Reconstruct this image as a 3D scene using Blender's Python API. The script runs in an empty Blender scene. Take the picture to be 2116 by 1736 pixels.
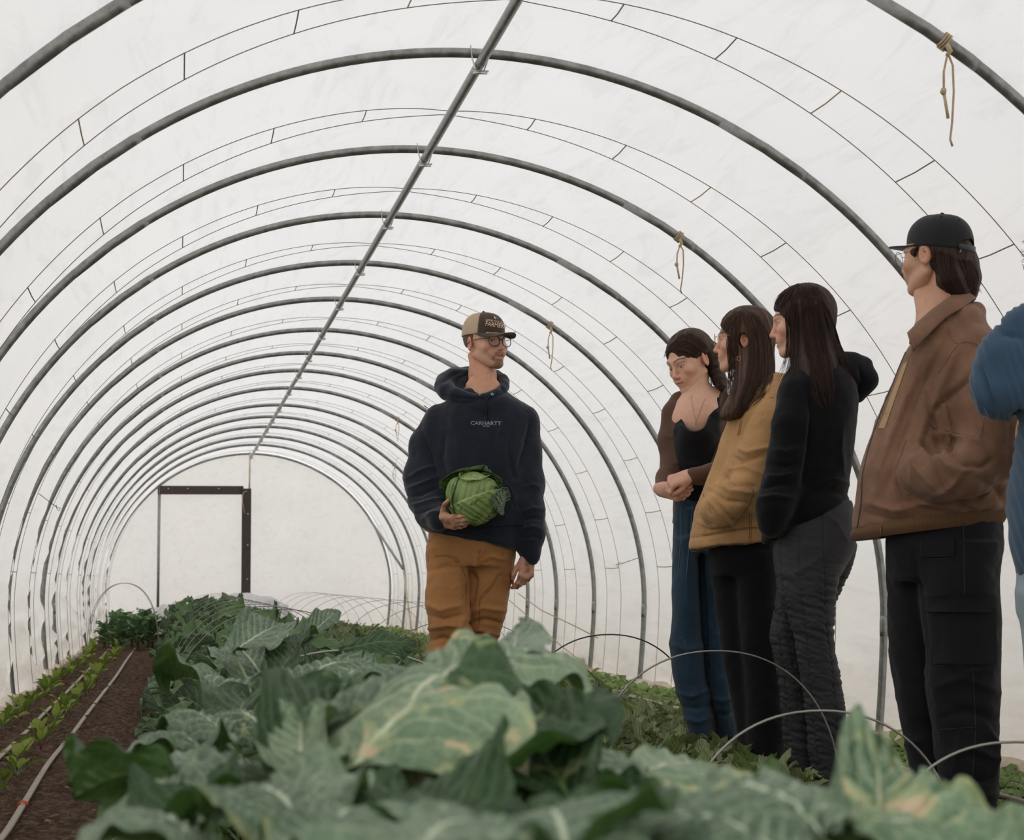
import bpy, math, random
import numpy as np
from mathutils import Vector, Matrix

sc = bpy.context.scene
COL = sc.collection
rad = math.radians
PI = math.pi

# ------------------------------------------------------------------ camera
EYE = 0.73
F_PX, YAW, PITCH, ROLL = 3287.33, 0.205909, 0.098293, -0.0087844
_cy, _sy = math.cos(YAW), math.sin(YAW)
CF = np.array([_sy*math.cos(PITCH), _cy*math.cos(PITCH), math.sin(PITCH)])
_r = np.array([_cy, -_sy, 0.0]); _u = np.cross(_r, CF)
CR = math.cos(ROLL)*_r + math.sin(ROLL)*_u
CU = -math.sin(ROLL)*_r + math.cos(ROLL)*_u
cam_d = bpy.data.cameras.new('camera')
cam_d.sensor_fit = 'HORIZONTAL'; cam_d.sensor_width = 36.0
cam_d.lens = F_PX/2116*36.0
cam_d.clip_start = 0.05; cam_d.clip_end = 300
cam_d.dof.use_dof = True
cam_d.dof.focus_distance = 6.2
cam_d.dof.aperture_fstop = 8.0
cam = bpy.data.objects.new('camera', cam_d); COL.objects.link(cam)
M = Matrix(((CR[0], CU[0], -CF[0], 0), (CR[1], CU[1], -CF[1], 0), (CR[2], CU[2], -CF[2], EYE), (0, 0, 0, 1)))
cam.matrix_world = M
sc.camera = cam

def ray(px, py):
    return CF + CR*(px-1058)/F_PX - CU*(py-868)/F_PX
def at(px, py, Y):
    v = ray(px, py); q = v*Y/v[1]; q[2] += EYE; return q
def gnd(px, py, z=0.0):
    v = ray(px, py); q = v*(z-EYE)/v[2]; q[2] += EYE; return q

# ------------------------------------------------------------------ world, light, exposure
w = bpy.data.worlds.new('overcast'); sc.world = w; w.use_nodes = True
nt = w.node_tree; nt.nodes.clear()
wo = nt.nodes.new('ShaderNodeOutputWorld'); bg = nt.nodes.new('ShaderNodeBackground')
tc = nt.nodes.new('ShaderNodeTexCoord'); sx = nt.nodes.new('ShaderNodeSeparateXYZ')
cr = nt.nodes.new('ShaderNodeValToRGB')
mr = nt.nodes.new('ShaderNodeMapRange'); mr.inputs['From Min'].default_value = -1; mr.inputs['From Max'].default_value = 1
nt.links.new(tc.outputs['Generated'], sx.inputs[0]); nt.links.new(sx.outputs['Z'], mr.inputs['Value'])
nt.links.new(mr.outputs[0], cr.inputs[0]); nt.links.new(cr.outputs[0], bg.inputs['Color']); nt.links.new(bg.outputs[0], wo.inputs[0])
e = cr.color_ramp.elements
e[0].position = 0.45; e[0].color = (0.52, 0.50, 0.48, 1)
e[1].position = 0.52; e[1].color = (1.0, 0.99, 0.975, 1)
x = cr.color_ramp.elements.new(1.0); x.color = (0.84, 0.835, 0.83, 1)
bg.inputs['Strength'].default_value = 1.30
sun_d = bpy.data.lights.new('sun', 'SUN'); sun_d.energy = 0.22; sun_d.angle = rad(30); sun_d.color = (1.0, 0.95, 0.89)
sun = bpy.data.objects.new('sun', sun_d); COL.objects.link(sun); sun.rotation_euler = (rad(30), rad(-28), 0)
sc.view_settings.view_transform = 'Standard'; sc.view_settings.look = 'None'
sc.view_settings.exposure = 0.0; sc.view_settings.gamma = 1.0; sc.view_settings.use_curve_mapping = False
sc.cycles.max_bounces = 7; sc.cycles.diffuse_bounces = 4; sc.cycles.glossy_bounces = 3
sc.cycles.transmission_bounces = 4; sc.cycles.transparent_max_bounces = 8
sc.cycles.caustics_reflective = False; sc.cycles.caustics_refractive = False

# ------------------------------------------------------------------ object helpers
def link(o, parent=None):
    COL.objects.link(o)
    if parent is not None: o.parent = parent
    return o
def tag(o, label=None, cat=None, group=None, kind=None):
    if label: o['label'] = label
    if cat: o['category'] = cat
    if group: o['group'] = group
    if kind: o['kind'] = kind
    return o
def empty(name, loc=(0, 0, 0), rz=0, parent=None):
    o = bpy.data.objects.new(name, None); o.empty_display_size = 0.1
    o.location = loc; o.rotation_euler = (0, 0, rz)
    return link(o, parent)
def mesh(name, V, Fc, mats, parent=None, smooth=True, uv=None, col=None, mi=None, attrs=None):
    me = bpy.data.meshes.new(name)
    V = np.asarray(V, dtype=np.float32).reshape(-1, 3)
    if isinstance(Fc, np.ndarray) and Fc.ndim == 2:
        n = Fc.shape[1]; nf = len(Fc)
        me.vertices.add(len(V)); me.vertices.foreach_set('co', V.ravel())
        me.loops.add(nf*n); me.loops.foreach_set('vertex_index', Fc.astype(np.int32).ravel())
        me.polygons.add(nf); me.polygons.foreach_set('loop_start', np.arange(0, nf*n, n, dtype=np.int32))
        me.update(calc_edges=True)
    else:
        me.from_pydata(V.tolist(), [], [list(map(int, f)) for f in Fc])
    if not isinstance(mats, (list, tuple)): mats = [mats]
    for m in mats: me.materials.append(m)
    if mi is not None: me.polygons.foreach_set('material_index', np.asarray(mi, dtype=np.int32))
    me.polygons.foreach_set('use_smooth', np.full(len(me.polygons), smooth))
    li = np.empty(len(me.loops), dtype=np.int32); me.loops.foreach_get('vertex_index', li)
    if uv is not None:
        ul = me.uv_layers.new(name='UVMap'); ul.data.foreach_set('uv', np.asarray(uv, dtype=np.float32)[li].ravel())
    if col is not None:
        ca = me.color_attributes.new('Col', 'FLOAT_COLOR', 'POINT')
        c = np.ones((len(V), 4), dtype=np.float32); c[:, :3] = col; ca.data.foreach_set('color', c.ravel())
    me.validate(); me.update()
    o = bpy.data.objects.new(name, me)
    return link(o, parent)
def dup(o, parent=None):
    c = o.copy(); COL.objects.link(c)
    if parent is not None: c.parent = parent
    for ch in o.children: dup(ch, c)
    return c

class MB:
    """collects vertices, faces and uvs of one mesh"""
    def __init__(s): s.V = []; s.F = []; s.U = []; s.n = 0
    def add(s, V, F, U=None):
        V = np.asarray(V, float).reshape(-1, 3)
        s.V.append(V); s.U.append(np.zeros((len(V), 2)) if U is None else np.asarray(U, float))
        s.F += [tuple(int(i)+s.n for i in f) for f in F]; s.n += len(V)
    def grid(s, P, U=None, closed=False):
        a, b = P.shape[:2]; F = []
        for i in range(a-1):
            for j in range(b-1 + (1 if closed else 0)):
                j2 = (j+1) % b
                F.append((i*b+j, i*b+j2, (i+1)*b+j2, (i+1)*b+j))
        s.add(P.reshape(-1, 3), F, None if U is None else U.reshape(-1, 2))
    def tube(s, pts, r, n=8, caps=True, flat=None):
        pts = np.asarray(pts, float); m = len(pts)
        r = np.full(m, r) if np.isscalar(r) else np.asarray(r, float)
        T = np.gradient(pts, axis=0); T /= np.linalg.norm(T, axis=1)[:, None]+1e-12
        up = np.array([0, 0, 1.0]) if abs(T[0, 2]) < 0.9 else np.array([1.0, 0, 0])
        P = np.empty((m, n, 3)); A = np.cross(T[0], up); A /= np.linalg.norm(A)
        a = np.arange(n)*2*PI/n
        for i in range(m):
            A = A - T[i]*(A@T[i]); A /= np.linalg.norm(A)+1e-12; B = np.cross(T[i], A)
            f = 1.0 if flat is None else flat
            P[i] = pts[i]+r[i]*(np.cos(a)[:, None]*A+f*np.sin(a)[:, None]*B)
        n0 = s.n
        L = np.concatenate([[0], np.cumsum(np.linalg.norm(np.diff(pts, axis=0), axis=1))])
        U = np.stack(np.meshgrid(L, a/(2*PI), indexing='ij'), -1)
        s.grid(P, U, closed=True)
        if caps:
            s.F.append(tuple(n0+i for i in range(n))[::-1]); s.F.append(tuple(n0+(m-1)*n+i for i in range(n)))
    def box(s, c, d, rot=None):
        c = np.asarray(c, float); d = np.asarray(d, float)/2
        V = np.array([[x, y, z] for x in (-1, 1) for y in (-1, 1) for z in (-1, 1)])*d
        if rot is not None: V = V@np.asarray(rot).T
        s.add(V+c, [(0, 1, 3, 2), (4, 6, 7, 5), (0, 4, 5, 1), (2, 3, 7, 6), (0, 2, 6, 4), (1, 5, 7, 3)])
    def build(s, name, mat, parent=None, smooth=True):
        return mesh(name, np.concatenate(s.V), s.F, mat, parent, smooth, uv=np.concatenate(s.U))

# ------------------------------------------------------------------ materials
def srgb(r, g, b):
    f = lambda c: (c/255/12.92) if c/255 <= 0.04045 else ((c/255+0.055)/1.055)**2.4
    return (f(r), f(g), f(b), 1)
class NT:
    def __init__(s, name):
        s.m = bpy.data.materials.new(name); s.m.use_nodes = True; s.t = s.m.node_tree; s.t.nodes.clear()
        s.out = s.n('OutputMaterial')
    def n(s, t, **kw):
        nd = s.t.nodes.new('ShaderNode'+t)
        for k, v in kw.items(): setattr(nd, k, v)
        return nd
    def l(s, a, b): s.t.links.new(a, b)
    def val(s, nd, **kw):
        for k, v in kw.items():
            nd.inputs[k.replace('_', ' ')].default_value = v
        return nd
    def math(s, op, a, b=None, c=None):
        nd = s.n('Math', operation=op)
        for i, v in enumerate((a, b, c)):
            if v is None: continue
            if isinstance(v, (int, float)): nd.inputs[i].default_value = v
            else: s.l(v, nd.inputs[i])
        return nd.outputs[0]
    def ramp(s, fac, pts):
        nd = s.n('ValToRGB'); el = nd.color_ramp.elements
        while len(el) < len(pts): el.new(0.5)
        for q, (p, c) in zip(el, pts):
            q.position = p; q.color = c if isinstance(c, tuple) else (c, c, c, 1)
        s.l(fac, nd.inputs[0]); return nd.outputs[0]
    def mix(s, fac, a, b, mode='MIX'):
        nd = s.n('Mix', data_type='RGBA', blend_type=mode)
        for i, v in ((0, fac), (6, a), (7, b)):
            if isinstance(v, (int, float)): nd.inputs[i].default_value = v
            elif isinstance(v, tuple): nd.inputs[i].default_value = v
            else: s.l(v, nd.inputs[i])
        return nd.outputs[2]
    def noise(s, scale, detail=3, rough=0.55, coord='Object', stretch=None, dist=0.0, vec=None):
        if vec is None:
            tcn = s.n('TexCoord'); vec = tcn.outputs[coord]
        if stretch is not None:
            mp = s.n('Mapping'); mp.inputs['Scale'].default_value = stretch; s.l(vec, mp.inputs[0]); vec = mp.outputs[0]
        nd = s.n('TexNoise'); s.val(nd, Scale=scale, Detail=detail, Roughness=rough, Distortion=dist); s.l(vec, nd.inputs['Vector'])
        return nd.outputs['Fac']
def fabric(name, c, rough=0.85, var=0.18, weave=900, bump=0.25, wr=(6, 0.0), sheen=0.15, spec=0.2, stretch=None, dirt=None):
    s = NT(name); b = s.n('BsdfPrincipled'); s.l(b.outputs[0], s.out.inputs[0])
    n1 = s.noise(9, 4, 0.6); d = tuple(v*(1-var) for v in c[:3])+(1,); u = tuple(min(1, v*(1+var)) for v in c[:3])+(1,)
    colr = s.ramp(n1, [(0.3, d), (0.7, u)])
    if dirt:
        n3 = s.noise(14, 5, 0.7); colr = s.mix(s.ramp(n3, [(0.56, 0.0), (0.75, 0.6)]), colr, dirt)
    s.l(colr, b.inputs['Base Color'])
    s.val(b, Roughness=rough); b.inputs['Sheen Weight'].default_value = sheen; b.inputs['Specular IOR Level'].default_value = spec
    n2 = s.noise(weave, 1, 0.5, stretch=stretch)
    n4 = s.noise(wr[0], 4, 0.6, dist=0.6)
    bp = s.n('Bump'); s.val(bp, Strength=bump, Distance=0.0006); s.l(n2, bp.inputs['Height'])
    bp2 = s.n('Bump'); s.val(bp2, Strength=min(1.0, wr[1]*20), Distance=0.006); s.l(n4, bp2.inputs['Height']); s.l(bp.outputs[0], bp2.inputs['Normal'])
    s.l(bp2.outputs[0], b.inputs['Normal'])
    return s.m
def plain(name, c, rough=0.6, metal=0.0, spec=0.5, bscale=0, bstr=0.2, var=0.0, vscale=20):
    s = NT(name); b = s.n('BsdfPrincipled'); s.l(b.outputs[0], s.out.inputs[0])
    s.val(b, Roughness=rough, Metallic=metal); b.inputs['Specular IOR Level'].default_value = spec
    if var:
        n1 = s.noise(vscale, 4, 0.6)
        s.l(s.ramp(n1, [(0.3, tuple(v*(1-var) for v in c[:3])+(1,)), (0.7, tuple(min(1, v*(1+var)) for v in c[:3])+(1,))]), b.inputs['Base Color'])
    else: b.inputs['Base Color'].default_value = c
    if bscale:
        n2 = s.noise(bscale, 3); bp = s.n('Bump'); s.val(bp, Strength=bstr, Distance=0.002); s.l(n2, bp.inputs['Height']); s.l(bp.outputs[0], b.inputs['Normal'])
    return s.m

def film_mat(name, warm=1.0, trans=0.72):
    s = NT(name)
    di = s.n('BsdfDiffuse'); tr = s.n('BsdfTranslucent'); gl = s.n('BsdfGlossy'); s.val(gl, Roughness=0.35)
    geo = s.n('NewGeometry'); sp = s.n('SeparateXYZ'); s.l(geo.outputs['Position'], sp.inputs[0])
    n1 = s.noise(1.1, 5, 0.6); n2 = s.noise(7, 6, 0.7, stretch=(1, 0.16, 1), dist=1.6)
    base = s.ramp(n1, [(0.3, (0.90, 0.895, 0.905, 1)), (0.7, (0.94, 0.93, 0.932, 1))])
    smear = s.ramp(n2, [(0.50, 0.0), (0.66, 0.55)])
    base = s.mix(smear, base, (0.80, 0.795, 0.80, 1))
    # splashed soil and algae film near the ground
    low = s.math('MULTIPLY', s.ramp(s.math('MULTIPLY', sp.outputs['Z'], 1.0), [(0.0, 1.0), (0.35, 0.35), (0.9, 0.0)]), s.ramp(s.noise(5, 5, 0.7, stretch=(1, 0.5, 2.5)), [(0.35, 0.25), (0.7, 1.0)]))
    base = s.mix(s.math('MULTIPLY', low, 0.75*warm), base, (0.66, 0.56, 0.44, 1))
    for nd in (di, tr): s.l(base, nd.inputs['Color'])
    bp = s.n('Bump'); s.val(bp, Strength=0.35, Distance=0.02)
    n3 = s.noise(3.0, 5, 0.6, stretch=(1, 0.6, 1.6), dist=1.5); s.l(n3, bp.inputs['Height'])
    s.l(bp.outputs[0], di.inputs['Normal']); s.l(bp.outputs[0], gl.inputs['Normal'])
    m1 = s.n('MixShader'); m1.inputs[0].default_value = trans; s.l(di.outputs[0], m1.inputs[1]); s.l(tr.outputs[0], m1.inputs[2])
    m2 = s.n('MixShader'); m2.inputs[0].default_value = 0.05; s.l(m1.outputs[0], m2.inputs[1]); s.l(gl.outputs[0], m2.inputs[2])
    s.l(m2.outputs[0], s.out.inputs[0])
    return s.m

def leaf_mat(name, top, alt, vein, under, spots=0.0, nveins=8.0, veinw=0.045, rough=0.5, transl=0.25, edge=None, tint=None, purple=None):
    s = NT(name)
    b = s.n('BsdfPrincipled'); tr = s.n('BsdfTranslucent')
    uvn = s.n('UVMap'); sp = s.n('SeparateXYZ'); s.l(uvn.outputs[0], sp.inputs[0])
    S_ = sp.outputs['X']; T_ = s.math('MULTIPLY', s.math('SUBTRACT', sp.outputs['Y'], 0.5), 2.0); aT = s.math('ABSOLUTE', T_)
    n0 = s.noise(7, 4, 0.6); n1 = s.noise(26, 4, 0.65)
    base = s.mix(s.ramp(n0, [(0.35, 0.0), (0.65, 1.0)]), top, alt)
    oi = s.n('ObjectInfo')
    if tint is not None: base = s.mix(s.math('MULTIPLY', oi.outputs['Random'], 0.7), base, tint)
    if edge is not None:
        base = s.mix(s.math('MULTIPLY', s.ramp(aT, [(0.75, 0.0), (1.0, 1.0)]), s.ramp(n0, [(0.56, 0.0), (0.68, 0.8)])), base, edge)
    mid = s.math('LESS_THAN', aT, s.math('MULTIPLY_ADD', S_, -veinw*0.8, veinw*1.05))
    fr = s.math('FRACT', s.math('MULTIPLY', s.math('SUBTRACT', S_, s.math('MULTIPLY', aT, 0.33)), nveins))
    fd = s.math('ABSOLUTE', s.math('SUBTRACT', fr, 0.5))
    side = s.math('MULTIPLY', s.ramp(fd, [(0.0, 1.0), (0.10, 0.0)]), s.ramp(aT, [(0.5, 0.85), (0.95, 0.1)]))
    base = s.mix(s.math('MULTIPLY', side, 0.55), base, vein)
    # fine net of veins
    vo = s.n('TexVoronoi', feature='DISTANCE_TO_EDGE'); s.val(vo, Scale=55.0); tcn = s.n('TexCoord'); s.l(tcn.outputs['Object'], vo.inputs['Vector'])
    base = s.mix(s.ramp(vo.outputs['Distance'], [(0.0, 0.22), (0.09, 0.0)]), base, vein)
    base = s.mix(mid, base, vein)
    if spots:
        n5 = s.noise(26.0, 3, 0.5, dist=0.8); n6 = s.noise(5.0, 2, 0.5); n5 = s.math('ADD', s.math('MULTIPLY', n5, 0.62), s.math('MULTIPLY', n6, 0.38)); yl = s.ramp(n5, [(0.63-spots*0.07, 0.0), (0.70-spots*0.07, 0.75)]); base = s.mix(yl, base, srgb(176, 184, 132))
        tn = s.ramp(n5, [(0.69-spots*0.07, 0.0), (0.73-spots*0.07, 0.9)]); base = s.mix(tn, base, srgb(214, 188, 156))
    geo = s.n('NewGeometry')
    fin = s.mix(s.math('MULTIPLY', geo.outputs['Backfacing'], s.math('SUBTRACT', 1.0, s.math('MULTIPLY', mid, 0.7))), base, under)
    if purple is not None: fin = s.mix(s.math('MULTIPLY', s.ramp(s.noise(9, 2), [(0.56, 0.0), (0.70, 0.7)]), 1.0), fin, purple)
    s.l(fin, b.inputs['Base Color']); s.l(fin, tr.inputs['Color'])
    s.val(b, Roughness=rough); b.inputs['Specular IOR Level'].default_value = 0.5
    hgt = s.math('ADD', s.math('MULTIPLY', n1, 0.5), s.math('MULTIPLY', fd, 1.2)); hgt = s.math('SUBTRACT', hgt, s.math('MULTIPLY', mid, 0.6))
    bp = s.n('Bump'); s.val(bp, Strength=0.8, Distance=0.008); s.l(hgt, bp.inputs['Height']); s.l(bp.outputs[0], b.inputs['Normal'])
    mx = s.n('MixShader'); mx.inputs[0].default_value = transl; s.l(b.outputs[0], mx.inputs[1]); s.l(tr.outputs[0], mx.inputs[2])
    s.l(mx.outputs[0], s.out.inputs[0])
    return s.m

MT = {}
MT['film'] = film_mat('greenhouse_film')
MT['film_end'] = film_mat('end_wall_film', 0.6, 0.80)
def steel_mat():
    s = NT('galvanised_steel'); b = s.n('BsdfPrincipled'); s.l(b.outputs[0], s.out.inputs[0])
    n = s.noise(30, 4, 0.6); n2 = s.noise(3, 4, 0.7)
    c = s.ramp(n, [(0.3, srgb(122, 125, 123)), (0.7, srgb(166, 166, 162))])
    c = s.mix(s.ramp(n2, [(0.62, 0.0), (0.72, 0.35)]), c, srgb(120, 104, 90))
    s.l(c, b.inputs['Base Color']); s.val(b, Roughness=0.42, Metallic=0.75)
    s.l(s.ramp(n, [(0.3, 0.33), (0.7, 0.5)]), b.inputs['Roughness'])
    return s.m
MT['steel'] = steel_mat()
MT['strap'] = plain('bright_strap_steel', srgb(205, 203, 198), 0.35, 0.8)
MT['wire'] = plain('hoop_wire', srgb(150, 148, 142), 0.4, 0.7, var=0.15, vscale=8)
MT['wire_dark'] = plain('dark_hoop_wire', srgb(84, 82, 80), 0.45, 0.6)
MT['rope'] = plain('grey_cord', srgb(138, 128, 118), 0.8, bscale=300)
MT['twine'] = plain('tan_twine', srgb(186, 165, 132), 0.85, bscale=500, bstr=0.5, var=0.2, vscale=60)
MT['timber'] = plain('dark_board', srgb(66, 55, 50), 0.7, bscale=40, var=0.15)
MT['hose'] = plain('drip_tape', srgb(150, 138, 126), 0.55, bscale=60, var=0.15, vscale=30)
MT['orange'] = plain('orange_tie', srgb(214, 84, 44), 0.6)
MT['rowcover'] = film_mat('row_cover_fabric', 0.3, 0.35)
MT['flap'] = plain('dirty_film_edge', srgb(206, 190, 168), 0.6, var=0.2, vscale=7, bscale=20, bstr=0.6)
def soil_mat():
    s = NT('garden_soil'); b = s.n('BsdfPrincipled'); s.l(b.outputs[0], s.out.inputs[0])
    n = s.noise(35, 6, 0.7); n2 = s.noise(3, 4, 0.6); n3 = s.noise(140, 3, 0.6)
    c = s.ramp(n, [(0.3, srgb(48, 37, 31)), (0.50, srgb(98, 78, 64)), (0.72, srgb(158, 132, 112))])
    c = s.mix(s.ramp(n2, [(0.4, 0.0), (0.7, 0.30)]), c, srgb(112, 86, 68))
    ch = s.noise(24, 2, 0.3); c = s.mix(s.ramp(ch, [(0.735, 0.0), (0.75, 0.8)]), c, srgb(186, 152, 122))
    s.l(c, b.inputs['Base Color']); s.val(b, Roughness=0.95); b.inputs['Specular IOR Level'].default_value = 0.15
    bp = s.n('Bump'); s.val(bp, Strength=1.0, Distance=0.03); s.l(s.math('ADD', n, s.math('MULTIPLY', n3, 0.4)), bp.inputs['Height']); s.l(bp.outputs[0], b.inputs['Normal'])
    return s.m
MT['soil'] = soil_mat()
MT['dry'] = plain('dry_grass_ground', srgb(176, 168, 146), 0.95, var=0.2, vscale=3)
BR = dict(transl=0.12, top=srgb(134, 152, 126), alt=srgb(84, 110, 86), vein=srgb(200, 212, 180), under=srgb(78, 108, 56))
MT['kale'] = leaf_mat('brassica_leaf', spots=0.35, tint=srgb(64, 96, 66), edge=srgb(150, 150, 70), **BR)
MT['kale_dark'] = leaf_mat('brassica_leaf_green', srgb(58, 88, 52), srgb(48, 76, 44), srgb(120, 146, 96), srgb(70, 104, 48), spots=0.2)
MT['kale_spot'] = leaf_mat('brassica_leaf_spotted', srgb(138, 160, 126), srgb(98, 128, 96), srgb(206, 212, 176), srgb(84, 108, 60), transl=0.12, spots=1.15, edge=srgb(158, 166, 104))
MT['stalk'] = plain('pale_green_stalk', srgb(108, 132, 88), 0.5, var=0.15)
MT['spinach'] = leaf_mat('young_leaf', srgb(172, 196, 122), srgb(140, 170, 94), srgb(150, 168, 118), srgb(160, 182, 116), nveins=5, tint=srgb(178, 196, 140), transl=0.3)
MT['beet'] = leaf_mat('beet_leaf', srgb(140, 166, 92), srgb(112, 140, 76), srgb(96, 50, 50), srgb(138, 150, 104), nveins=6, veinw=0.04, tint=srgb(134, 140, 104), purple=srgb(84, 58, 56), rough=0.4)
MT['seedling'] = leaf_mat('seedling_leaf', srgb(120, 150, 54), srgb(100, 134, 48), srgb(160, 170, 90), srgb(150, 168, 70), nveins=5, tint=srgb(104, 110, 50), transl=0.35)
MT['red_stem'] = plain('red_stem', srgb(120, 48, 50), 0.5)
MT['potato'] = leaf_mat('bushy_leaf', srgb(108, 142, 98), srgb(88, 122, 80), srgb(140, 166, 116), srgb(104, 136, 84), nveins=5)
MT['cab_out'] = leaf_mat('cabbage_leaf', srgb(150, 176, 104), srgb(126, 156, 84), srgb(196, 210, 150), srgb(120, 150, 80), nveins=9, veinw=0.05, transl=0.2)
MT['cab_in'] = leaf_mat('pale_cabbage_leaf', srgb(192, 208, 146), srgb(178, 198, 128), srgb(216, 226, 180), srgb(180, 200, 130), nveins=9, transl=0.25)
MT['cab_dark'] = leaf_mat('outer_cabbage_leaf', srgb(84, 116, 62), srgb(70, 100, 54), srgb(140, 166, 108), srgb(90, 120, 66), nveins=9, transl=0.2)

# ------------------------------------------------------------------ tunnel structure
H_, W_, Z1_, INN_, EX_, XC_ = 2.536, 2.024, 0.590, 0.0465, 1.016, 0.996
YS = [5.269, 6.532, 7.772, 9.009, 10.220, 11.526, 12.736, 13.840, 15.131, 16.639, 17.868, 19.060, 20.398, 21.662, 23.255]
YB = [4.005, 2.76, 1.52, 0.28]           # towards and behind the camera
def prof(off=0.0, n=96, nl=14):
    t = np.linspace(0, PI, n)
    X = (W_+off)*np.sign(np.cos(t))*np.abs(np.cos(t))**EX_; Z = Z1_+(H_+off-Z1_)*np.abs(np.sin(t))**EX_
    zl = np.linspace(-0.06, Z1_, nl)[:-1]; xl = W_+off-INN_*((Z1_-zl).clip(0)/Z1_)**1.5
    X = np.concatenate([xl, X, -xl[::-1]]); Z = np.concatenate([zl, Z, zl[::-1]])
    return X+XC_, Z
def vnoise(x, y, z, seed=0, octs=3):
    r = np.random.RandomState(seed); o = 0
    a = 1.0; f = 1.0
    for _ in range(octs):
        for _k in range(3):
            d = r.normal(size=3); d /= np.linalg.norm(d); ph = r.rand()*6.28
            o = o+a*np.sin(f*(d[0]*x+d[1]*y+d[2]*z)*6.28+ph+0.8*np.sin(f*3.1*(d[1]*x-d[0]*y+d[2]*z)+ph*2))/3
        a *= 0.5; f *= 2.03
    return o
def film():
    ally = sorted(YB+YS); X0, Z0 = prof(0.026, 150, 26); m = len(X0)
    dX = np.gradient(X0); dZ = np.gradient(Z0); L = np.hypot(dX, dZ); NX, NZ = dZ/L, -dX/L       # outward normal
    if NX[0] < 0: NX, NZ = -NX, -NZ
    rows = []; ys = []
    for a, b in zip(ally[:-1], ally[1:]):
        for k in range(12): rows.append(k/12); ys.append(a+(b-a)*k/12)
    rows.append(0); ys.append(ally[-1]); rows = np.array(rows); ys = np.array(ys)
    fr = rows[:, None]; Y = np.repeat(ys[:, None], m, 1); X = np.repeat(X0[None], len(ys), 0); Z = np.repeat(Z0[None], len(ys), 0)
    left = (X0 < XC_)[None]*1.0; hz = Z0[None]
    lowl = left*np.clip((2.2-hz)/1.2, 0, 1)
    bul = -0.020*np.sin(PI*fr)**0.6*(0.6+0.6*left+1.5*lowl)                                     # drawn in between the hoops by the cords
    pin = -0.012*np.exp(-((fr-0.40)/0.06)**2)-0.012*np.exp(-((fr-0.66)/0.06)**2)
    side = np.clip((1.5-hz)/1.3, 0, 1)
    wr = vnoise(X*0.3, Y*0.8, Z*3.2, 3, 3)*0.020*side*(0.75+left*1.15)*np.sin(PI*fr)**0.5
    wr = wr+np.sin(Z*30+2.5*np.sin(Y*3.1)+vnoise(X*.2, Y, Z, 5, 2)*3)*0.014*np.clip((1.3-hz)/0.9, 0, 1)*left*np.sin(PI*fr)**0.5
    top = vnoise(X*0.7, Y*1.6, Z*0.8, 8, 3)*0.004*np.sin(PI*fr)
    d = bul+pin+wr+top
    X = X+NX[None]*d; Z = Z+NZ[None]*d
    Z[:, 0] = -0.06; Z[:, -1] = -0.06
    P = np.stack([X, Y, Z], -1); mb = MB(); mb.grid(P)
    o = mb.build('ceiling', MT['film']); tag(o, kind='structure')
film()
def end_wall():
    yb = YS[-1]+0.03; X, Z = prof(0.02, 60, 8); bx = np.linspace(X[-1], X[0], 24)[1:]; X = np.concatenate([X, bx]); Z = np.concatenate([Z, bx*0-0.06]); n = len(X); c = np.array([XC_, 1.0])
    rr = np.linspace(1, 0, 14)[:, None]
    PX = c[0]+(X[None]-c[0])*rr; PZ = c[1]+(Z[None]-c[1])*rr
    PY = yb+0.012*vnoise(PX*1.2, PX*0+1, PZ*1.4, 11, 3)*(1-rr**6)+0.02*np.exp(-((PX-1.45)/0.5)**2)*np.sin(PZ*9+PX*2)*0.3
    mb = MB(); mb.grid(np.stack([PX, PY, PZ], -1)); tag(mb.build('wall_far', MT['film_end']), kind='structure')
end_wall()
def floor():
    xs = np.arange(-1.12, 3.16, 0.028); ys = np.concatenate([np.arange(-3.4, 3, 0.12), np.arange(3, 13, 0.03), np.arange(13, 23.3, 0.06)])
    X, Y = np.meshgrid(xs, ys)
    z = 0.018*vnoise(X*1.1, Y*1.1, X*0, 21, 4)+0.012*np.abs(vnoise(X*4.5, Y*4.5, X*0, 22, 3))
    z += np.random.RandomState(2).normal(size=X.shape)*0.0045+0.010*np.abs(vnoise(X*13, Y*13, X*0, 24, 2))
    z += 0.05*np.exp(-((X-0.4)/0.42)**4)                     # raised brassica bed
    z -= 0.03*np.exp(-((X-1.12)/0.16)**2)                     # trodden path
    z -= 0.03*np.exp(-((X-2.13)/0.10)**2)*(Y < 6.6)
    z -= 0.012*np.exp(-((X+0.60)/0.05)**2)
    mb = MB(); mb.grid(np.stack([X, Y, z-0.012], -1)); tag(mb.build('floor', MT['soil']), kind='structure')
    mb = MB(); g = 30.0
    xs = np.array([-g, -1.1]); 
    for xa, xb, ya, yb2 in ((-g, -1.06, -g, 60), (3.1, g, -g, 60), (-1.06, 3.1, 23.35, 60), (-1.06, 3.1, -g, -3.3)):
        mb.add([(xa, ya, -0.05), (xb, ya, -0.05), (xb, yb2, -0.05), (xa, yb2, -0.05)], [(0, 1, 2, 3)])
    tag(mb.build('outside_ground', MT['dry'], smooth=False), kind='structure')
floor()
ORD = ['nearest', 'second nearest', 'third nearest', 'fourth nearest', 'fifth nearest', 'sixth nearest', 'seventh nearest', 'eighth nearest']
def ordw(i, n):
    """the i-th of n things counted from the camera, in words"""
    if i < 8: return ORD[i]
    j = n-1-i
    return 'farthest' if j == 0 else ['', 'second', 'third', 'fourth', 'fifth', 'sixth', 'seventh', 'eighth', 'ninth', 'tenth'][j]+' from the end wall,'
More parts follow.
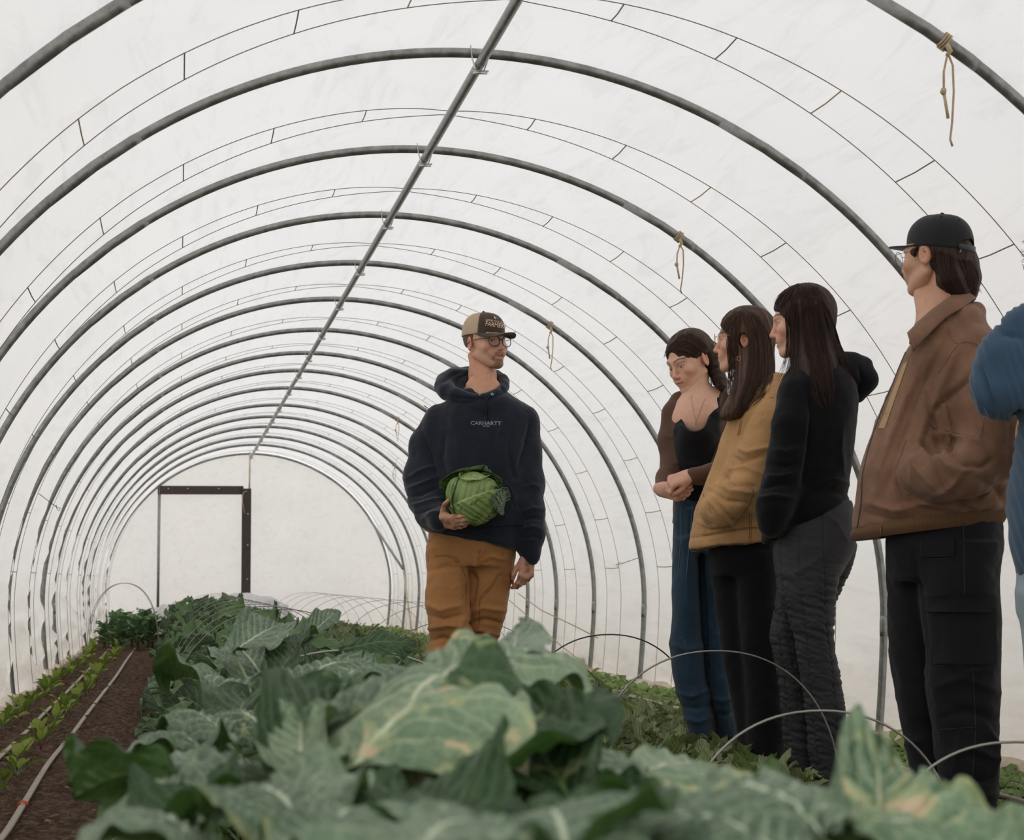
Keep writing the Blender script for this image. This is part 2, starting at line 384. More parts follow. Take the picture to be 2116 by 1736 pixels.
def hoops():
    X, Z = prof(0, 90, 10); P = np.stack([X, X*0, Z], -1)
    L = np.concatenate([[0], np.cumsum(np.linalg.norm(np.diff(P, axis=0), axis=1))]); tot = L[-1]
    def pt(s_): return np.array([np.interp(s_*tot, L, X), 0, np.interp(s_*tot, L, Z)])
    m = MB(); m.tube(P, 0.0172, 12); root = m.build('steel_hoop', MT['steel'])
    parts = []
    for s_ in (0.335, 0.665):                                  # swaged joints with a thin seam
        m = MB(); q = [pt(s_-0.004), pt(s_), pt(s_+0.02), pt(s_+0.045)]; m.tube(q, [0.0176, 0.0186, 0.0186, 0.0176], 12)
        parts.append(m.build('pipe_joint', MT['steel'], root))
    for s_ in (0.075, 0.925):
        m = MB(); q = [pt(s_-0.006), pt(s_-0.003), pt(s_+0.003), pt(s_+0.006)]; m.tube(q, [0.0174, 0.0186, 0.0186, 0.0174], 12)
        parts.append(m.build('leg_joint', MT['steel'], root))
    # strap clamp round hoop and ridge pipe
    m = MB(); zc = H_-0.0
    for sgn in (-1, 1):
        q = []
        for t in np.linspace(0, 1, 9):
            a = t*PI*0.5
            q.append((XC_+sgn*(0.030*math.cos(a*0.8)+0.004), -0.022+0.012*t, zc+0.020-0.085*t))
        q = np.array(q); m.tube(q, 0.009, 6, flat=0.25)
    m.box((XC_, -0.012, zc-0.072), (0.05, 0.006, 0.01)); m.tube([(XC_-0.03, -0.012, zc-0.066), (XC_+0.03, -0.012, zc-0.066)], 0.0035, 6)
    parts.append(m.build('ridge_clamp', MT['strap'], root))
    ally = sorted([y for y in YB if y > 3]+YS)
    first = True
    vis = ally
    for i, y in enumerate(vis):
        o = root if first else dup(root); first = False
        o.location = (0, y, 0)
        if i == 0: lb = 'nearest galvanised steel hoop, cut off by the top corners of the picture'
        elif i == len(vis)-1: lb = 'farthest galvanised steel hoop, standing against the white end wall'
        else: lb = '%s galvanised steel hoop arching over the tunnel' % ordw(i, len(vis))
        tag(o, lb, 'greenhouse hoop', 'arched steel hoops of the tunnel')
    for y in YB[1:3]:
        o = dup(root); o.location = (0, y, 0); tag(o, 'galvanised steel hoop %s the viewpoint, outside the picture' % ('just before' if y > 2 else 'almost above'), 'greenhouse hoop', 'arched steel hoops of the tunnel')
hoops()
def ridge():
    m = MB(); pts = [(XC_, 0.26, H_-0.040), (XC_, 4.0, H_-0.040), (XC_, 13.84, H_-0.042), (XC_-0.012, 14.5, H_-0.055), (XC_, 15.1, H_-0.042), (XC_, 23.25, H_-0.040)]
    m.tube(pts, 0.0175, 12); tag(m.build('ridge_pipe', MT['steel']), 'long grey steel ridge pipe running the length of the tunnel', 'pipe')
ridge()
def cords():
    """two cords per bay, spreading from the ridge, tied to each other with short cross ties"""
    X, Z = prof(-0.012, 120, 10); n = len(X); s_ = np.linspace(0, 1, n); X = X+0.034*np.clip((XC_-X)/1.5, 0, 1)**0.7+0.030*np.clip((XC_-1.2-X)/0.8, 0, 1)
    sp = 0.5-0.5*np.abs(np.cos(PI*s_))
    def cord(f0, f1):
        Y = f0+(f1-f0)*np.abs(np.cos(PI*s_))**0.5*1.0
        return np.stack([X, Y, Z], -1)
    A = cord(0.66, 0.50); B = cord(0.68, 0.86)
    m = MB(); m.tube(A, 0.0017, 5); root = m.build('lashing_cord', MT['rope'])
    m = MB(); m.tube(B, 0.0017, 5); m.build('second_strand', MT['rope'], root)
    for k in np.linspace(0.10, 0.90, 17):
        i = int(k*n)
        if abs(k-0.5) < 0.03: continue
        m = MB(); m.tube([A[i], (A[i]+B[i])/2+np.array([0, 0, -0.004]), B[i]], 0.0024, 5); m.build('cross_tie', MT['twine'] if i % 3 == 0 else MT['rope'], root)
    ally = sorted([y for y in YB if y > 3]+YS); nb = len(ally)-1
    for i in range(nb):
        o = root if i == 0 else dup(root)
        o.location = (0, ally[i], 0); o.scale = (1, (ally[i+1]-ally[i])/1.25, 1)
        tag(o, '%s pair of thin cords arching over the film between hoops' % ordw(i, nb), 'cord', 'cords lashed over the film')
cords()
def hoop_point(side, s_):
    """point on the hoop centreline; s_ from 0 at the base to 1 at the ridge, on one side (+1 right)"""
    X, Z = prof(0, 90, 10); n = len(X); L = np.concatenate([[0], np.cumsum(np.hypot(np.diff(X), np.diff(Z)))]); t = s_*0.5*L[-1]
    if side < 0: t = L[-1]-t
    return np.interp(t, L, X), np.interp(t, L, Z)
def near_hoop(px, py, y):
    q = at(px, py, y); return q
def twines():
    spec = [(1957, 90, 4.005, 215, 'longest tan twine loop, hanging from the nearest hoop'), (1403, 488, 6.532, 112, 'tan twine loop hanging from a hoop above the women'),
            (1133, 668, 9.009, 88, 'tan twine hanging from a hoop beside the farmer in the cap'), (800, 905, 15.131, 42, 'short twine hanging left of the farmer, high on a far hoop'),
            (800, 980, 17.868, 38, 'faint twine hanging from a far hoop just left of the navy sleeve')]
    for i, (px, py, y, lp, lb) in enumerate(spec):
        X, Z = prof(0, 200, 10); q = at(px, py, y)
        j = np.argmin(np.hypot(X-q[0], Z-q[2])); c = np.array([X[j], y, Z[j]])
        L = lp/F_PX*(y*0.974+0.2*q[0])
        T = np.array([X[j+1]-X[j-1], 0, Z[j+1]-Z[j-1]]); T /= np.linalg.norm(T); N = np.cross(T, [0, 1, 0])
        r = empty('hanging_twine', c); tag(r, lb, 'twine', 'twine ties hanging from the hoops')
        m = MB(); pts = []
        for t in np.linspace(0, 3, 50):
            a = t*2*PI; pts.append(T*(t-1.5)*0.008+0.0225*(np.cos(a)*N+np.sin(a)*np.array([0, 1, 0])))
        m.tube(pts, 0.0035, 6); m.build('wrapping', MT['twine'], r)
        z0 = -0.024
        m = MB(); m.tube([(-.004, -.02, z0+.01), (0.006, -.02, z0-0.01), (-0.006, -0.022, z0-0.024)], [0.007, 0.008, 0.005], 8); m.build('knot', MT['twine'], r)
        m = MB(); h = L
        m.tube([(-0.003, -.02, z0-.02), (-0.016, -.02, z0-0.25*h), (-0.018, -.02, z0-0.45*h)], 0.0032, 6)
        m.tube([(-0.018, -.02, z0-0.42*h), (-0.02, -.02, z0-0.455*h), (-0.018, -.02, z0-0.48*h)], [0.007, 0.0095, 0.006], 8)
        m.tube([(-0.018, -.02, z0-0.46*h), (-0.008, -.02, z0-0.72*h)], 0.0044, 6); m.build('short_end', MT['twine'], r)
        m = MB(); m.tube([(0.0, -.02, z0-.02), (0.012, -.02, z0-0.18*h), (0.012, -.02, z0-0.45*h), (0.004, -.02, z0-0.75*h), (-0.004, -.02, z0-0.93*h), (0.002, -.02, z0-1.0*h)], 0.0031, 6); m.build('long_end', MT['twine'], r)
twines()
def end_frame():
    ye = YS[-1]-0.03
    a = at(326, 1001, ye); b = at(500, 1020, ye)
    r = empty('door_1', (0, 0, 0)); tag(r, kind='structure')
    def board(name, p0, p1, y, th=0.04):
        A = at(p0[0], p0[1], y); B = at(p1[0], p1[1], y); m = MB()
        m.box(((A[0]+B[0])/2, y, (A[2]+B[2])/2), (abs(B[0]-A[0]), th, abs(A[2]-B[2]))); return m.build(name, MT['timber'], r, smooth=False)
    A = at(326, 1002, ye); B = at(505, 1022, ye); pz = (A[2]+B[2])/2
    board('header_board', (326, 1004), (503, 1022), ye)
    m = MB(); p0 = at(509.5, 1010, ye); zt = p0[2]; m.box((p0[0], ye-0.03, (zt-0.05)/2), (0.131, 0.04, zt+0.05)); m.build('post_board', MT['timber'], r, smooth=False)
    for k, t in enumerate((0.2, 0.36, 0.6, 0.82)):
        m = MB(); m.tube([(p0[0]+0.02, ye-0.055, t*zt), (p0[0]+0.02, ye-0.05, t*zt)], 0.011, 8); m.build('screw_head', MT['strap'], r)
    for px in (348, 388, 452):
        q = at(px, 1010, ye); m = MB(); m.tube([(q[0], ye-0.026, q[2]), (q[0], ye-0.02, q[2])], 0.01, 8); m.build('screw_head', MT['strap'], r)
    q = at(329.5, 1000, ye); m = MB(); m.tube([(q[0], ye+0.0, -0.05), (q[0], ye+0.0, q[2]+0.02)], 0.021, 10); m.build('jamb_pipe', MT['steel'], r)
    q0 = at(516, 934, ye); m = MB(); m.tube([(q0[0], ye+0.01, zt), (q0[0]+0.005, ye+0.01, q0[2])], 0.013, 8); m.build('upper_pipe', MT['flap'], r)
    # twine hooked over the post
    tq = at(503, 1018, ye-0.06); m = MB(); m.tube([(tq[0]+.05, ye-.07, tq[2]+.02), (tq[0], ye-.07, tq[2]), (tq[0]-.015, ye-.07, tq[2]-.12), (tq[0]+.02, ye-.07, tq[2]-.3)], 0.006, 6)
    tag(m.build('hanging_twine', MT['twine']), 'twine looped over the dark door post on the end wall', 'twine')
    # wind braces
    for side, pts in (('right', [(760, 1066), (826, 1170), (850, 1310)]), ):
        A = at(762, 1070, YS[-1]-0.05); B = at(832, 1175, YS[-2]); 
        m = MB(); m.tube([A, B], 0.0172, 8); tag(m.build('brace_pipe', MT['steel']), 'slanting grey brace pipe by the right end of the end wall', 'brace')
        A = at(834, 1180, YS[-2]-0.03); B = at(852, 1312, YS[-3]); m = MB(); m.tube([A, B], 0.013, 8); tag(m.build('brace_pipe', MT['flap']), 'pale brace strut leaning down to the ground at the far right', 'brace')
    A = at(250, 1076, YS[-1]-0.05); B = at(210, 1182, YS[-1]-0.5); m = MB(); m.tube([A, B], 0.0172, 8); tag(m.build('brace_pipe', MT['steel']), 'slanting grey brace pipe left of the end wall door', 'brace')
end_frame()
def base_flaps():
    for nm, sgn, xx in (('trim_1', -1, -0.99), ('trim_2', 1, 2.975)):
        ys = np.arange(0.3, 23.2, 0.09); m = MB()
        a = np.linspace(0, 2*PI, 11)[:-1]
        wob = 0.02*vnoise(ys*0.7, ys*0, ys*0, 31, 3); r_ = 0.045+0.018*vnoise(ys*1.3, ys*0, ys*0, 33, 3)
        P = np.empty((len(ys), 10, 3))
        for j in range(10):
            rr = r_*(1+0.3*vnoise(ys*2.1, ys*0+a[j], ys*0, 35, 2))
            P[:, j, 0] = xx+wob+rr*np.cos(a[j])*1.2; P[:, j, 1] = ys; P[:, j, 2] = 0.012+rr*np.sin(a[j])*0.9
        m.grid(P, closed=True); tag(m.build(nm, MT['flap']), kind='structure')
base_flaps()
def wall_creases():  # thin tubes added to stand for crease lines in the draped film
    def wp(px, py, X=2.955):
        v = ray(px, py); t = X/v[0]; return np.array([X, v[1]*t, v[2]*t+EYE])
    for P, lb in (([(1052, 1240), (1100, 1282), (1160, 1335), (1225, 1385), (1275, 1425)], 'tan crease slanting down the right film wall behind the farmer'), ([(1070, 1226), (1120, 1262), (1180, 1290), (1235, 1318)], 'faint brown crease sagging on the right film wall beside the hoops')):
        m = MB(); m.tube([wp(*q) for q in P], 0.004, 6); tag(m.build('film_crease', MT['twine']), lb, 'cord')
wall_creases()
def rowcover(c, size, seed, lb):
    r = np.random.RandomState(seed); n = 34; a, b = np.meshgrid(np.linspace(0, PI, n), np.linspace(0, 2*PI, 2*n, endpoint=False), indexing='ij')
    X = np.sin(a)*np.cos(b); Y = np.sin(a)*np.sin(b); Z = np.cos(a)
    d = 1+0.16*vnoise(X*1.3, Y*1.3, Z*1.3, seed, 4)+0.10*np.abs(vnoise(X*3, Y*3, Z*3, seed+1, 3))
    P = np.stack([X*d*size[0], Y*d*size[1], np.maximum(Z*d, -0.45)*size[2]], -1)+np.array(c)
    m = MB(); m.grid(P, closed=True); tag(m.build('row_cover_bundle', MT['rowcover']), lb, 'fabric bundle')
q = gnd(352, 1297); rowcover((q[0]+0.05, 21.3, 0.14), (0.36, 0.4, 0.26), 4, 'crumpled white row cover heaped between the two left beds')
q = at(520, 1270, 22.4); rowcover((q[0], 22.5, 0.2), (0.55, 0.35, 0.30), 6, 'white row cover heap below the dark door post')

# ------------------------------------------------------------------ leaves and plants
def leaf_geo(base, az, e0, e1, L, Wd, seed=0, nu=12, nv=6, shape='ob', cup=0.25, wave=0.12, wf=3.0, pet=0.25, roll=0.0, quilt=0.0, twist=0.0, side_bend=0.0, tip=1.0):
    """blade as a (nu+1)x(2nv+1) grid with uv, plus its stalk points. az azimuth, e0 and e1 elevation angles at base and tip"""
    r = np.random.RandomState(seed); ph = r.rand(6)*6.28
    s_ = np.linspace(0, 1, nu+1)
    el = e0+(e1-e0)*s_**1.3; azs = az+side_bend*s_
    T = np.stack([np.cos(el)*np.cos(azs), np.cos(el)*np.sin(azs), np.sin(el)], -1)
    step = L/nu
    P = np.array(base)+np.concatenate([[np.zeros(3)], np.cumsum((T[:-1]+T[1:])/2*step, axis=0)])
    B = np.stack([-np.sin(azs), np.cos(azs), 0*azs], -1); N = np.cross(T, B)
    ra = roll+twist*s_; ca, sa = np.cos(ra)[:, None], np.sin(ra)[:, None]
    B, N = B*ca+N*sa, -B*sa+N*ca
    k0 = int(pet*nu); u = np.clip((s_[k0:]-s_[k0])/(1-s_[k0]), 0, 1)
    if shape == 'ob': wd = (np.sin(PI*np.clip(u, 0, 1)**0.85))**0.55*(0.55+0.5*u)
    elif shape == 'oval': wd = np.sin(PI*u**0.9)**0.7
    elif shape == 'tri': wd = np.sin(PI*u**0.55)**0.8
    else: wd = np.sin(PI*u)**0.5
    wd = wd*Wd*0.5; wd[-1] = Wd*0.02; wd[0] = max(wd[0], Wd*0.04)
    t = np.linspace(-1, 1, 2*nv+1)
    U, Tt = np.meshgrid(u, t, indexing='ij'); A = np.abs(Tt); Wm = wd[:, None]
    wv = wave*Wd*(A**2.2)*(np.sin(wf*PI*U+ph[0]+np.where(Tt > 0, 0, ph[1]))+0.5*np.sin(2.3*wf*PI*U+ph[2]+np.where(Tt > 0, ph[3], 0)))
    qd = quilt*Wd*np.abs(np.sin((U-0.33*A)*8*PI))*np.sin(A*PI)**0.7
    edge = 1+(0.07*np.sin(U*23+ph[4]+3*np.sign(Tt))+0.05*np.sin(U*41+ph[5]))*A
    X = P[k0:, None]+B[k0:, None]*(Tt*Wm*np.cos(cup*A)*edge)[..., None]+N[k0:, None]*((A**1.5)*Wm*np.sin(cup)+wv+qd)[..., None]
    uv = np.stack([U, (Tt+1)/2], -1)
    return X, uv, P[:k0+2], B, P
def add_leaf(mb, smb, base, az, e0, e1, L, Wd, sr=0.006, **kw):
    X, uv, st, _, P = leaf_geo(base, az, e0, e1, L, Wd, **kw)
    mb.grid(X, uv)
    if smb is not None and len(st) > 1:
        smb.tube(st, np.linspace(sr, sr*0.6, len(st)), 5)
def plant_proto(name, leafname, stemname, n, seed, mats, rz=(0, 360), H=(0.1, 0.2), W=(0.05, 0.08), e0=(60, 80), e1=(-10, 30), sr=0.003, trunk=None, **kw):
    r = np.random.RandomState(seed); root = empty(name, (0, 0, -50)); mb = MB(); sm = MB(); z0 = 0
    if trunk: sm.tube([(0, 0, -0.02), (0.01, 0, trunk*0.6), (0, 0, trunk)], [0.016, 0.014, 0.01], 7)
    for i in range(n):
        az = i*2.399+r.rand()*0.5; q = r.rand
        zb = 0 if not trunk else trunk*(0.25+0.75*i/n)
        a0 = rad(e0[0]+(e0[1]-e0[0])*q()); a1 = rad(e1[0]+(e1[1]-e1[0])*q()); L = H[0]+(H[1]-H[0])*q(); 
        if trunk: a0 = rad(e0[0]+(e0[1]-e0[0])*(i/n)); L *= 1-0.25*abs(i/n-0.4)
        add_leaf(mb, sm, (0, 0, zb), az, a0, a1, L, L*W[0]+L*(W[1]-W[0])*q(), sr=sr, seed=seed*50+i, roll=(q()-0.5)*0.7, twist=(q()-0.5)*0.5, **kw)
    mb.build(leafname, mats[0], root); sm.build(stemname, mats[1], root)
    return root
def place(root, loc, rz, s, label=None, cat=None, group=None):
    o = dup(root); o.location = loc; o.rotation_euler = (0, 0, rz); o.scale = (s, s, s)
    return tag(o, label, cat, group)
def kill(root):
    for ch in list(root.children): bpy.data.objects.remove(ch)
    bpy.data.objects.remove(root)
def stuff(name, protos, insts, label, cat, kind='stuff'):
    """many small plants merged into one object with one material per part"""
    V = []; F = []; U = []; MI = []; n = 0; mats = [c.data.materials[0] for c in protos[0].children]; data = []
    for p in protos:
        row = []
        for c in p.children:
            me = c.data; v = np.empty(len(me.vertices)*3, dtype=np.float32); me.vertices.foreach_get('co', v)
            fs = [tuple(q.vertices) for q in me.polygons]; uvd = np.zeros((len(me.vertices), 2))
            for l_, uu in zip(me.loops, me.uv_layers[0].data): uvd[l_.vertex_index] = uu.uv
            row.append((v.reshape(-1, 3), fs, uvd))
        data.append(row)
    for (k, loc, rz, s) in insts:
        c_, s_ = math.cos(rz), math.sin(rz)
        for mi, (v, fs, uvd) in enumerate(data[k]):
            x = v[:, 0]*c_-v[:, 1]*s_; y = v[:, 0]*s_+v[:, 1]*c_
            V.append(np.stack([x*s+loc[0], y*s+loc[1], v[:, 2]*s+loc[2]], -1)); U.append(uvd)
            F += [tuple(i+n for i in f) for f in fs]; MI += [mi]*len(fs); n += len(v)
    o = mesh(name, np.concatenate(V), F, mats, uv=np.concatenate(U), mi=MI)
    return tag(o, label, cat, kind=kind)

def right_bed():
    r = np.random.RandomState(5)
    sp = [plant_proto('spinach_plant', 'leaves', 'stems', 7, 60+i, (MT['spinach'], MT['stalk']), H=(0.07, 0.11), W=(0.42, 0.56), e0=(15, 62), e1=(-15, 30), sr=0.0014, nu=6, nv=2, shape='oval', cup=0.5, wave=0.06, pet=0.4) for i in range(4)]
    bt = [plant_proto('beet_plant', 'leaves', 'stems', 12, 80+i, (MT['beet'], MT['red_stem']), H=(0.13, 0.22), W=(0.34, 0.46), e0=(45, 88), e1=(-20, 65), sr=0.0024, nu=8, nv=3, shape='tri', cup=0.35, wave=0.11, wf=4, pet=0.35) for i in range(4)]
    S = []; B = []
    for x0 in np.arange(2.20, 2.90, 0.095):
        for y0 in np.arange(4.3, 22.5, 0.115 if True else 0):
            if abs(x0-2.5) < 0.055: continue
            if x0 < 2.34 and y0 < 6.3: continue
            S.append((r.randint(4), (x0+r.normal()*0.02, y0+r.normal()*0.03, 0.0), r.rand()*6.28, 0.75+r.rand()*0.55))
    for x0 in np.arange(1.52, 2.18, 0.125):
        for y0 in np.arange(4.6, 21.5, 0.15):
            if x0 > 2.0 and y0 < 6.3: continue
            if abs(x0-1.27) < 0.25 and abs(y0-6.7) < 0.3: continue
            B.append((r.randint(4), (x0+r.normal()*0.025, y0+r.normal()*0.04, -0.005), r.rand()*6.28, 0.7+r.rand()*0.5))
    S.sort(key=lambda q: q[1][1]); B.sort(key=lambda q: q[1][1])
    gs = 'spinach seedlings in dense rows beside the right wall'; gb = 'young beet plants in front of the visitors'
    for q in S[:300]: place(sp[q[0]], q[1], q[2], q[3], 'small green spinach plant in the bed beside the right film wall', 'spinach plant', gs)
    for q in B[:300]: place(bt[q[0]], q[1], q[2], q[3], 'dark green beet plant with purple veins in the bed below the visitors', 'beet plant', gb)
    stuff('spinach_rows', sp, S[300:], 'distant low green rows of spinach running along the right wall', 'plants')
    stuff('beet_rows', bt, B[300:], 'distant dark green rows of beets behind the farmer in the cap', 'plants')
    for p in sp+bt: kill(p)
    # weeds on the soil of the path
right_bed()
def left_bed():
    r = np.random.RandomState(9)
    sd = [plant_proto('chard_seedling', 'leaves', 'stems', 6, 30+i, (MT['seedling'], MT['red_stem'] if i % 2 else MT['stalk']), H=(0.08, 0.14), W=(0.26, 0.36), e0=(50, 86), e1=(-20, 60), sr=0.002, nu=8, nv=2, shape='oval', cup=0.35, wave=0.05, pet=0.45) for i in range(5)]
    rows = {'left': -0.83, 'right': -0.60}
    for nm, x0 in rows.items():
        y = 4.6; k = 0
        while y < 17.0:
            place(sd[r.randint(5)], (x0+r.normal()*0.02, y, 0), r.rand()*6.28, (0.75+r.rand()*0.5), 'bright green chard seedling in the %s seedling row on the brown soil' % nm, 'seedling', 'chard seedlings in the %s row of the left bed' % nm)
            y += 0.25+r.rand()*0.16
    for p in sd: kill(p)
    pp = [plant_proto('bushy_plant', 'leaves', 'stems', 34, 130+i, (MT['potato'], MT['stalk']), H=(0.12, 0.22), W=(0.40, 0.55), e0=(15, 85), e1=(-45, 20), sr=0.003, trunk=0.26, nu=6, nv=2, shape='tri', cup=0.3, wave=0.1, pet=0.3) for i in range(3)]
    for (x0, y0, s, lb) in ((-0.78, 17.6, 0.8, 'low bushy green plant next to the left wall at the far end of the bed'), (-0.60, 17.3, 1.0, 'bushy green plant where the left drip line ends'), (-0.42, 17.1, 1.1, 'tall bushy green plant where the right drip line ends'), (-0.27, 17.3, 1.1, 'rightmost bushy green plant at the end of the left bed')):
        place(pp[r.randint(3)], (x0, y0, 0), r.rand()*6, s, lb, 'plant')
    for i, (x0, y0) in enumerate(((-0.70, 18.1), (-0.50, 18.0), (-0.33, 18.0), (-0.62, 18.7), (-0.4, 18.8))):
        place(pp[r.randint(3)], (x0, y0, 0), r.rand()*6, 1.1, 'bushy green plant in the row behind the drip line ends', 'plant', 'bushy plants behind the drip line ends')
    for p in pp: kill(p)
left_bed()
def hoses():
    def hose(name, pts, rr, lb, ties=(), flat=0.5):
        pts = np.array(pts); t = np.linspace(0, 1, 90); ti = np.linspace(0, 1, len(pts))
        P = np.stack([np.interp(t, ti, pts[:, k]) for k in range(3)], -1)
        for _ in range(6): P[1:-1] = (P[:-2]+2*P[1:-1]+P[2:])/4
        m = MB(); m.tube(P, rr, 8, flat=flat); root = m.build(name, MT['hose']); tag(root, lb, 'drip hose')
        for q in ties:
            j = np.argmin(np.abs(P[:, 1]-q)); c = P[j]; mm = MB(); a = np.linspace(0, 2*PI*2.6, 40)
            mm.tube(np.stack([c[0]+np.cos(a)*rr*1.25, c[1]+(a-8)*0.0012, c[2]+np.sin(a)*rr*1.1], -1), 0.0028, 5)
            mm.build('orange_tie', MT['orange'], root)
    R = [(12, 1728), (48, 1668), (100, 1580), (150, 1520), (180, 1478), (215, 1432), (240, 1400), (262, 1365), (279, 1342)]
    Lh = [(0, 1568), (60, 1510), (98, 1470), (135, 1436), (160, 1410), (185, 1384), (205, 1366), (236, 1330)]
    gz = lambda q: [np.array([*gnd(*p_)[:2], 0.008]) for p_ in q]
    a = gz(R); a = [np.array([-0.5, 3.6, 0.008]), np.array([-0.495, 4.4, 0.008])]+a
    hose('drip_hose', a, 0.0125, 'grey drip hose with an orange tie, right-hand one on the left soil bed', ties=(5.45, 16.6))
    b = gz(Lh); b = [np.array([-0.73, 5.2, 0.008])]+b
    hose('drip_hose', b, 0.0125, 'grey drip hose nearer the left film wall', ties=(10.1,))
    hose('drip_hose', [(2.46, 4.3, 0.05), (2.48, 6, 0.055), (2.49, 8.1, 0.055), (2.49, 11.1, 0.055), (2.5, 15, 0.05), (2.5, 21, 0.05)], 0.013, 'white drip hose between the spinach rows beside the right wall', flat=0.8)
    hose('drip_hose', [(2.70, 4.0, 0.02), (2.76, 5, 0.02), (2.78, 6, 0.02), (2.8, 9, 0.02)], 0.009, 'thin grey drip hose at the foot of the right film wall', flat=0.8)
    hose('drip_hose', [(1.47, 3.0, 0.03), (1.46, 5, 0.03), (1.45, 7.5, 0.03), (1.46, 12, 0.03), (1.45, 20, 0.03)], 0.010, 'drip hose along the near edge of the beet bed', flat=0.8)
hoses()
def wire_hoops():
    def arc(x0, x1, y, h, rr, mat, lb, grp=None, yb=0.0, sk=0.0, cat='wire hoop'):
        a = np.linspace(PI, 0, 44); c = (x0+x1)/2; hw = (x1-x0)/2
        X = c+hw*np.cos(a)*np.abs(np.cos(a))**-0.08; Z = -0.03+(h+0.03)*np.abs(np.sin(a))**0.80; X = X+sk*np.sin(a)
        Y = y+yb*np.sin(a)
        m = MB(); m.tube(np.stack([X, Y, Z], -1), rr, 6); tag(m.build('wire_hoop', mat), lb, cat, grp)
    def by_px(L, T, R, y, rr, mat, lb):
        """hoop standing across the bed at depth y, its feet and top sighted in the photograph"""
        a = at(*L, y); t = at(*T, y); b = at(*R, y)
        # extend the sighted flanks down to the soil
        h = t[2]; zz = max(min(a[2], 0.9*h), 0); 
        def foot(p, c0):
            k = max(1e-3, min(0.999, (p[2]+0.03)/(h+0.03)))**(1/0.80); ca = math.sqrt(max(1e-4, 1-k*k)); return c0+(p[0]-c0)/ca
        c0 = t[0]; arc(foot(a, c0), foot(b, c0), y, h, rr, mat, lb)
    # right bed, near ones
    by_px((1475, 1560), (1650, 1470), (1975, 1712), 3.60, 0.0032, MT['wire'], 'silver wire hoop crossing low in front of the black trouser legs')
    by_px((1245, 1505), (1485, 1345), (1738, 1640), 4.90, 0.0032, MT['wire'], 'tall silver wire hoop in front of the jeans and the ruched trousers')
    by_px((1070, 1480), (1275, 1311), (1455, 1545), 6.10, 0.0030, MT['wire_dark'], 'dark wire hoop in front of the film wall left of the jeans')
    by_px((1890, 1628), (2105, 1533), (2330, 1660), 3.25, 0.0034, MT['wire'], 'wire hoop at the lower right corner before the cargo trousers')
    by_px((950, 1440), (1120, 1345), (1262, 1500), 7.4, 0.0028, MT['wire_dark'], 'thin wire hoop half hidden behind the spotted leaf below the farmer')
    arc(0.98, 2.02, 8.6, 0.50, 0.0026, MT['wire'], 'thin wire hoop just behind the farmer\'s legs', None)
    for i, y in enumerate((10.0, 11.2, 12.4, 13.7, 15.0, 16.3, 17.6, 18.9, 20.2)):
        arc(1.06, 2.12, y, 0.56, 0.0020, MT['wire'], 'thin wire hoop over the far right beds, %s from the farmer' % ['first', 'second', 'third', 'fourth', 'fifth', 'sixth', 'seventh', 'eighth', 'ninth'][i], 'thin hoops over the far right bed')
    # over the brassica bed
    by_px((500, 1430), (745, 1343), (975, 1440), 4.3, 0.0036, MT['wire'], 'bright wire hoop over the brassica bed left of the farmer\'s legs')
    by_px((640, 1482), (800, 1409), (930, 1470), 3.2, 0.0036, MT['wire'], 'wire hoop half sunk among the big brassica leaves')
    for i, y in enumerate((7.0, 8.0, 9.0, 10.1, 11.3, 12.6, 14.0, 15.6, 17.4, 19.4)):
        arc(-0.06, 0.90, y, 0.60-0.004*i, 0.0022, MT['wire'], 'thin wire hoop arching over the brassica row, %s behind the raised leaf' % ['first', 'second', 'third', 'fourth', 'fifth', 'sixth', 'seventh', 'eighth', 'ninth', 'tenth'][i], 'hoops over the brassica row')
    # left bed far end
    for k, dy in enumerate((0.0, 0.35)):
        arc(-0.90, -0.20, 16.6+dy, 0.70, 0.0036, MT['wire'], ['front wire hoop over the bushy plants at the far left', 'rear wire hoop over the bushy plants at the far left'][k])
    m = MB(); q = at(221, 1272, 18.0); m.tube([(q[0]-.02, 18, 0), q+np.array([0.0, 0, 0.0])], 0.008, 6); tag(m.build('stake', MT['timber']), 'short dark stake behind the bushy plants by the left wall', 'stake')
    # small wire hooks tied to hoops
    for (p0, p1, y, lb) in (((80, 1020), (122, 1052), 10.22, 'thin wire hook sticking out of a hoop on the left wall'), ((1322, 1152), (1276, 1168), 10.22, 'thin wire hook sticking out of a hoop on the right wall')):
        A = at(*p0, y); B = at(*p1, y); m = MB(); d = (B-A)
        cpt = [A, A+d*0.9, B+np.array([0.008, 0, 0.006]), B+np.array([0, 0, -0.012]), B+np.array([-0.012, 0, 0.0]), A+d*0.85+np.array([0, 0, 0.012])]
        m.tube(cpt, 0.0022, 5); tag(m.build('wire_hook', MT['wire_dark']), lb, 'wire hook')
wire_hoops()

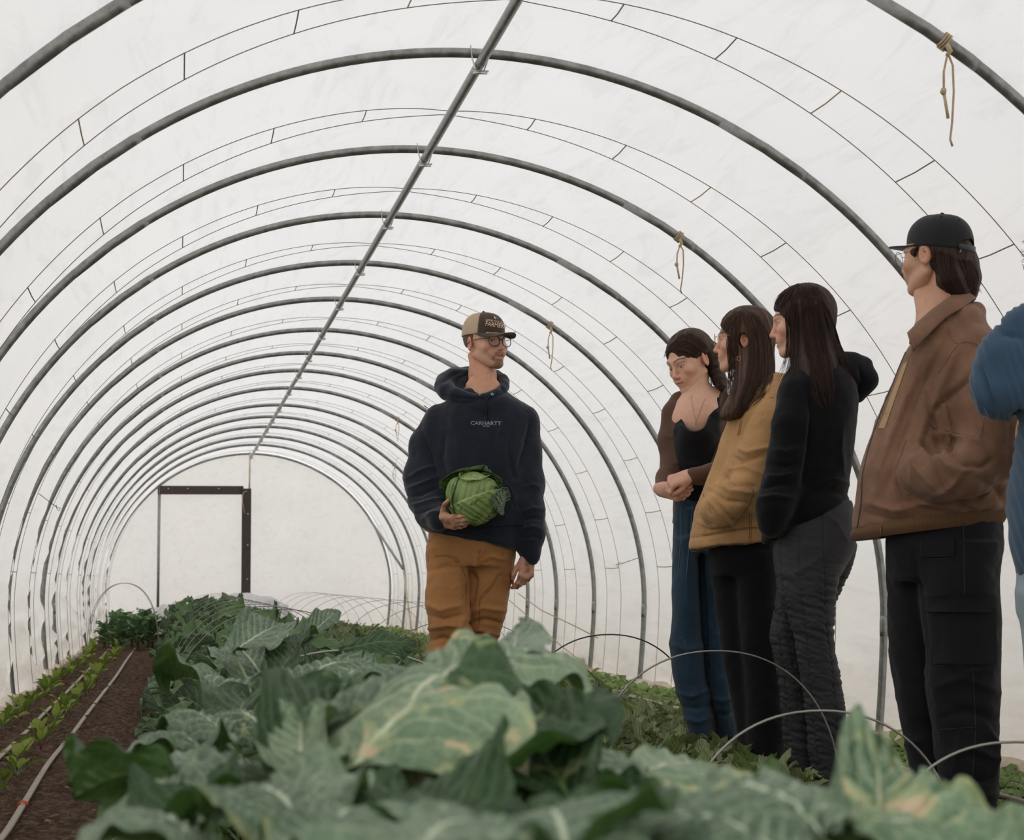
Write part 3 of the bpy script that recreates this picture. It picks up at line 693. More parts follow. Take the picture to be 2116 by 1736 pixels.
def brassicas():
    r = np.random.RandomState(12)
    com = dict(nu=20, nv=7, shape='ob', quilt=0.035, pet=0.3)
    P = [plant_proto('brassica_plant', 'leaves', 'stems', 13, 200+i, (MT['kale'], MT['stalk']), H=(0.30, 0.46), W=(0.50, 0.66), e0=(8, 80), e1=(-60, 5), sr=0.007, trunk=0.22, cup=0.3+0.1*(i % 3), wave=0.14+0.03*(i % 3), wf=3.4, **com) for i in range(5)]
    P += [plant_proto('brassica_plant', 'leaves', 'stems', 12, 230+i, (MT['kale_dark'], MT['stalk']), H=(0.28, 0.42), W=(0.48, 0.6), e0=(8, 80), e1=(-50, 15), sr=0.007, trunk=0.22, cup=0.4, wave=0.16, wf=3.6, **com) for i in range(2)]
    ordn = {0.17: 'left', 0.40: 'middle', 0.67: 'right'}
    cnt = {}
    for x0, nm in ordn.items():
        y = 2.15+r.rand()*0.2
        while y < 21.3:
            k = r.randint(5) if r.rand() < 0.85 else 5+r.randint(2)
            s = 0.90+r.rand()*0.22
            if y < 3.4: s *= 0.86
            if x0 == 0.67 and y > 4: s *= 0.84
            if x0 == 0.17: s *= 0.88
            ni = cnt.get(nm, 0); cnt[nm] = ni+1
            lb = 'grey-green brassica plant in the %s row of the middle bed' % nm if ni > 5 else '%s grey-green brassica plant of the %s row, behind the big foreground leaves' % (ORD[ni], nm)
            place(P[k], (x0+r.normal()*0.03, y, 0.04), r.rand()*6.28, s, lb, 'brassica plant', 'brassica plants in the %s row' % nm)
            y += 0.36+r.rand()*0.08
    for i, (x0, y0, s) in enumerate(((1.02, 1.95, 0.72), (0.80, 2.25, 0.78), (1.12, 2.45, 0.62), (0.62, 1.95, 0.8), (0.35, 1.9, 0.8), (0.10, 1.95, 0.72), (0.88, 1.6, 0.7), (1.30, 1.75, 0.62))):
        place(P[i % 6], (x0, y0, 0.04), i*1.1, s, 'low grey-green brassica plant filling in under the blurred foreground leaves', 'brassica plant', 'brassica plants under the foreground leaves')
    for p in P: kill(p)
brassicas()
def big_leaf(mb_parent, name, base, tip, Wd, rise, mat, seed, roll=0.0, cup=0.3, wave=0.09, wf=2.4, lean=(0, 0, 0), label=None, shape='ob', quilt=0.050, tipdrop=0.0, nu=34, nv=14):
    """a large leaf between two points in the air: spine is a bowed curve, blade lies across it"""
    A = np.array(base, float); B = np.array(tip, float); s_ = np.linspace(0, 1, nu+1)
    C = (A+B)/2+np.array([0, 0, rise])+np.array(lean)
    P = ((1-s_)**2)[:, None]*A+(2*s_*(1-s_))[:, None]*C+(s_**2)[:, None]*B; P[:, 2] -= tipdrop*s_**4
    T = np.gradient(P, axis=0); T /= np.linalg.norm(T, axis=1)[:, None]
    B_ = np.cross(T, [0, 0, 1.0]); B_ /= np.linalg.norm(B_, axis=1)[:, None]+1e-9; N = np.cross(B_, T)
    c, s2 = math.cos(roll), math.sin(roll); B_, N = B_*c+N*s2, -B_*s2+N*c
    r = np.random.RandomState(seed); ph = r.rand(6)*6.28
    u = s_; wd = (np.sin(PI*u**0.85))**0.55*(0.55+0.5*u) if shape == 'ob' else (1-u)**1.0*np.clip(u/0.12, 0, 1)**0.5+0.03*np.sin(PI*u)
    wd = wd*Wd/2; wd[0] = Wd*.03; wd[-1] = Wd*0.02
    t = np.linspace(-1, 1, 2*nv+1); U, Tt = np.meshgrid(u, t, indexing='ij'); Am = np.abs(Tt); Wm = wd[:, None]
    wv = wave*Wd*(Am**2)*(np.sin(wf*PI*U+ph[0]+np.where(Tt > 0, 0, ph[1]))+0.45*np.sin(2.7*wf*PI*U+ph[2]))
    qd = quilt*Wd*np.abs(np.sin((U-0.33*Am)*8*PI))*np.sin(Am*PI)**0.7
    qd = qd+0.016*Wd*vnoise(U*3+seed, Tt*2.5, U*0, seed, 3)+0.012*Wd*Am**3*np.sin(26*U+ph[3]+2*np.sin(9*U))
    eg = 1+Am*(0.05*np.sin(U*19+ph[4]+3*np.sign(Tt))+0.014*np.sin(U*43+ph[5]))
    X = P[:, None]+B_[:, None]*(Tt*Wm*eg*np.cos(cup*Am))[..., None]+N[:, None]*((Am**1.5)*Wm*np.sin(cup)+wv+qd)[..., None]
    m = MB(); m.grid(X, np.stack([U, (Tt+1)/2], -1)); o = m.build(name, mat, mb_parent)
    if label: o['label'] = label
    return o
def near_brassicas():
    """the plants in front of the lens, each leaf a part of its plant"""
    K, D, S = MT['kale'], MT['kale_dark'], MT['kale_spot']
    # (plant foot, label, leaves: tip pixel, tip depth, base pixel, base depth, width, rise, material, roll, cup)
    PL = [
     ((0.62, 1.55), 'large brassica plant with the big spotted leaves at the centre of the foreground', [
        ((1205, 1375), 1.95, (905, 1395), 1.62, 0.20, 0.035, S, -0.35, -0.35),
        ((1030, 1480), 1.5, (700, 1660), 1.35, 0.26, 0.10, S, 0.15, -0.55),
        ((740, 1640), 1.38, (1010, 1400), 1.75, 0.27, 0.09, S, 0.1, -0.6),
        ((1075, 1288), 2.05, (1045, 1420), 1.75, 0.10, 0.01, K, 0.5, -0.3),
        ((1000, 1640), 1.35, (1180, 1500), 1.55, 0.22, 0.06, D, 0.2, 0.4),
        ((640, 1500), 1.7, (905, 1400), 1.7, 0.20, 0.04, K, -0.3, -0.5)]),
     ((0.98, 1.45), 'brassica plant with a wavy folded leaf right of the centre foreground', [
        ((1250, 1560), 1.6, (1060, 1640), 1.35, 0.20, 0.04, K, -0.2, -0.5),
        ((1480, 1600), 1.7, (1260, 1640), 1.4, 0.17, 0.035, S, -0.3, -0.4),
        ((1050, 1560), 1.55, (1200, 1700), 1.3, 0.18, 0.05, D, 0.4, 0.5),
        ((1240, 1660), 1.45, (1110, 1760), 1.2, 0.16, 0.03, D, 0.1, 0.3),
        ((1490, 1700), 1.25, (1120, 1790), 1.1, 0.20, 0.05, K, -0.2, -0.5)]),
     ((1.15, 1.15), 'brassica plant with the pointed blurred leaf at the lower right', [
        ((1822, 1533), 1.18, (1800, 1900), 1.0, 0.34, 0.0, S, 0.25, -0.35),
        ((2030, 1760), 1.05, (1760, 1700), 1.0, 0.11, 0.02, S, -0.3, -0.4),
        ((1690, 1640), 1.3, (1480, 1760), 1.1, 0.15, 0.04, K, -0.3, -0.5),
        ((1560, 1640), 1.2, (1760, 1800), 1.0, 0.20, 0.05, K, -0.2, -0.5),
        ((1440, 1690), 1.05, (1700, 1730), 0.95, 0.17, 0.05, K, 0.1, -0.5),
        ((1340, 1740), 1.0, (1640, 1800), 0.9, 0.16, 0.045, K, 0.1, -0.5)]),
     ((0.25, 1.45), 'brassica plant with a brown-edged curled leaf in the left foreground', [
        ((620, 1482), 1.6, (625, 1640), 1.45, 0.13, 0.01, S, 0.3, 0.6),
        ((700, 1440), 1.75, (560, 1600), 1.5, 0.17, 0.03, D, -0.4, 0.5),
        ((560, 1640), 1.3, (650, 1780), 1.15, 0.17, 0.02, K, 0.2, 0.3),
        ((480, 1660), 1.35, (620, 1700), 1.2, 0.15, 0.04, K, 0.0, -0.5),
        ((770, 1690), 1.2, (640, 1800), 1.05, 0.16, 0.04, K, 0.0, -0.4),
        ((850, 1640), 1.3, (960, 1790), 1.1, 0.19, 0.02, D, 0.3, 0.4)]),
     ((0.05, 1.6), 'brassica plant with the long dark green leaf pointing at the soil path', [
        ((150, 1655), 1.75, (345, 1625), 1.6, 0.14, 0.035, D, -0.6, 0.35),
        ((235, 1715), 1.6, (360, 1640), 1.55, 0.13, 0.05, K, 0.1, -0.5),
        ((420, 1560), 1.9, (330, 1690), 1.6, 0.15, 0.03, K, 0.3, 0.4),
        ((430, 1660), 1.5, (330, 1760), 1.4, 0.16, 0.03, D, 0.3, 0.5),
        ((560, 1600), 1.6, (400, 1680), 1.5, 0.17, 0.05, K, -0.2, -0.4),
        ((200, 1740), 1.3, (420, 1760), 1.2, 0.14, 0.05, K, -0.2, -0.5)]),
     ((0.55, 0.95), 'brassica plant nearest the lens at the bottom edge', [
        ((690, 1760), 0.95, (900, 1790), 0.85, 0.15, 0.03, K, -0.2, -0.4),
        ((985, 1700), 0.95, (840, 1790), 0.85, 0.12, 0.02, K, -0.2, -0.4),
        ((1130, 1690), 1.0, (1180, 1800), 0.85, 0.14, 0.03, K, 0.2, -0.4),
        ((1300, 1700), 1.0, (1180, 1800), 0.85, 0.12, 0.02, D, 0.2, 0.4)]),
     ((0.42, 2.6), 'brassica plant with a tall twisted leaf rising above the row', [
        ((698, 1262), 3.9, (620, 1335), 3.75, 0.085, 0.008, K, -0.5, 0.5),
        ((578, 1290), 3.8, (480, 1350), 3.5, 0.15, 0.01, K, -0.5, 0.4),
        ((630, 1310), 3.8, (575, 1400), 3.5, 0.15, 0.01, D, 0.3, 0.4),
        ((860, 1328), 3.7, (700, 1345), 3.6, 0.11, 0.02, D, -0.6, -0.3),
        ((745, 1370), 3.0, (600, 1440), 2.8, 0.22, 0.05, K, -0.2, -0.5),
        ((480, 1330), 3.9, (560, 1430), 3.6, 0.22, 0.03, K, 0.4, 0.4),
        ((355, 1410), 3.4, (500, 1470), 3.2, 0.26, 0.05, K, -0.2, 0.3),
        ((450, 1500), 2.6, (560, 1540), 2.5, 0.22, 0.07, K, -0.1, -0.6),
        ((520, 1440), 3.0, (470, 1530), 2.7, 0.18, 0.03, D, 0.2, 0.4),
        ((860, 1400), 2.6, (660, 1440), 2.4, 0.16, 0.06, K, 0.1, -0.5),
        ((345, 1500), 2.5, (470, 1530), 2.4, 0.17, 0.06, K, -0.1, -0.5),
        ((280, 1560), 2.4, (420, 1560), 2.3, 0.16, 0.06, K, -0.2, -0.5)]),
    ]
    for pi, (ft, lb, lv) in enumerate(PL):
        root = empty('brassica_plant', (ft[0], ft[1], 0.04)); tag(root, lb, 'brassica plant')
        o = np.array([ft[0], ft[1], 0.04]); zt = 0.34; m = MB()
        m.tube([(0, 0, -0.06), (0.01, 0.01, 0.16), (0, 0, zt)], [0.018, 0.016, 0.010], 8); m.build('stem', MT['stalk'], root)
        for k, (tp, ty, bp, by, wd, rise, mat, roll, cup) in enumerate(lv):
            A = at(bp[0], bp[1], by)-o; B = at(tp[0], tp[1], ty)-o
            big_leaf(root, 'leaf', A, B, wd, rise, mat, 500+pi*20+k, roll=roll, cup=cup, wave=0.11, shape='tri' if mat is S and tp == (1822, 1533) else 'ob', label='spotted yellow-flecked leaf' if mat is S else None)
            m = MB(); zs = 0.12+0.2*(k/len(lv)); t = np.linspace(0, 1, 9)[:, None]; p0 = np.array([0, 0, zs]); p1 = (p0+A)/2+np.array([0, 0, -0.13]); d = B-A; d /= np.linalg.norm(d)
            m.tube((1-t)**2*p0+2*t*(1-t)*p1+t**2*(A+d*0.01), np.linspace(0.0055, 0.0032, 9), 6); m.build('leaf_stalk', MT['stalk'], root)
near_brassicas()

# ------------------------------------------------------------------ sculpting with distance fields
class SDF:
    def __init__(s, lo, hi, h):
        s.lo = np.array(lo, float); s.h = h; s.n = np.ceil((np.array(hi)-s.lo)/h).astype(int)+1
        s.ax = [(s.lo[i]+np.arange(s.n[i])*h).astype(np.float32) for i in range(3)]
        s.F = np.full(s.n, 0.5, dtype=np.float32)
    def box(s, lo, hi):
        sl = []
        for i in range(3):
            a = int(max(0, math.floor((lo[i]-s.lo[i])/s.h))); b = int(min(s.n[i], math.ceil((hi[i]-s.lo[i])/s.h)+1)); sl.append(slice(a, max(a, b)))
        return tuple(sl), s.ax[0][sl[0]][:, None, None], s.ax[1][sl[1]][None, :, None], s.ax[2][sl[2]][None, None, :]
    def put(s, sl, f, k, op):
        a = s.F[sl]
        if a.size == 0: return
        if op == 'u':
            h = np.maximum(k-np.abs(a-f), 0)/k; s.F[sl] = np.minimum(a, f)-h*h*k*0.25
        elif op == 'x':
            h = np.maximum(k-np.abs(a-f), 0)/k; s.F[sl] = np.maximum(a, f)+h*h*k*0.25
        else:
            h = np.maximum(k-np.abs(a+f), 0)/k; s.F[sl] = np.maximum(a, -f)+h*h*k*0.25
    def cap(s, a, b, ra, rb, k=0.01, op='u', nrm=None, fl=1.0):
        a = np.array(a, float); b = np.array(b, float); m = max(ra, rb)*max(1, fl)+k+3*s.h
        sl, X, Y, Z = s.box(np.minimum(a, b)-m, np.maximum(a, b)+m)
        x, y, z = X-a[0], Y-a[1], Z-a[2]; d = b-a; dd = max(1e-9, d@d)
        t = np.clip((x*d[0]+y*d[1]+z*d[2])/dd, 0, 1)
        x, y, z = x-t*d[0], y-t*d[1], z-t*d[2]
        if nrm is not None:
            n = np.array(nrm, float); n /= np.linalg.norm(n); q = (x*n[0]+y*n[1]+z*n[2])*(1/fl-1); x, y, z = x+n[0]*q, y+n[1]*q, z+n[2]*q
        f = np.sqrt(x*x+y*y+z*z)-(ra+(rb-ra)*t)
        if nrm is not None: f = f*min(1, fl)
        s.put(sl, f, k, op); return s
    def chain(s, P, R, k=0.01, op='u', kj=None, nrm=None, fl=1.0):
        for i in range(len(P)-1): s.cap(P[i], P[i+1], R[i], R[i+1], k if i == 0 else (kj or k), op, nrm, fl)
        return s
    def ell(s, c, r, k=0.01, op='u', R=None):
        c = np.array(c, float); r = np.array(r, float); m = r.max()+k+3*s.h if R is not None else r+k+3*s.h
        sl, X, Y, Z = s.box(c-m, c+m); x, y, z = X-c[0], Y-c[1], Z-c[2]
        if R is not None:
            R = np.asarray(R); x, y, z = (x*R[0, 0]+y*R[1, 0]+z*R[2, 0], x*R[0, 1]+y*R[1, 1]+z*R[2, 1], x*R[0, 2]+y*R[1, 2]+z*R[2, 2])
        k0 = np.sqrt((x/r[0])**2+(y/r[1])**2+(z/r[2])**2); k1 = np.sqrt((x/r[0]**2)**2+(y/r[1]**2)**2+(z/r[2]**2)**2)+1e-9
        s.put(sl, k0*(k0-1)/k1, k, op); return s
    def loft(s, st, k=0.02, op='u', p=2.3, bot=None, top=None, sm=0.02, kc=0.012):
        """st rows (z, cu, cv, ru, rv); bot/top planes (z, slope_u, slope_v) taken about the mean centre"""
        st = np.array(sorted(st), float); z0, z1 = st[0, 0], st[-1, 0]; m = st[:, 3:5].max()+k+3*s.h
        lo = [st[:, 1].min()-m, st[:, 2].min()-m, z0-k-0.1]; hi = [st[:, 1].max()+m, st[:, 2].max()+m, z1+k+0.1]
        sl, X, Y, Z = s.box(lo, hi); zz = np.asarray(Z).ravel()
        g = np.arange(z0-0.15, z1+0.15, 0.004); ker = np.exp(-0.5*(np.arange(-15, 16)*0.004/sm)**2); ker /= ker.sum()
        def I(c):
            v = np.interp(g, st[:, 0], st[:, c]); v = np.convolve(np.pad(v, 15, mode='edge'), ker, mode='valid'); return np.interp(zz, g, v)[None, None, :]
        cu, cv, ru, rv = I(1), I(2), I(3), I(4)
        f = ((np.abs((X-cu)/ru)**p+np.abs((Y-cv)/rv)**p)**(1/p)-1)*np.minimum(ru, rv)
        mu, mv = st[:, 1].mean(), st[:, 2].mean()
        b = bot or (z0, 0, 0); t = top or (z1, 0, 0)
        for q in ((b[0]+b[1]*(X-mu)+b[2]*(Y-mv))-Z, Z-(t[0]+t[1]*(X-mu)+t[2]*(Y-mv))):
            h = np.maximum(kc-np.abs(f-q), 0)/kc; f = np.maximum(f, q)+h*h*kc*0.25
        s.put(sl, f.astype(np.float32), k, op); return s
    def mesh(s):
        F = s.F; S = F < 0
        o = [(i, j, k) for i in (0, 1) for j in (0, 1) for k in (0, 1)]
        n = np.array(F.shape)-1
        c = sum(S[i:i+n[0], j:j+n[1], k:k+n[2]].astype(np.int8) for i, j, k in o)
        act = (c > 0) & (c < 8); idx = np.argwhere(act); vid = np.full(act.shape, -1, np.int64); vid[act] = np.arange(len(idx))
        acc = np.zeros((len(idx), 3)); cnt = np.zeros(len(idx)); val = {q: F[idx[:, 0]+q[0], idx[:, 1]+q[1], idx[:, 2]+q[2]] for q in o}
        for a in o:
            for ax in range(3):
                if a[ax]: continue
                b = list(a); b[ax] = 1; b = tuple(b); fa, fb = val[a], val[b]; m = (fa < 0) != (fb < 0); t = np.where(m, fa/(fa-fb+1e-12), 0)
                p = np.repeat(np.array(a, float)[None], len(idx), 0); p[:, ax] += t; acc += p*m[:, None]; cnt += m
        V = (idx+acc/np.maximum(cnt, 1)[:, None])*s.h+s.lo
        Q = []
        for ax in range(3):
            a1, a2 = [(1, 2), (2, 0), (0, 1)][ax]
            A = [slice(1, -1)]*3; A[ax] = slice(0, -1); B = list(A); B[ax] = slice(1, None)
            Sa, Sb = S[tuple(A)], S[tuple(B)]; e = np.argwhere(Sa != Sb)
            if len(e) == 0: continue
            pos = e+np.array([1, 1, 1]); pos[:, ax] -= 1
            flip = Sa[e[:, 0], e[:, 1], e[:, 2]]
            d1 = np.zeros(3, int); d1[a1] = 1; d2 = np.zeros(3, int); d2[a2] = 1
            q = [vid[tuple((pos-x).T)] for x in (d1+d2, d2, 0*d1, d1)]; q = np.stack(q, -1); q[~flip] = q[~flip][:, ::-1]; Q.append(q)
        Q = np.concatenate(Q); Q = Q[(Q >= 0).all(1)]
        return V, Q
def normals(V, Q):
    n = np.cross(V[Q[:, 2]]-V[Q[:, 0]], V[Q[:, 3]]-V[Q[:, 1]]); N = np.zeros_like(V)
    for i in range(4): np.add.at(N, Q[:, i], n)
    return N/(np.linalg.norm(N, axis=1)[:, None]+1e-12)
def relax(V, Q, it=1, lam=0.5):
    for _ in range(it):
        A = np.zeros_like(V); c = np.zeros(len(V))
        for i in range(4):
            np.add.at(A, Q[:, i], V[Q[:, (i+1) % 4]]); np.add.at(c, Q[:, i], 1)
            np.add.at(A, Q[:, i], V[Q[:, (i+3) % 4]]); np.add.at(c, Q[:, i], 1)
        V = V*(1-lam)+lam*A/c[:, None]
    return V
from mathutils.bvhtree import BVHTree

class Figure:
    """a person: local axes u (across the view, to the right), v (away), z (up)"""
    def __init__(s, px, d, label, name='person', group=None, ground=0.0):
        v = ray(px, 1190); v = v/(v@CF)*d; s.O = np.array([v[0], v[1], 0.0]); s.phi = math.atan2(v[0], v[1])
        s.U = np.array([math.cos(s.phi), -math.sin(s.phi), 0]); s.D = np.array([math.sin(s.phi), math.cos(s.phi), 0])
        s.root = empty(name, s.O, -s.phi); tag(s.root, label, 'person', group)
        s.g = ground
        s.eye = np.array([(-s.O)@s.U, (-s.O)@s.D, EYE])
        s.tgt = []
    def J(s, px, py, v=0.0):
        r = ray(px, py); t = (v+s.O@s.D)/(r@s.D); p = r*t; p[2] += EYE; q = p-s.O
        return np.array([q@s.U, q@s.D, p[2]])
    def rd(s, px, py):
        r = ray(px, py); return np.array([r@s.U, r@s.D, r[2]])
    def rows(s, R):
        """rows (py, x_left, x_right, v, depth radius) -> loft stations"""
        out = []
        for py, xl, xr, v, dr in R:
            a, b = s.J(xl, py, v), s.J(xr, py, v); out.append(((a[2]+b[2])/2, (a[0]+b[0])/2, v, (b[0]-a[0])/2, dr))
        return out
    def slope(s, A, B, v=0.0, R=None):
        """clip plane through two sighted points"""
        a, b = s.J(*A, v), s.J(*B, v); sl = (b[2]-a[2])/(b[0]-a[0]); mu = np.mean([q[1] for q in R]); return (a[2]+sl*(mu-a[0]), sl, 0.0)
    def grid(s, R, h, pad=0.08):
        a = np.array(R); return SDF(a.min(0)-pad, a.max(0)+pad, h)
    def part(s, name, sd, mat, noise=None, label=None, it=1, col=None, target=True, uvf=None):
        V, Q = sd.mesh()
        if it: V = relax(V, Q, it)
        if noise is not None: V = V+normals(V, Q)*noise(V)[:, None]
        o = mesh(name, V, Q, mat, s.root, uv=None if uvf is None else uvf(V), col=None if col is None else col(V))
        if label: o['label'] = label
        if target: s.tgt.append(BVHTree.FromPolygons(V.tolist(), Q.tolist())); o['_t'] = 1; del o['_t']
        o_b = s.tgt[-1] if target else None
        s.last = (V, Q, o_b)
        return o
    def hit(s, px, py, bv=None, v=0.0, off=0.0):
        d = s.rd(px, py); d = d/np.linalg.norm(d); best = None
        for b in ([bv] if bv is not None else s.tgt):
            loc, nr, i, dist = b.ray_cast(Vector(s.eye), Vector(d))
            if loc is not None and (best is None or dist < best[1]): best = (np.array(loc), dist)
        if best is None: return s.J(px, py, v)-d*off, False
        return best[0]-d*off, True
    def line(s, name, pts, r, mat, bv=None, off=0.0, n=None, label=None, parent=None):
        """a seam, cord or stitch line lying on what is already there"""
        P = np.array(pts, float); L = np.concatenate([[0], np.cumsum(np.hypot(*np.diff(P[:, :2], axis=0).T))]); n = n or max(4, int(L[-1]/5)); t = np.linspace(0, L[-1], n)
        q = [s.hit(np.interp(a, L, P[:, 0]), np.interp(a, L, P[:, 1]), bv, off=off)[0] for a in t]
        q = np.array(q)
        for _ in range(2): q[1:-1] = (q[:-2]+2*q[1:-1]+q[2:])/4
        m = MB(); m.tube(q, r, 5); o = m.build(name, mat, parent or s.root)
        if label: o['label'] = label
        return o
    def patch(s, name, quad, mat, nx=12, ny=10, off=0.004, bv=None, label=None, parent=None, smooth_it=3):
        """a flat piece of cloth lying on the surface; quad = 4 px corners (tl, tr, br, bl)"""
        tl, tr, br, bl = [np.array(q, float) for q in quad]; P = np.empty((ny, nx, 3)); U = np.empty((ny, nx, 2))
        for j in range(ny):
            for i in range(nx):
                a, b = i/(nx-1), j/(ny-1); c = (tl*(1-a)+tr*a)*(1-b)+(bl*(1-a)+br*a)*b
                P[j, i] = s.hit(c[0], c[1], bv)[0]; U[j, i] = (a, 1-b)
        for _ in range(smooth_it):
            P[1:-1, 1:-1] = (P[:-2, 1:-1]+P[2:, 1:-1]+P[1:-1, :-2]+P[1:-1, 2:])/4
        d = P-s.eye; d /= np.linalg.norm(d, axis=-1)[..., None]
        m = MB(); m.grid(P-d*off, U)
        a = P-d*off; b = P+d*0.004
        for e1, e2 in ((a[0], b[0]), (b[-1], a[-1]), (b[:, 0], a[:, 0]), (a[:, -1], b[:, -1])): m.grid(np.stack([e1, e2]))
        o = m.build(name, mat, parent or s.root)
        if label: o['label'] = label
        return o
    def text(s, name, txt, c, hgt, mat, bv, ang=0.0, wid=None, off=0.002, parent=None, label=None, parts=None):
        """lettering laid on the surface; c = centre px, hgt and wid in px"""
        cu = bpy.data.curves.new(name, 'FONT'); cu.body = txt; cu.align_x = 'CENTER'; cu.align_y = 'CENTER'; cu.size = 1; cu.resolution_u = 2
        if wid and wid > 0 and len(txt) == 8: cu.offset = 0.02
        ob = bpy.data.objects.new(name, cu); COL.objects.link(ob); dg = bpy.context.evaluated_depsgraph_get(); me = bpy.data.meshes.new_from_object(ob.evaluated_get(dg))
        V = np.array([v.co[:] for v in me.vertices]); Fc = [tuple(p.vertices) for p in me.polygons]; bpy.data.objects.remove(ob)
        w0 = V[:, 0].max()-V[:, 0].min(); h0 = V[:, 1].max()-V[:, 1].min(); V[:, 0] -= (V[:, 0].max()+V[:, 0].min())/2; V[:, 1] -= (V[:, 1].max()+V[:, 1].min())/2
        sx_ = (wid or hgt*w0/h0)/w0; sy_ = hgt/h0; ca, sa = math.cos(ang), math.sin(ang)
        P = []
        for x_, y_, _ in V:
            a, b = x_*sx_, -y_*sy_; P.append(s.hit(c[0]+a*ca-b*sa, c[1]+a*sa+b*ca, bv, off=off)[0])
        o = mesh(name, P, Fc, mat, parent or s.root, smooth=False)
        if label: o['label'] = label
        return o

def bump_noise(amp, f, seed, st=(1, 1, 1), ridge=False):
    def g(V):
        n = vnoise(V[:, 0]*f*st[0], V[:, 1]*f*st[1], V[:, 2]*f*st[2], seed, 3)
        if ridge: n = 0.55-np.abs(n)
        return amp*n
    return g
def addn(*fs):
    return lambda V: sum(f(V) for f in fs)
def strokes(fig, L):
    """drawn folds: (polyline px, width m, height m): ridges (or creases when negative) on the side of the cloth that faces the viewer"""
    def g(V):
        d = np.zeros(len(V)); rel = V-fig.eye
        # project the vertices back to the picture
        W = rel[:, :1]*fig.U+rel[:, 1:2]*fig.D+np.stack([0*rel[:, 2], 0*rel[:, 2], rel[:, 2]], -1)
        f = W@CF; px = 1058+F_PX*(W@CR)/f; py = 868-F_PX*(W@CU)/f; sc_ = F_PX/f
        for P, wd, h in L:
            P = np.array(P, float); best = np.full(len(V), 1e9); tt = np.zeros(len(V)); n = len(P)-1
            for i in range(n):
                a, b = P[i], P[i+1]; e = b-a; t = np.clip(((px-a[0])*e[0]+(py-a[1])*e[1])/(e@e), 0, 1)
                dd = np.hypot(px-a[0]-t*e[0], py-a[1]-t*e[1]); m = dd < best; best = np.where(m, dd, best); tt = np.where(m, (i+t)/n, tt)
            q = best/sc_/wd; d += 1.35*h*(np.exp(-q*q)*0.5+0.5*np.exp(-np.abs(q)*1.9))*np.sin(PI*np.clip(tt*0.9+0.05, 0, 1))**0.5
        return d
    return g
def rot_frame(psi, pitch=0.0, roll=0.0):
    """columns: person's right, forward, up, in figure coordinates. psi 0 faces the camera, 90 faces picture-left"""
    a, b = rad(psi), rad(pitch)
    fh = np.array([-math.sin(a), -math.cos(a), 0]); f = fh*math.cos(b)+np.array([0, 0, -math.sin(b)]); w = fh*math.sin(b)+np.array([0, 0, math.cos(b)])
    r_ = np.cross(f, w); c, s_ = math.cos(rad(roll)), math.sin(rad(roll))
    return np.stack([r_*c+w*s_, f, -r_*s_+w*c], -1)

def skin_mat(name='skin'):
    s = NT(name); b = s.n('BsdfPrincipled'); s.l(b.outputs[0], s.out.inputs[0])
    a = s.n('Attribute'); a.attribute_name = 'Col'
    n = s.noise(60, 3, 0.6); s.l(s.mix(0.12, a.outputs['Color'], s.mix(s.ramp(n, [(0.35, 0.0), (0.65, 1.0)]), srgb(160, 96, 74), srgb(232, 190, 160))), b.inputs['Base Color'])
    s.val(b, Roughness=0.5); b.inputs['Specular IOR Level'].default_value = 0.35
    b.inputs['Subsurface Weight'].default_value = 0.12; b.inputs['Subsurface Radius'].default_value = (0.01, 0.004, 0.002); b.inputs['Subsurface Scale'].default_value = 0.6
    n2 = s.noise(380, 2); bp = s.n('Bump'); s.val(bp, Strength=0.15, Distance=0.001); s.l(n2, bp.inputs['Height']); s.l(bp.outputs[0], b.inputs['Normal'])
    return s.m
def hair_mat(name, c0, c1, c2):
    s = NT(name); b = s.n('BsdfPrincipled'); s.l(b.outputs[0], s.out.inputs[0])
    u = s.n('UVMap'); mp = s.n('Mapping'); mp.inputs['Scale'].default_value = (38, 1.6, 1); s.l(u.outputs[0], mp.inputs[0])
    n = s.noise(1.0, 5, 0.7, vec=mp.outputs[0]); n2 = s.noise(2.6, 4, 0.6, vec=mp.outputs[0], dist=0.3)
    s.l(s.ramp(n, [(0.3, c0), (0.52, c1), (0.75, c2)]), b.inputs['Base Color'])
    s.val(b, Roughness=0.55); b.inputs['Specular IOR Level'].default_value = 0.22
    bp = s.n('Bump'); s.val(bp, Strength=0.7, Distance=0.004); s.l(s.math('ADD', n, n2), bp.inputs['Height']); s.l(bp.outputs[0], b.inputs['Normal'])
    return s.m
SK = skin_mat()
MT['eye'] = plain('eyeball', srgb(226, 220, 214), 0.15)
MT['iris'] = plain('iris', srgb(58, 44, 34), 0.15)
MT['teeth'] = plain('teeth', srgb(216, 206, 192), 0.3)
MT['frame_black'] = plain('black_frame', srgb(30, 28, 28), 0.3)
MT['gold'] = plain('gold_frame', srgb(214, 160, 130), 0.25, 0.8)
def glass_mat():
    s = NT('spectacle_lens'); t = s.n('BsdfTransparent'); g = s.n('BsdfGlossy'); s.val(g, Roughness=0.05); t.inputs[0].default_value = (0.95, 0.96, 0.96, 1)
    fr = s.n('LayerWeight'); fr.inputs[0].default_value = 0.35; m = s.n('MixShader'); s.l(s.math('MULTIPLY', fr.outputs['Fresnel'], 0.22), m.inputs[0]); s.l(t.outputs[0], m.inputs[1]); s.l(g.outputs[0], m.inputs[2]); s.l(m.outputs[0], s.out.inputs[0]); return s.m
MT['lens'] = glass_mat()

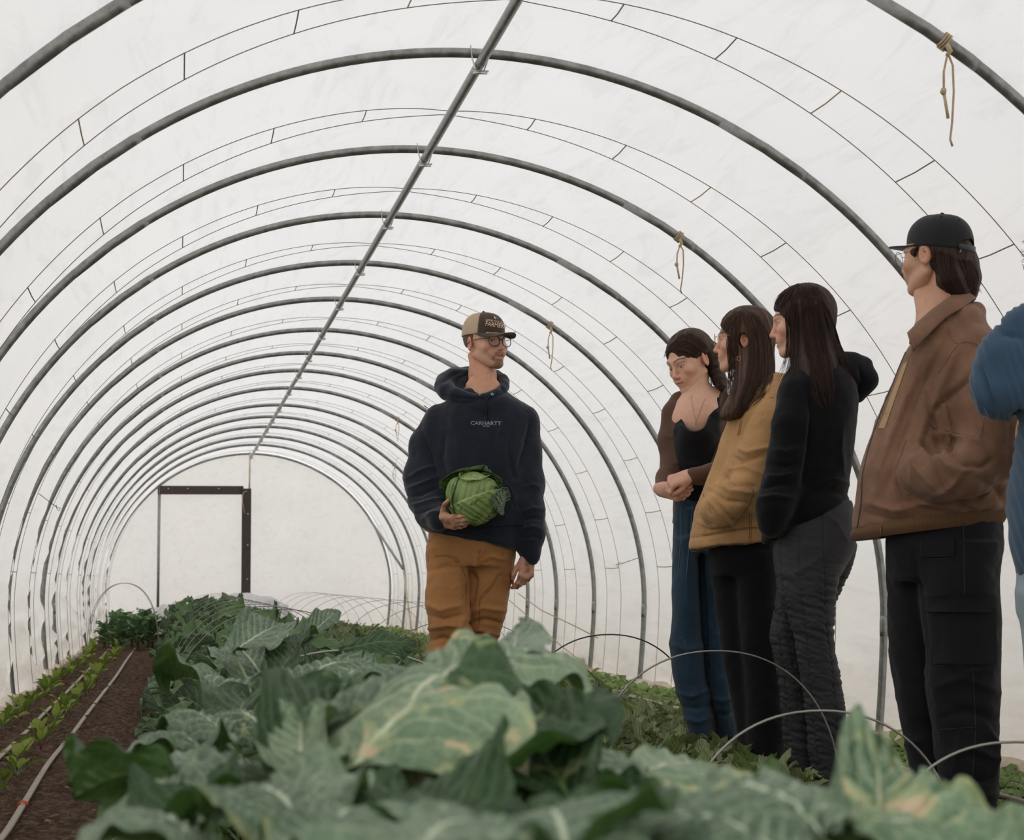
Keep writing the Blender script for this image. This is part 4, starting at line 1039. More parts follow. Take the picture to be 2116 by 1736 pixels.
def face_paint(V, skin, blush, lip, brow, beard=None, browth=0.0042, browz=0.0235, lash=True, seed=0, dirt=None):
    """colours of skin, lips and brows, given in head coordinates"""
    x, y, z = V[:, 0], V[:, 1], V[:, 2]; ax = np.abs(x)
    C = np.repeat(np.array(skin[:3])[None], len(V), 0)
    def mixc(m, c): 
        nonlocal C
        m = np.clip(m, 0, 1)[:, None]; C = C*(1-m)+np.array(c[:3])[None]*m
    front = np.clip((y-0.03)/0.02, 0, 1)
    mixc(0.55*np.exp(-(((ax-0.045)/0.022)**2+((z+0.034)/0.018)**2))*front, blush)
    mixc(0.6*np.exp(-((ax/0.014)**2+((z+0.037)/0.014)**2))*(y > 0.095), blush)
    mixc(0.55*np.exp(-(((ax-0.078)/0.012)**2+((z+0.01)/0.035)**2))*(np.abs(y) < 0.03)*(ax > 0.068), blush)
    mixc(0.35*np.exp(-(((ax-0.031)/0.016)**2+((z-0.0)/0.012)**2))*front, blush)
    if beard is not None:
        n = 0.9+0.1*vnoise(x*160, y*160, z*160, 4, 2)
        goat = (1/(1+np.exp(-(0.026-ax)/0.004)))*(1/(1+np.exp((z+0.079)/0.003)))*front
        stache = np.exp(-((z+0.0520+0.16*ax)/0.0060)**2)*(1/(1+np.exp((ax-0.027)/0.002)))*front
        sides = np.exp(-((ax-0.0275)/0.0045)**2)*np.exp(-((z+0.075)/0.014)**2)*front
        mixc(np.maximum(np.maximum(goat, stache), sides)*0.92*n, beard)
        stub = (1/(1+np.exp((z+0.052)/0.012)))*(y > -0.02)*(z > -0.125)*0.38; mixc(stub*n, beard)
    lips = np.exp(-((z+0.0640)/0.0070)**4)*(ax < 0.0255*np.sqrt(np.clip(1-((z+0.064)/0.012)**2, 0, 1)))*(y > 0.07)
    mixc(lips*0.85, lip)
    bz = browz+0.006*np.sin(np.clip((ax-0.012)/0.038, 0, 1)*PI*0.75)-0.10*np.clip(ax-0.045, 0, 1)
    mixc(np.exp(-((z-bz)/browth)**4)*(ax > 0.011)*(ax < 0.056)*front*0.9, brow)
    if lash:
        e = (ax-0.0315)/0.0165; lz = 0.0048*np.sqrt(np.clip(1-e*e, 0, 1)); mixc(np.exp(-((z-lz+0.0005)/0.0016)**2)*(np.abs(e) < 1)*front*(y > 0.06)*0.85, (0.03, 0.02, 0.015))
    return C
def make_head(fig, c, R, skin, blush, lip, brow, scale=1.0, wide=1.0, mouth=0.0, neck=None, neck_r=(0.056, 0.06), beard=None, gaze=(0, -0.0), lids=1.0, browth=0.0042, chest=None, h=0.0023, extra=None, nose=1.0, jaw=1.0):
    """the head and neck; returns vertices and quads in figure coordinates with colours"""
    g = SDF((-0.098, -0.125, -0.150), (0.098, 0.130, 0.135), h); W = wide
    g.ell((0, -0.016, 0.034), (0.0755*W, 0.096, 0.086), 0.01)
    g.ell((0, 0.030, -0.010), (0.0655*W, 0.058, 0.075), 0.03)
    g.ell((0, 0.038, -0.068), (0.047*W*jaw, 0.046, 0.040), 0.03)
    for s_ in (-1, 1):
        g.cap((s_*0.056*W*jaw, -0.002, -0.056), (s_*0.022*jaw, 0.068, -0.098), 0.015, 0.013, 0.022)
        g.ell((s_*0.043*W, 0.062, -0.026), (0.022, 0.019, 0.019), 0.022)
        g.cap((s_*0.012, 0.086, 0.021), (s_*0.046*W, 0.071, 0.024), 0.0085, 0.0075, 0.016)
        g.ell((s_*0.022, 0.078, -0.052), (0.018, 0.015, 0.016), 0.018)
    g.ell((0, 0.075, -0.099), (0.019, 0.016, 0.015), 0.02)
    g.ell((0, 0.078, -0.064), (0.026, 0.016, 0.022), 0.016)
    for s_ in (-1, 1): g.ell((s_*0.0315, 0.097, -0.001), (0.017, 0.0165, 0.0125), 0.012, 's')
    for s_ in (-1, 1): g.ell((s_*0.0315, 0.0705, -0.001), (0.0150, 0.0145, 0.0140), 0.005)
    # nose
    g.cap((0, 0.086, 0.010), (0, 0.104*nose, -0.030), 0.0062, 0.0092, 0.011)
    g.ell((0, 0.1045*nose, -0.034), (0.0105, 0.0115, 0.0095), 0.007)
    for s_ in (-1, 1):
        g.ell((s_*0.0118, 0.0955, -0.0375), (0.0068, 0.0085, 0.0065), 0.006)
        g.ell((s_*0.0062, 0.102, -0.0455), (0.0032, 0.0042, 0.0026), 0.003, 's')
    # mouth
    g.ell((0, 0.0895, -0.0590), (0.0225, 0.0085, 0.0052), 0.006); g.ell((0, 0.0875, -0.0705-mouth*0.6), (0.0200, 0.0095, 0.0064), 0.006)
    g.ell((0, 0.099, -0.0640-mouth*0.3), (0.0225, 0.0105, 0.0011+mouth*0.55), 0.0022, 's')
    # eye openings
    for s_ in (-1, 1): g.ell((s_*0.0315, 0.0905, -0.0015-0.002*(1-lids)), (0.0118, 0.0125, 0.0048*lids), 0.0015, 's')
    # ears
    Re = None
    for s_ in (-1, 1):
        a = rad(-22)*s_; Rz = np.array([[math.cos(a), -math.sin(a), 0], [math.sin(a), math.cos(a), 0], [0, 0, 1]])
        g.ell((s_*0.079*W, -0.012, -0.008), (0.0085, 0.0185, 0.031), 0.006, 'u', Rz)
        g.ell((s_*0.087*W, -0.009, -0.006), (0.0065, 0.0105, 0.020), 0.004, 's', Rz)
        g.ell((s_*0.080*W, -0.002, -0.012), (0.005, 0.006, 0.008), 0.004, 'u')
    if extra: extra(g)
    V, Q = g.mesh(); V = relax(V, Q, 1, 0.35)
    C = face_paint(V, skin, blush, lip, brow, beard, browth)
    if mouth > 0.003: 
        m = (np.abs(V[:, 0]) < 0.02)*(np.abs(V[:, 2]+0.064+mouth*0.3) < mouth*0.5)*(V[:, 1] > 0.06)*(V[:, 1] < 0.0885); C[m > 0] = (0.10, 0.03, 0.025)
    Vw = (V*scale)@R.T+c
    fig.head = (c, R, scale)
    # neck and upper chest, finer join hidden inside the collar
    return Vw, Q, C
def eyes(fig, gaze=(0.0, 0.0)):
    c, R, sc_ = fig.head
    for s_ in (-1, 1):
        n = 14; a, b = np.meshgrid(np.linspace(0, PI, n), np.linspace(0, 2*PI, 20, endpoint=False), indexing='ij')
        d = np.array([math.sin(gaze[0]), math.cos(gaze[0])*math.cos(gaze[1]), math.sin(gaze[1])]); e1 = np.cross(d, [0, 0, 1.0]); e1 /= np.linalg.norm(e1); e2 = np.cross(e1, d)
        P = (np.cos(a)[..., None]*d+np.sin(a)[..., None]*(np.cos(b)[..., None]*e1+np.sin(b)[..., None]*e2))*0.0126+np.array([s_*0.0315, 0.0715, -0.001])
        P = (P*sc_)@R.T+c; m = MB(); m.grid(P, closed=True); o = m.build('eye', MT['eye'], fig.root); o.data.materials.append(MT['iris'])
        mi = np.zeros(len(o.data.polygons), dtype=np.int32); mi[:20*2+10] = 1; mi[:20*2] = 1; mi[20*2:] = 0; o.data.polygons.foreach_set('material_index', mi)
def join_body(fig, chunks, name='body'):
    """chunks of (V, Q, C) become the one skin mesh of the figure"""
    V = []; Q = []; C = []; n = 0
    for v, q, c in chunks: V.append(v); Q.append(q+n); C.append(c); n += len(v)
    o = mesh(name, np.concatenate(V), np.concatenate(Q), SK, fig.root, col=np.concatenate(C))
    fig.body_bv = BVHTree.FromPolygons(np.concatenate(V).tolist(), np.concatenate(Q).tolist()); fig.tgt.append(fig.body_bv)
    return o
def hand(fig, wrist, fdir, back, thumb, curls, thumb_pts=None, size=1.0, spread=0.06, skin=(0.5, 0.27, 0.18), tipc=(0.6, 0.3, 0.22), stub=0.060, h=0.0024, dirt=None, dir_per=None):
    """five-fingered hand. fdir finger direction, back = normal of the back of the hand, thumb = which side the thumb is on.
    curls: per finger (index..little) three bend angles in degrees towards the palm"""
    y = np.array(fdir, float); y /= np.linalg.norm(y); z = np.array(back, float); z -= y*(z@y); z /= np.linalg.norm(z)
    x = np.cross(y, z); 
    if x@np.array(thumb, float) < 0: x = -x
    g = SDF((-0.13, -0.12, -0.13), (0.13, 0.21, 0.12), h)
    kx = [0.030, 0.0105, -0.0095, -0.028]; ky = [0.088, 0.092, 0.087, 0.077]; ln = [0.074, 0.082, 0.076, 0.060]; rr = [0.0096, 0.0099, 0.0094, 0.0083]; nails = []
    for i in range(4):
        g.cap((kx[i]*0.55, 0.004, 0), (kx[i], ky[i], 0.001), 0.0150, 0.0118, 0.016)
        p = np.array([kx[i], ky[i], 0.001]); sp_ = (kx[i]/0.03)*spread; ang = 0.0; lens = [ln[i]*0.46, ln[i]*0.30, ln[i]*0.24]; r0 = rr[i]
        for j in range(3):
            ang += rad(curls[i][j]); d = np.array([math.sin(sp_)*math.cos(ang), math.cos(sp_)*math.cos(ang), -math.sin(ang)]); q = p+d*lens[j]
            g.cap(p, q, r0*(1.04-0.08*j), r0*(0.97-0.09*j), 0.0035 if j else 0.008)
            g.ell(p, (r0*1.10,)*3, 0.003)
            p = q
        nails.append((p+np.array([0, 0, 0.004]), r0))
    g.cap((0.016, 0.012, -0.004), (0.027, 0.045, -0.008), 0.0175, 0.0150, 0.016)          # ball of the thumb
    T = thumb_pts or [(0.026, 0.030, -0.008), (0.046, 0.062, -0.014), (0.055, 0.090, -0.018), (0.058, 0.112, -0.022)]
    g.chain(T, [0.0135, 0.0115, 0.0108, 0.0088], 0.010, kj=0.004); nails.append((np.array(T[-1]), 0.01))
    g.cap((0, 0.012, 0), (0, -stub*0.5, 0), 0.026, 0.0245, 0.02, nrm=(0, 0, 1), fl=0.72); g.cap((0, -0.030+0.06-stub, 0), (0, -stub, 0), 0.0245, 0.026, 0.01, nrm=(0, 0, 1), fl=0.8)
    V, Q = g.mesh(); V = relax(V, Q, 1, 0.3)
    C = np.repeat(np.array(skin[:3])[None], len(V), 0)
    for p, r0 in nails:
        d = np.linalg.norm(V-p, axis=1); m = np.clip(1.4-d/0.011, 0, 1)[:, None]*0.6; C = C*(1-m)+np.array(tipc[:3])*m
    for i in range(4):
        d = np.linalg.norm(V-np.array([kx[i], ky[i], 0.008]), axis=1); m = np.exp(-(d/0.009)**2)[:, None]*0.4; C = C*(1-m)+np.array(tipc[:3])*m
    if dirt is not None:
        n = np.clip(vnoise(V[:, 0]*16, V[:, 1]*16, V[:, 2]*16, 3, 3)-0.05, 0, 0.6)[:, None]; C = C*(1-n)+np.array(dirt[:3])*n
    Rm = np.stack([x, y, z], -1); Vw = (V*size)@Rm.T+np.array(wrist)
    if np.linalg.det(Rm) < 0: Q = Q[:, ::-1]
    return Vw, Q, C
def core_body(fig, segs, c):
    """the trunk and limbs under the clothes, thin enough to stay inside them"""
    P = np.concatenate([np.array(s_[0]) for s_ in segs]); g = SDF(P.min(0)-0.16, P.max(0)+0.16, 0.013)
    for pts, rr in segs: g.chain(pts, rr, 0.03)
    V, Q = g.mesh(); V = relax(V, Q, 1); return V, Q, np.repeat(np.array(c[:3])[None], len(V), 0)
def specs(fig, mat, rx=0.0245, rz=0.0225, thick=0.0016, yl=0.100, cz=-0.003, tem=0.105, lens=True, cx=0.034, p=2.3, bz=0.006, tmat=None, name='glasses', dx=0.0):
    c, R, sc_ = fig.head; root = fig.root; tm = lambda P: (np.asarray(P)*sc_)@R.T+c
    a = np.linspace(0, 2*PI, 41); m = MB()
    for s_ in (-1, 1):
        X = s_*cx+rx*np.sign(np.cos(a))*np.abs(np.cos(a))**(2/p); Z = cz+rz*np.sign(np.sin(a))*np.abs(np.sin(a))**(2/p); Y = yl-0.25*(np.abs(X)-0.01)**2/0.06*0.3
        m.tube(tm(np.stack([X, Y-0.08*(np.abs(X)-0.034), Z], -1)), thick, 6, caps=False)
    m.tube(tm([(-0.0115, yl+0.001, bz-0.004), (0, yl+0.003, bz), (0.0115, yl+0.001, bz-0.004)]), thick, 6)
    fr = m.build(name, mat, root)
    for s_ in (-1, 1):
        m = MB(); x0 = s_*(cx+rx); m.tube(tm([(x0, yl-0.006, cz+0.009), (s_*0.066, yl-0.016, cz+0.010), (s_*0.0765, 0.04, cz+0.010), (s_*0.081, -0.002, cz+0.008), (s_*0.081, -0.024, cz-0.006)]), thick*0.9, 6); m.build('temple_arm', tmat or mat, fr)
        if lens:
            m = MB(); ring = []; 
            X = s_*cx+rx*np.sign(np.cos(a))*np.abs(np.cos(a))**(2/p)*0.98; Z = cz+rz*np.sign(np.sin(a))*np.abs(np.sin(a))**(2/p)*0.98
            for f_ in (1.0, 0.5, 0.02): ring.append(tm(np.stack([s_*cx+(X-s_*cx)*f_, np.full(41, yl-0.002)-0.08*(np.abs(X)-0.034)*f_, cz+(Z-cz)*f_], -1)))
            m.grid(np.array(ring)); m.build('lens', MT['lens'], fr)
    return fr
def cap_hat(fig, mats, prof_=(0.083, 0.103, 0.100), z0=0.028, tilt=6, brim=0.072, brimw=0.075, split=True, brim_droop=0.018, ztop=0.105, p=2.5, back_open=False, brim_up=0.0, names=('cap_crown', 'cap_mesh_back', 'cap_brim')):
    c, R, sc_ = fig.head; a, b, _ = prof_; t_ = rad(tilt); Rt = np.array([[1, 0, 0], [0, math.cos(t_), math.sin(t_)], [0, -math.sin(t_), math.cos(t_)]])
    # tilt: front lower when positive
    tm = lambda P: ((np.asarray(P)@Rt.T)*sc_)@R.T+c
    nt_, nh = 72, 18; th = np.linspace(0, 2*PI, nt_+1); hh = np.linspace(0, 1, nh)
    P = np.empty((nh, nt_+1, 3)); cyy = -0.016
    for i, q in enumerate(hh):
        rr = (1-q**p)**(1/p) if q < 1 else 0.0
        fr = np.clip(np.cos(th), 0, 1)**2          # theta 0 = front
        P[i, :, 0] = np.sin(th)*a*rr*(1-0.02*q); P[i, :, 1] = cyy+np.cos(th)*b*rr+0.006*fr*np.sin(PI*q); P[i, :, 2] = z0+(ztop-z0)*q+0.004*fr*np.sin(PI*q)-0.006*(1-q)*(np.cos(th) < 0)*(-np.cos(th))
    P += 0.0008*np.sin(th*6)[None, :, None]*np.array([0, 0, 1])
    def sub(sel, nm, mt, lb=None):
        m = MB(); idx = np.where(sel)[0]; runs = np.split(idx, np.where(np.diff(idx) > 1)[0]+1)
        for rn in runs:
            k = np.append(rn, rn[-1]+1); k = k[k <= nt_]; m.grid(tm(P[:, k].reshape(-1, 3)).reshape(nh, len(k), 3)[:, ::-1])
        o = m.build(nm, mt, fig.root); md = o.modifiers.new('s', 'SOLIDIFY'); md.thickness = 0.0028; md.offset = -1
        if lb: o['label'] = lb
        V = np.array([v.co[:] for v in o.data.vertices]); fig.tgt.append(BVHTree.FromPolygons(V.tolist(), [tuple(q.vertices) for q in o.data.polygons])); return o, fig.tgt[-1]
    tc_ = (th[:-1]+th[1:])/2; front = np.cos(tc_) > math.cos(rad(62)); out = []
    if split:
        o1, b1 = sub(front, names[0], mats[0]); o2, b2 = sub(~front, names[1], mats[1])
    else:
        if back_open:
            # arched gap at the back closed by a strap
            Pm = P.copy(); dth = np.abs(np.mod(th-PI+PI, 2*PI)-PI)
            dth = np.abs(th-PI); lift = np.clip(1-(dth/rad(30))**2, 0, 1)**0.5
            for i, q in enumerate(hh): 
                P[i] = Pm[i]; 
            zl = z0+0.034*lift; 
            for j in range(nt_+1):
                if lift[j] > 0:
                    q0 = (zl[j]-z0)/(ztop-z0)
                    for i, q in enumerate(hh):
                        qq = q0+(1-q0)*q; P[i, j, :] = [np.interp(qq, hh, Pm[:, j, k]) for k in range(3)]
        o1, b1 = sub(np.ones(nt_, bool), names[0], mats[0]); b2 = b1
    m = MB(); m.tube(tm([(0, cyy+0.002, ztop-0.002), (0, cyy, ztop+0.004)]), [0.007, 0.005], 10); m.build('cap_button', mats[0], fig.root)
    # brim
    n1, n2 = 30, 12; B = np.empty((n2, n1, 3)); ths = np.linspace(-rad(66), rad(66), n1)
    for i in range(n2):
        q = i/(n2-1)
        for j, t in enumerate(ths):
            w_ = (abs(math.cos(t/rad(66)*PI/2)))**0.55
            x_ = math.sin(t)*(a+0.001)*(1-q*w_)+q*w_*math.sin(t)*brimw/math.sin(rad(66))*1.0; y_ = cyy+math.cos(t)*(b+0.001)+q*brim*w_
            z_ = z0+0.002-brim_droop*(x_/brimw)**2*min(1, q*1.3)*min(1, w_*1.2)+brim_up*q*w_; B[i, j] = (x_, y_, z_)
    m = MB(); m.grid(tm(B.reshape(-1, 3)).reshape(n2, n1, 3)); o = m.build(names[2], mats[2], fig.root); md = o.modifiers.new('s', 'SOLIDIFY'); md.thickness = 0.0035; md.offset = 0
    fig.tgt.append(BVHTree.FromPolygons([v.co[:] for v in o.data.vertices], [tuple(q.vertices) for q in o.data.polygons]))
    return b1, b2, tm, P
def sheet(fig, name, A, B, mat, bulge=0.01, th=0.004, n=24, m_=8, parent=None, taper=None):
    """a stiff piece of cloth between two sighted edges; points (px, py, v)"""
    def cur(P): 
        q = np.array([fig.J(a, b, c) for a, b, c in P]); t = np.linspace(0, len(q)-1, n); r = np.stack([np.interp(t, range(len(q)), q[:, k]) for k in range(3)], -1)
        for _ in range(3): r[1:-1] = (r[:-2]+2*r[1:-1]+r[2:])/4
        return r
    a, b = cur(A), cur(B); G = np.empty((m_, n, 3))
    for i in range(m_):
        q = i/(m_-1); G[i] = a*(1-q)+b*q; d = G[i]-fig.eye; d /= np.linalg.norm(d, axis=1)[:, None]; G[i] -= d*bulge*math.sin(PI*q)
    m = MB(); m.grid(G); o = m.build(name, mat, parent or fig.root); md = o.modifiers.new('s', 'SOLIDIFY'); md.thickness = th; md.offset = 0
    fig.tgt.append(BVHTree.FromPolygons(np.concatenate(m.V).tolist(), m.F)); return o
def hair_uv(c, zs=1.0):
    def g(V):
        a = np.arctan2(V[:, 0]-c[0], -(V[:, 1]-c[1])); return np.stack([a/(2*PI)+0.5, V[:, 2]*zs], -1)
    return g
def strands(fig, name, bundles, mat, seed=0, r=0.0011, bv=None, lift=(0.001, 0.004), parent=None):
    """bundles of (polyA, polyB, n): hairs running between two boundary flow lines sighted as px, riding on the hair below"""
    rs = np.random.RandomState(seed); m = MB()
    for A, B, n in bundles:
        A = np.array(A, float); B = np.array(B, float); k = len(A)
        for i in range(n):
            f = rs.rand(); P = A*(1-f)+B*f; L = 1-0.22*rs.rand(); t = np.linspace(rs.rand()*0.22*(k-1), (k-1)*L, 12); off = lift[0]+(lift[1]-lift[0])*rs.rand(); ph = rs.rand()*6; am = rs.rand()*2.2
            q = []; dep = None
            for tt in t:
                px = np.interp(tt, range(k), P[:, 0])+am*math.sin(tt*2.3+ph); py = np.interp(tt, range(k), P[:, 1])
                h_, ok = fig.hit(px, py, bv, off=off)
                if ok and (dep is None or abs(h_[1]-dep) < 0.05): dep = h_[1]
                elif dep is None: continue
                else:
                    d = fig.rd(px, py); h_ = fig.eye+d*((dep-fig.eye[1])/d[1])
                q.append(h_)
            if len(q) < 4: continue
            q = np.array(q)
            for _ in range(2): q[1:-1] = (q[:-2]+2*q[1:-1]+q[2:])/4
            U0 = rs.rand(); n0 = m.n
            m.tube(q, np.linspace(r, r*0.35, len(q)), 4, caps=False)
            u = m.U[-1]; u[:, 1] = u[:, 0]*2; u[:, 0] = U0
    return m.build(name, mat, parent or fig.root)

# ------------------------------------------------------------------ the farmer holding the cabbage
FAIR = srgb(224, 176, 150); FAIRB = srgb(206, 122, 98)
def farmer():
    f = Figure(1000, 6.80, 'person in a tan cap, navy hooded sweatshirt and brown trousers, holding a cabbage')
    J = f.J; navy = fabric('navy_fleece', srgb(33, 38, 48), 0.9, 0.10, 700, 0.3, wr=(5, 0.02), sheen=0.25, spec=0.12, dirt=srgb(50, 54, 64))
    duck = fabric('brown_duck_canvas', srgb(172, 122, 76), 0.85, 0.14, 900, 0.3, wr=(9, 0.025), sheen=0.1, dirt=srgb(112, 76, 46))
    stitch = plain('brown_stitching', srgb(112, 72, 42), 0.8)
    R = rot_frame(-39, 1, -2); hc = J(1003, 708)
    V1, Q1, C1 = make_head(f, hc, R, FAIR, FAIRB, srgb(176, 98, 86), srgb(96, 66, 46), scale=1.02, mouth=0.010, beard=srgb(92, 54, 34), lids=0.8, wide=0.97, extra=lambda g: (g.ell((0, 0.077, -0.101), (0.022, 0.019, 0.018), 0.008), g.cap((-0.02, 0.088, -0.054), (0.02, 0.088, -0.054), 0.004, 0.004, 0.006)))
    # neck and upper chest
    g = f.grid([J(960, 745), J(1050, 745), J(1000, 870), J(1000, 850, -0.12), J(1000, 800, 0.15)], 0.0045, 0.06)
    g.chain([J(996, 735, 0.018), J(997, 775, 0.012), J(999, 812, 0.0)], [0.056, 0.057, 0.064], 0.02)
    g.cap(J(975, 800, -0.03), J(1003, 826, -0.062), 0.028, 0.026, 0.03); g.cap(J(1022, 800, -0.03), J(1003, 826, -0.062), 0.026, 0.026, 0.03)
    g.cap(J(1008, 750, -0.02), J(1002, 812, -0.055), 0.022, 0.026, 0.02); g.cap(J(960, 850, 0.03), J(1045, 850, 0.03), 0.04, 0.04, 0.04)
    g.cap(J(972, 735, -0.01), J(1004, 822, -0.066), 0.012, 0.012, 0.018)
    V2, Q2 = g.mesh(); V2 = relax(V2, Q2, 1); C2 = np.repeat(np.array(srgb(210, 154, 124)[:3])[None], len(V2), 0)
    mole = np.linalg.norm(V2-f.hit(975, 776, BVHTree.FromPolygons(V2.tolist(), Q2.tolist()))[0], axis=1) < 0.004; C2[mole] = (0.05, 0.02, 0.015)
    hk = srgb(204, 152, 126); hp = srgb(206, 134, 112)
    H1 = hand(f, J(906, 1076, -0.235), (0.80, -0.50, -0.10), (-0.25, -0.72, -0.62), (0.1, -0.3, 1), [(10, 22, 14), (10, 24, 16), (12, 26, 18), (16, 28, 20)], thumb_pts=[(0.022, 0.022, -0.008), (0.052, 0.034, -0.014), (0.080, 0.050, -0.018), (0.096, 0.068, -0.024)], skin=hk, tipc=hp, dirt=srgb(92, 62, 50), size=0.95, stub=0.028)
    H2 = hand(f, J(1092, 1150, -0.05), (-0.14, -0.08, -1), (0.55, -0.75, 0.0), (-1, -0.5, 0), [(22, 26, 14), (30, 34, 20), (38, 40, 24), (44, 42, 26)], thumb_pts=[(0.024, 0.026, -0.010), (0.040, 0.056, -0.020), (0.046, 0.084, -0.026), (0.046, 0.104, -0.030)], skin=hk, tipc=hp, dirt=srgb(92, 62, 50), size=0.98)
    tor = [([J(998, 830, 0), J(992, 930, 0), J(985, 1060, 0), J(980, 1130, 0)], [0.10, 0.10, 0.095, 0.10]), ([J(915, 868, 0), J(878, 1020, -.04), J(899, 1070, -0.16)], [0.04, 0.035, 0.03]), ([J(1085, 868, 0), J(1092, 1010, 0), J(1094, 1130, -0.04)], [0.04, 0.035, 0.03]),
           ([J(940, 1140, 0), J(925, 1290, 0), J(922, 1500, 0)], [0.06, 0.045, 0.035]), ([J(1018, 1140, 0.02), J(1002, 1290, 0.06), J(988, 1380, 0.16), J(978, 1500, 0.26)], [0.06, 0.045, 0.035, 0.03])]
    V3, Q3, C3 = core_body(f, tor, srgb(200, 150, 120))
    join_body(f, [(V1, Q1, C1), (V2, Q2, C2), H1, H2, (V3, Q3, C3)])
    eyes(f, (0.25, 0.0))
    hv = Q1
    # hoodie: trunk and both sleeves in one cloth
    T = f.rows([(808, 950, 1044, 0.02, 0.085), (820, 940, 1056, 0.0, 0.095), (834, 915, 1085, 0.0, 0.10), (850, 893, 1100, 0.0, 0.115), (880, 886, 1106, 0.0, 0.128), (930, 886, 1100, -0.005, 0.138), (990, 882, 1094, -0.005, 0.140), (1050, 878, 1092, 0.0, 0.142), (1100, 876, 1090, 0.0, 0.14), (1142, 884, 1082, 0.0, 0.125), (1160, 884, 1082, 0.0, 0.125)])
    g = f.grid([J(820, 740, 0.25), J(1140, 740, -0.33), J(820, 1175, 0.2), J(1140, 1175, -0.3)], 0.0058, 0.03)
    g.loft(T, 0.03, bot=f.slope((884, 1100), (1078, 1136), 0, T), p=2.35)
    g.chain([J(906, 866, 0), J(884, 920, 0.0), J(874, 985, -0.02), J(876, 1030, -0.06)], [0.058, 0.066, 0.068, 0.064], 0.035, kj=0.05)
    g.chain([J(876, 1030, -0.06), J(888, 1062, -0.12), J(908, 1073, -0.225)], [0.062, 0.055, 0.044], 0.03, kj=0.04)
    g.chain([J(1084, 870, 0), J(1084, 930, 0), J(1091, 1000, 0.0), J(1095, 1060, -0.03), J(1098, 1100, -0.045), J(1096, 1140, -0.05)], [0.060, 0.064, 0.060, 0.054, 0.047, 0.0425], 0.03, kj=0.05)
    g.cap(J(1096, 1126, -0.05), J(1095, 1149, -0.05), 0.0435, 0.040, 0.006)
    g.chain([J(945, 812, 0.02), J(960, 800, 0.06), J(990, 796, 0.09), J(1025, 800, 0.06)], [0.035, 0.042, 0.045, 0.035], 0.03, kj=0.03)
    g.cap(J(990, 758, 0.03), J(1000, 822, -0.01), 0.060, 0.060, 0.012, 's'); g.chain([J(970, 836, -0.075), J(1003, 838, -0.092), J(1036, 834, -0.075)], [0.030, 0.030, 0.030], 0.03, kj=0.03)
    s_ = strokes(f, [([(868, 885), (890, 940), (905, 1000)], .012, -.012), ([(845, 1010), (872, 1000), (905, 985)], .010, .010), ([(842, 1028), (872, 1022), (912, 1004)], .009, -.009), ([(850, 1045), (882, 1038), (915, 1030)], .009, .010), ([(858, 1064), (885, 1052), (912, 1046)], .008, -.008), ([(870, 1074), (893, 1062), (915, 1058)], .008, .008), ([(840, 990), (870, 972), (900, 962)], .010, .008),
        ([(1096, 870), (1086, 920), (1072, 965)], .012, -.010), ([(1075, 1060), (1100, 1050), (1122, 1052)], .009, .009), ([(1078, 1076), (1100, 1070), (1122, 1072)], .008, -.009), ([(1078, 1094), (1100, 1088), (1120, 1094)], .009, .009), ([(1080, 1112), (1100, 1108), (1116, 1112)], .007, -.008), ([(1080, 1010), (1100, 1002), (1118, 1008)], .010, .006),
        ([(930, 860), (945, 900), (950, 960)], .018, .006), ([(1050, 860), (1030, 900), (1025, 960)], .016, .006), ([(1060, 880), (1050, 930), (1062, 990)], .014, -.007), ([(920, 900), (912, 950), (930, 1000)], .014, -.008), ([(1030, 1080), (1050, 1060), (1065, 1020)], .018, .009), ([(900, 1100), (960, 1108), (1040, 1132)], .010, -.008), ([(925, 1090), (990, 1118), (1060, 1122)], .02, .008)])
    hood = f.part('hooded_sweatshirt', g, navy, addn(bump_noise(0.005, 3.2, 1, (1.4, 1, 0.7)), bump_noise(0.003, 7, 2, (1, 1, 1), True), s_), it=2); bv = f.last[2]
    g = f.grid([J(885, 745, 0.2), J(1065, 745, -0.2), J(1060, 840, -0.2)], 0.005, 0.03)
    P = [J(1003, 824, -.098), J(985, 824, -.098), J(962, 822, -.092), J(940, 816, -.070), J(924, 808, -.035), J(918, 800, 0.01), J(924, 791, 0.05), J(940, 783, 0.09), J(968, 779, 0.115), J(998, 779, 0.115), J(1022, 783, 0.09), J(1036, 791, 0.045), J(1039, 800, 0.0), J(1036, 808, -0.04), J(1026, 815, -.075), J(1012, 822, -.092), J(1003, 824, -.098)]
    g.chain(P, [.014, .017, .022, .028, .033, .037, .039, .039, .038, .036, .032, .028, .024, .021, .018, .015, .014], 0.02, kj=0.03)
    g.chain([J(926, 800, 0.03), J(942, 778, 0.05), J(965, 772, 0.06)], [.022, .018, .014], .03, kj=0.03)
    g.chain([J(996, 745, 0.015), J(1001, 825, -0.015)], [0.063, 0.066], 0.01, 's')
    o = f.part('hood', g, navy, addn(bump_noise(0.004, 5, 9), strokes(f, [([(905, 812), (945, 822), (990, 826)], .006, -.007), ([(915, 790), (935, 775), (955, 768)], .008, -.008), ([(1028, 790), (1040, 805), (1030, 820)], .006, -.005)]))); o.parent = hood
    st = MT['strap']
    for px in (992, 1017):
        q, _ = f.hit(px, 815, off=0.004); a = np.linspace(0, 2*PI, 17); m = MB(); m.tube(np.stack([q[0]+0.0045*np.cos(a), q[1]-0.002+0*a, q[2]+0.0045*np.sin(a)], -1), 0.0015, 6, caps=False); m.build('eyelet', st, hood)
    cordm = fabric('navy_cord', srgb(22, 27, 38), 0.8)
    f.line('drawstring', [(993, 816), (1000, 822), (1006, 826), (1008, 840), (1011, 858), (1010, 866)], 0.0033, cordm, off=0.003, n=16, parent=hood)
    f.line('drawstring', [(1016, 814), (1010, 821), (1005, 827), (1004, 843), (1005, 861), (1006, 868)], 0.0033, cordm, off=0.003, n=16, parent=hood)
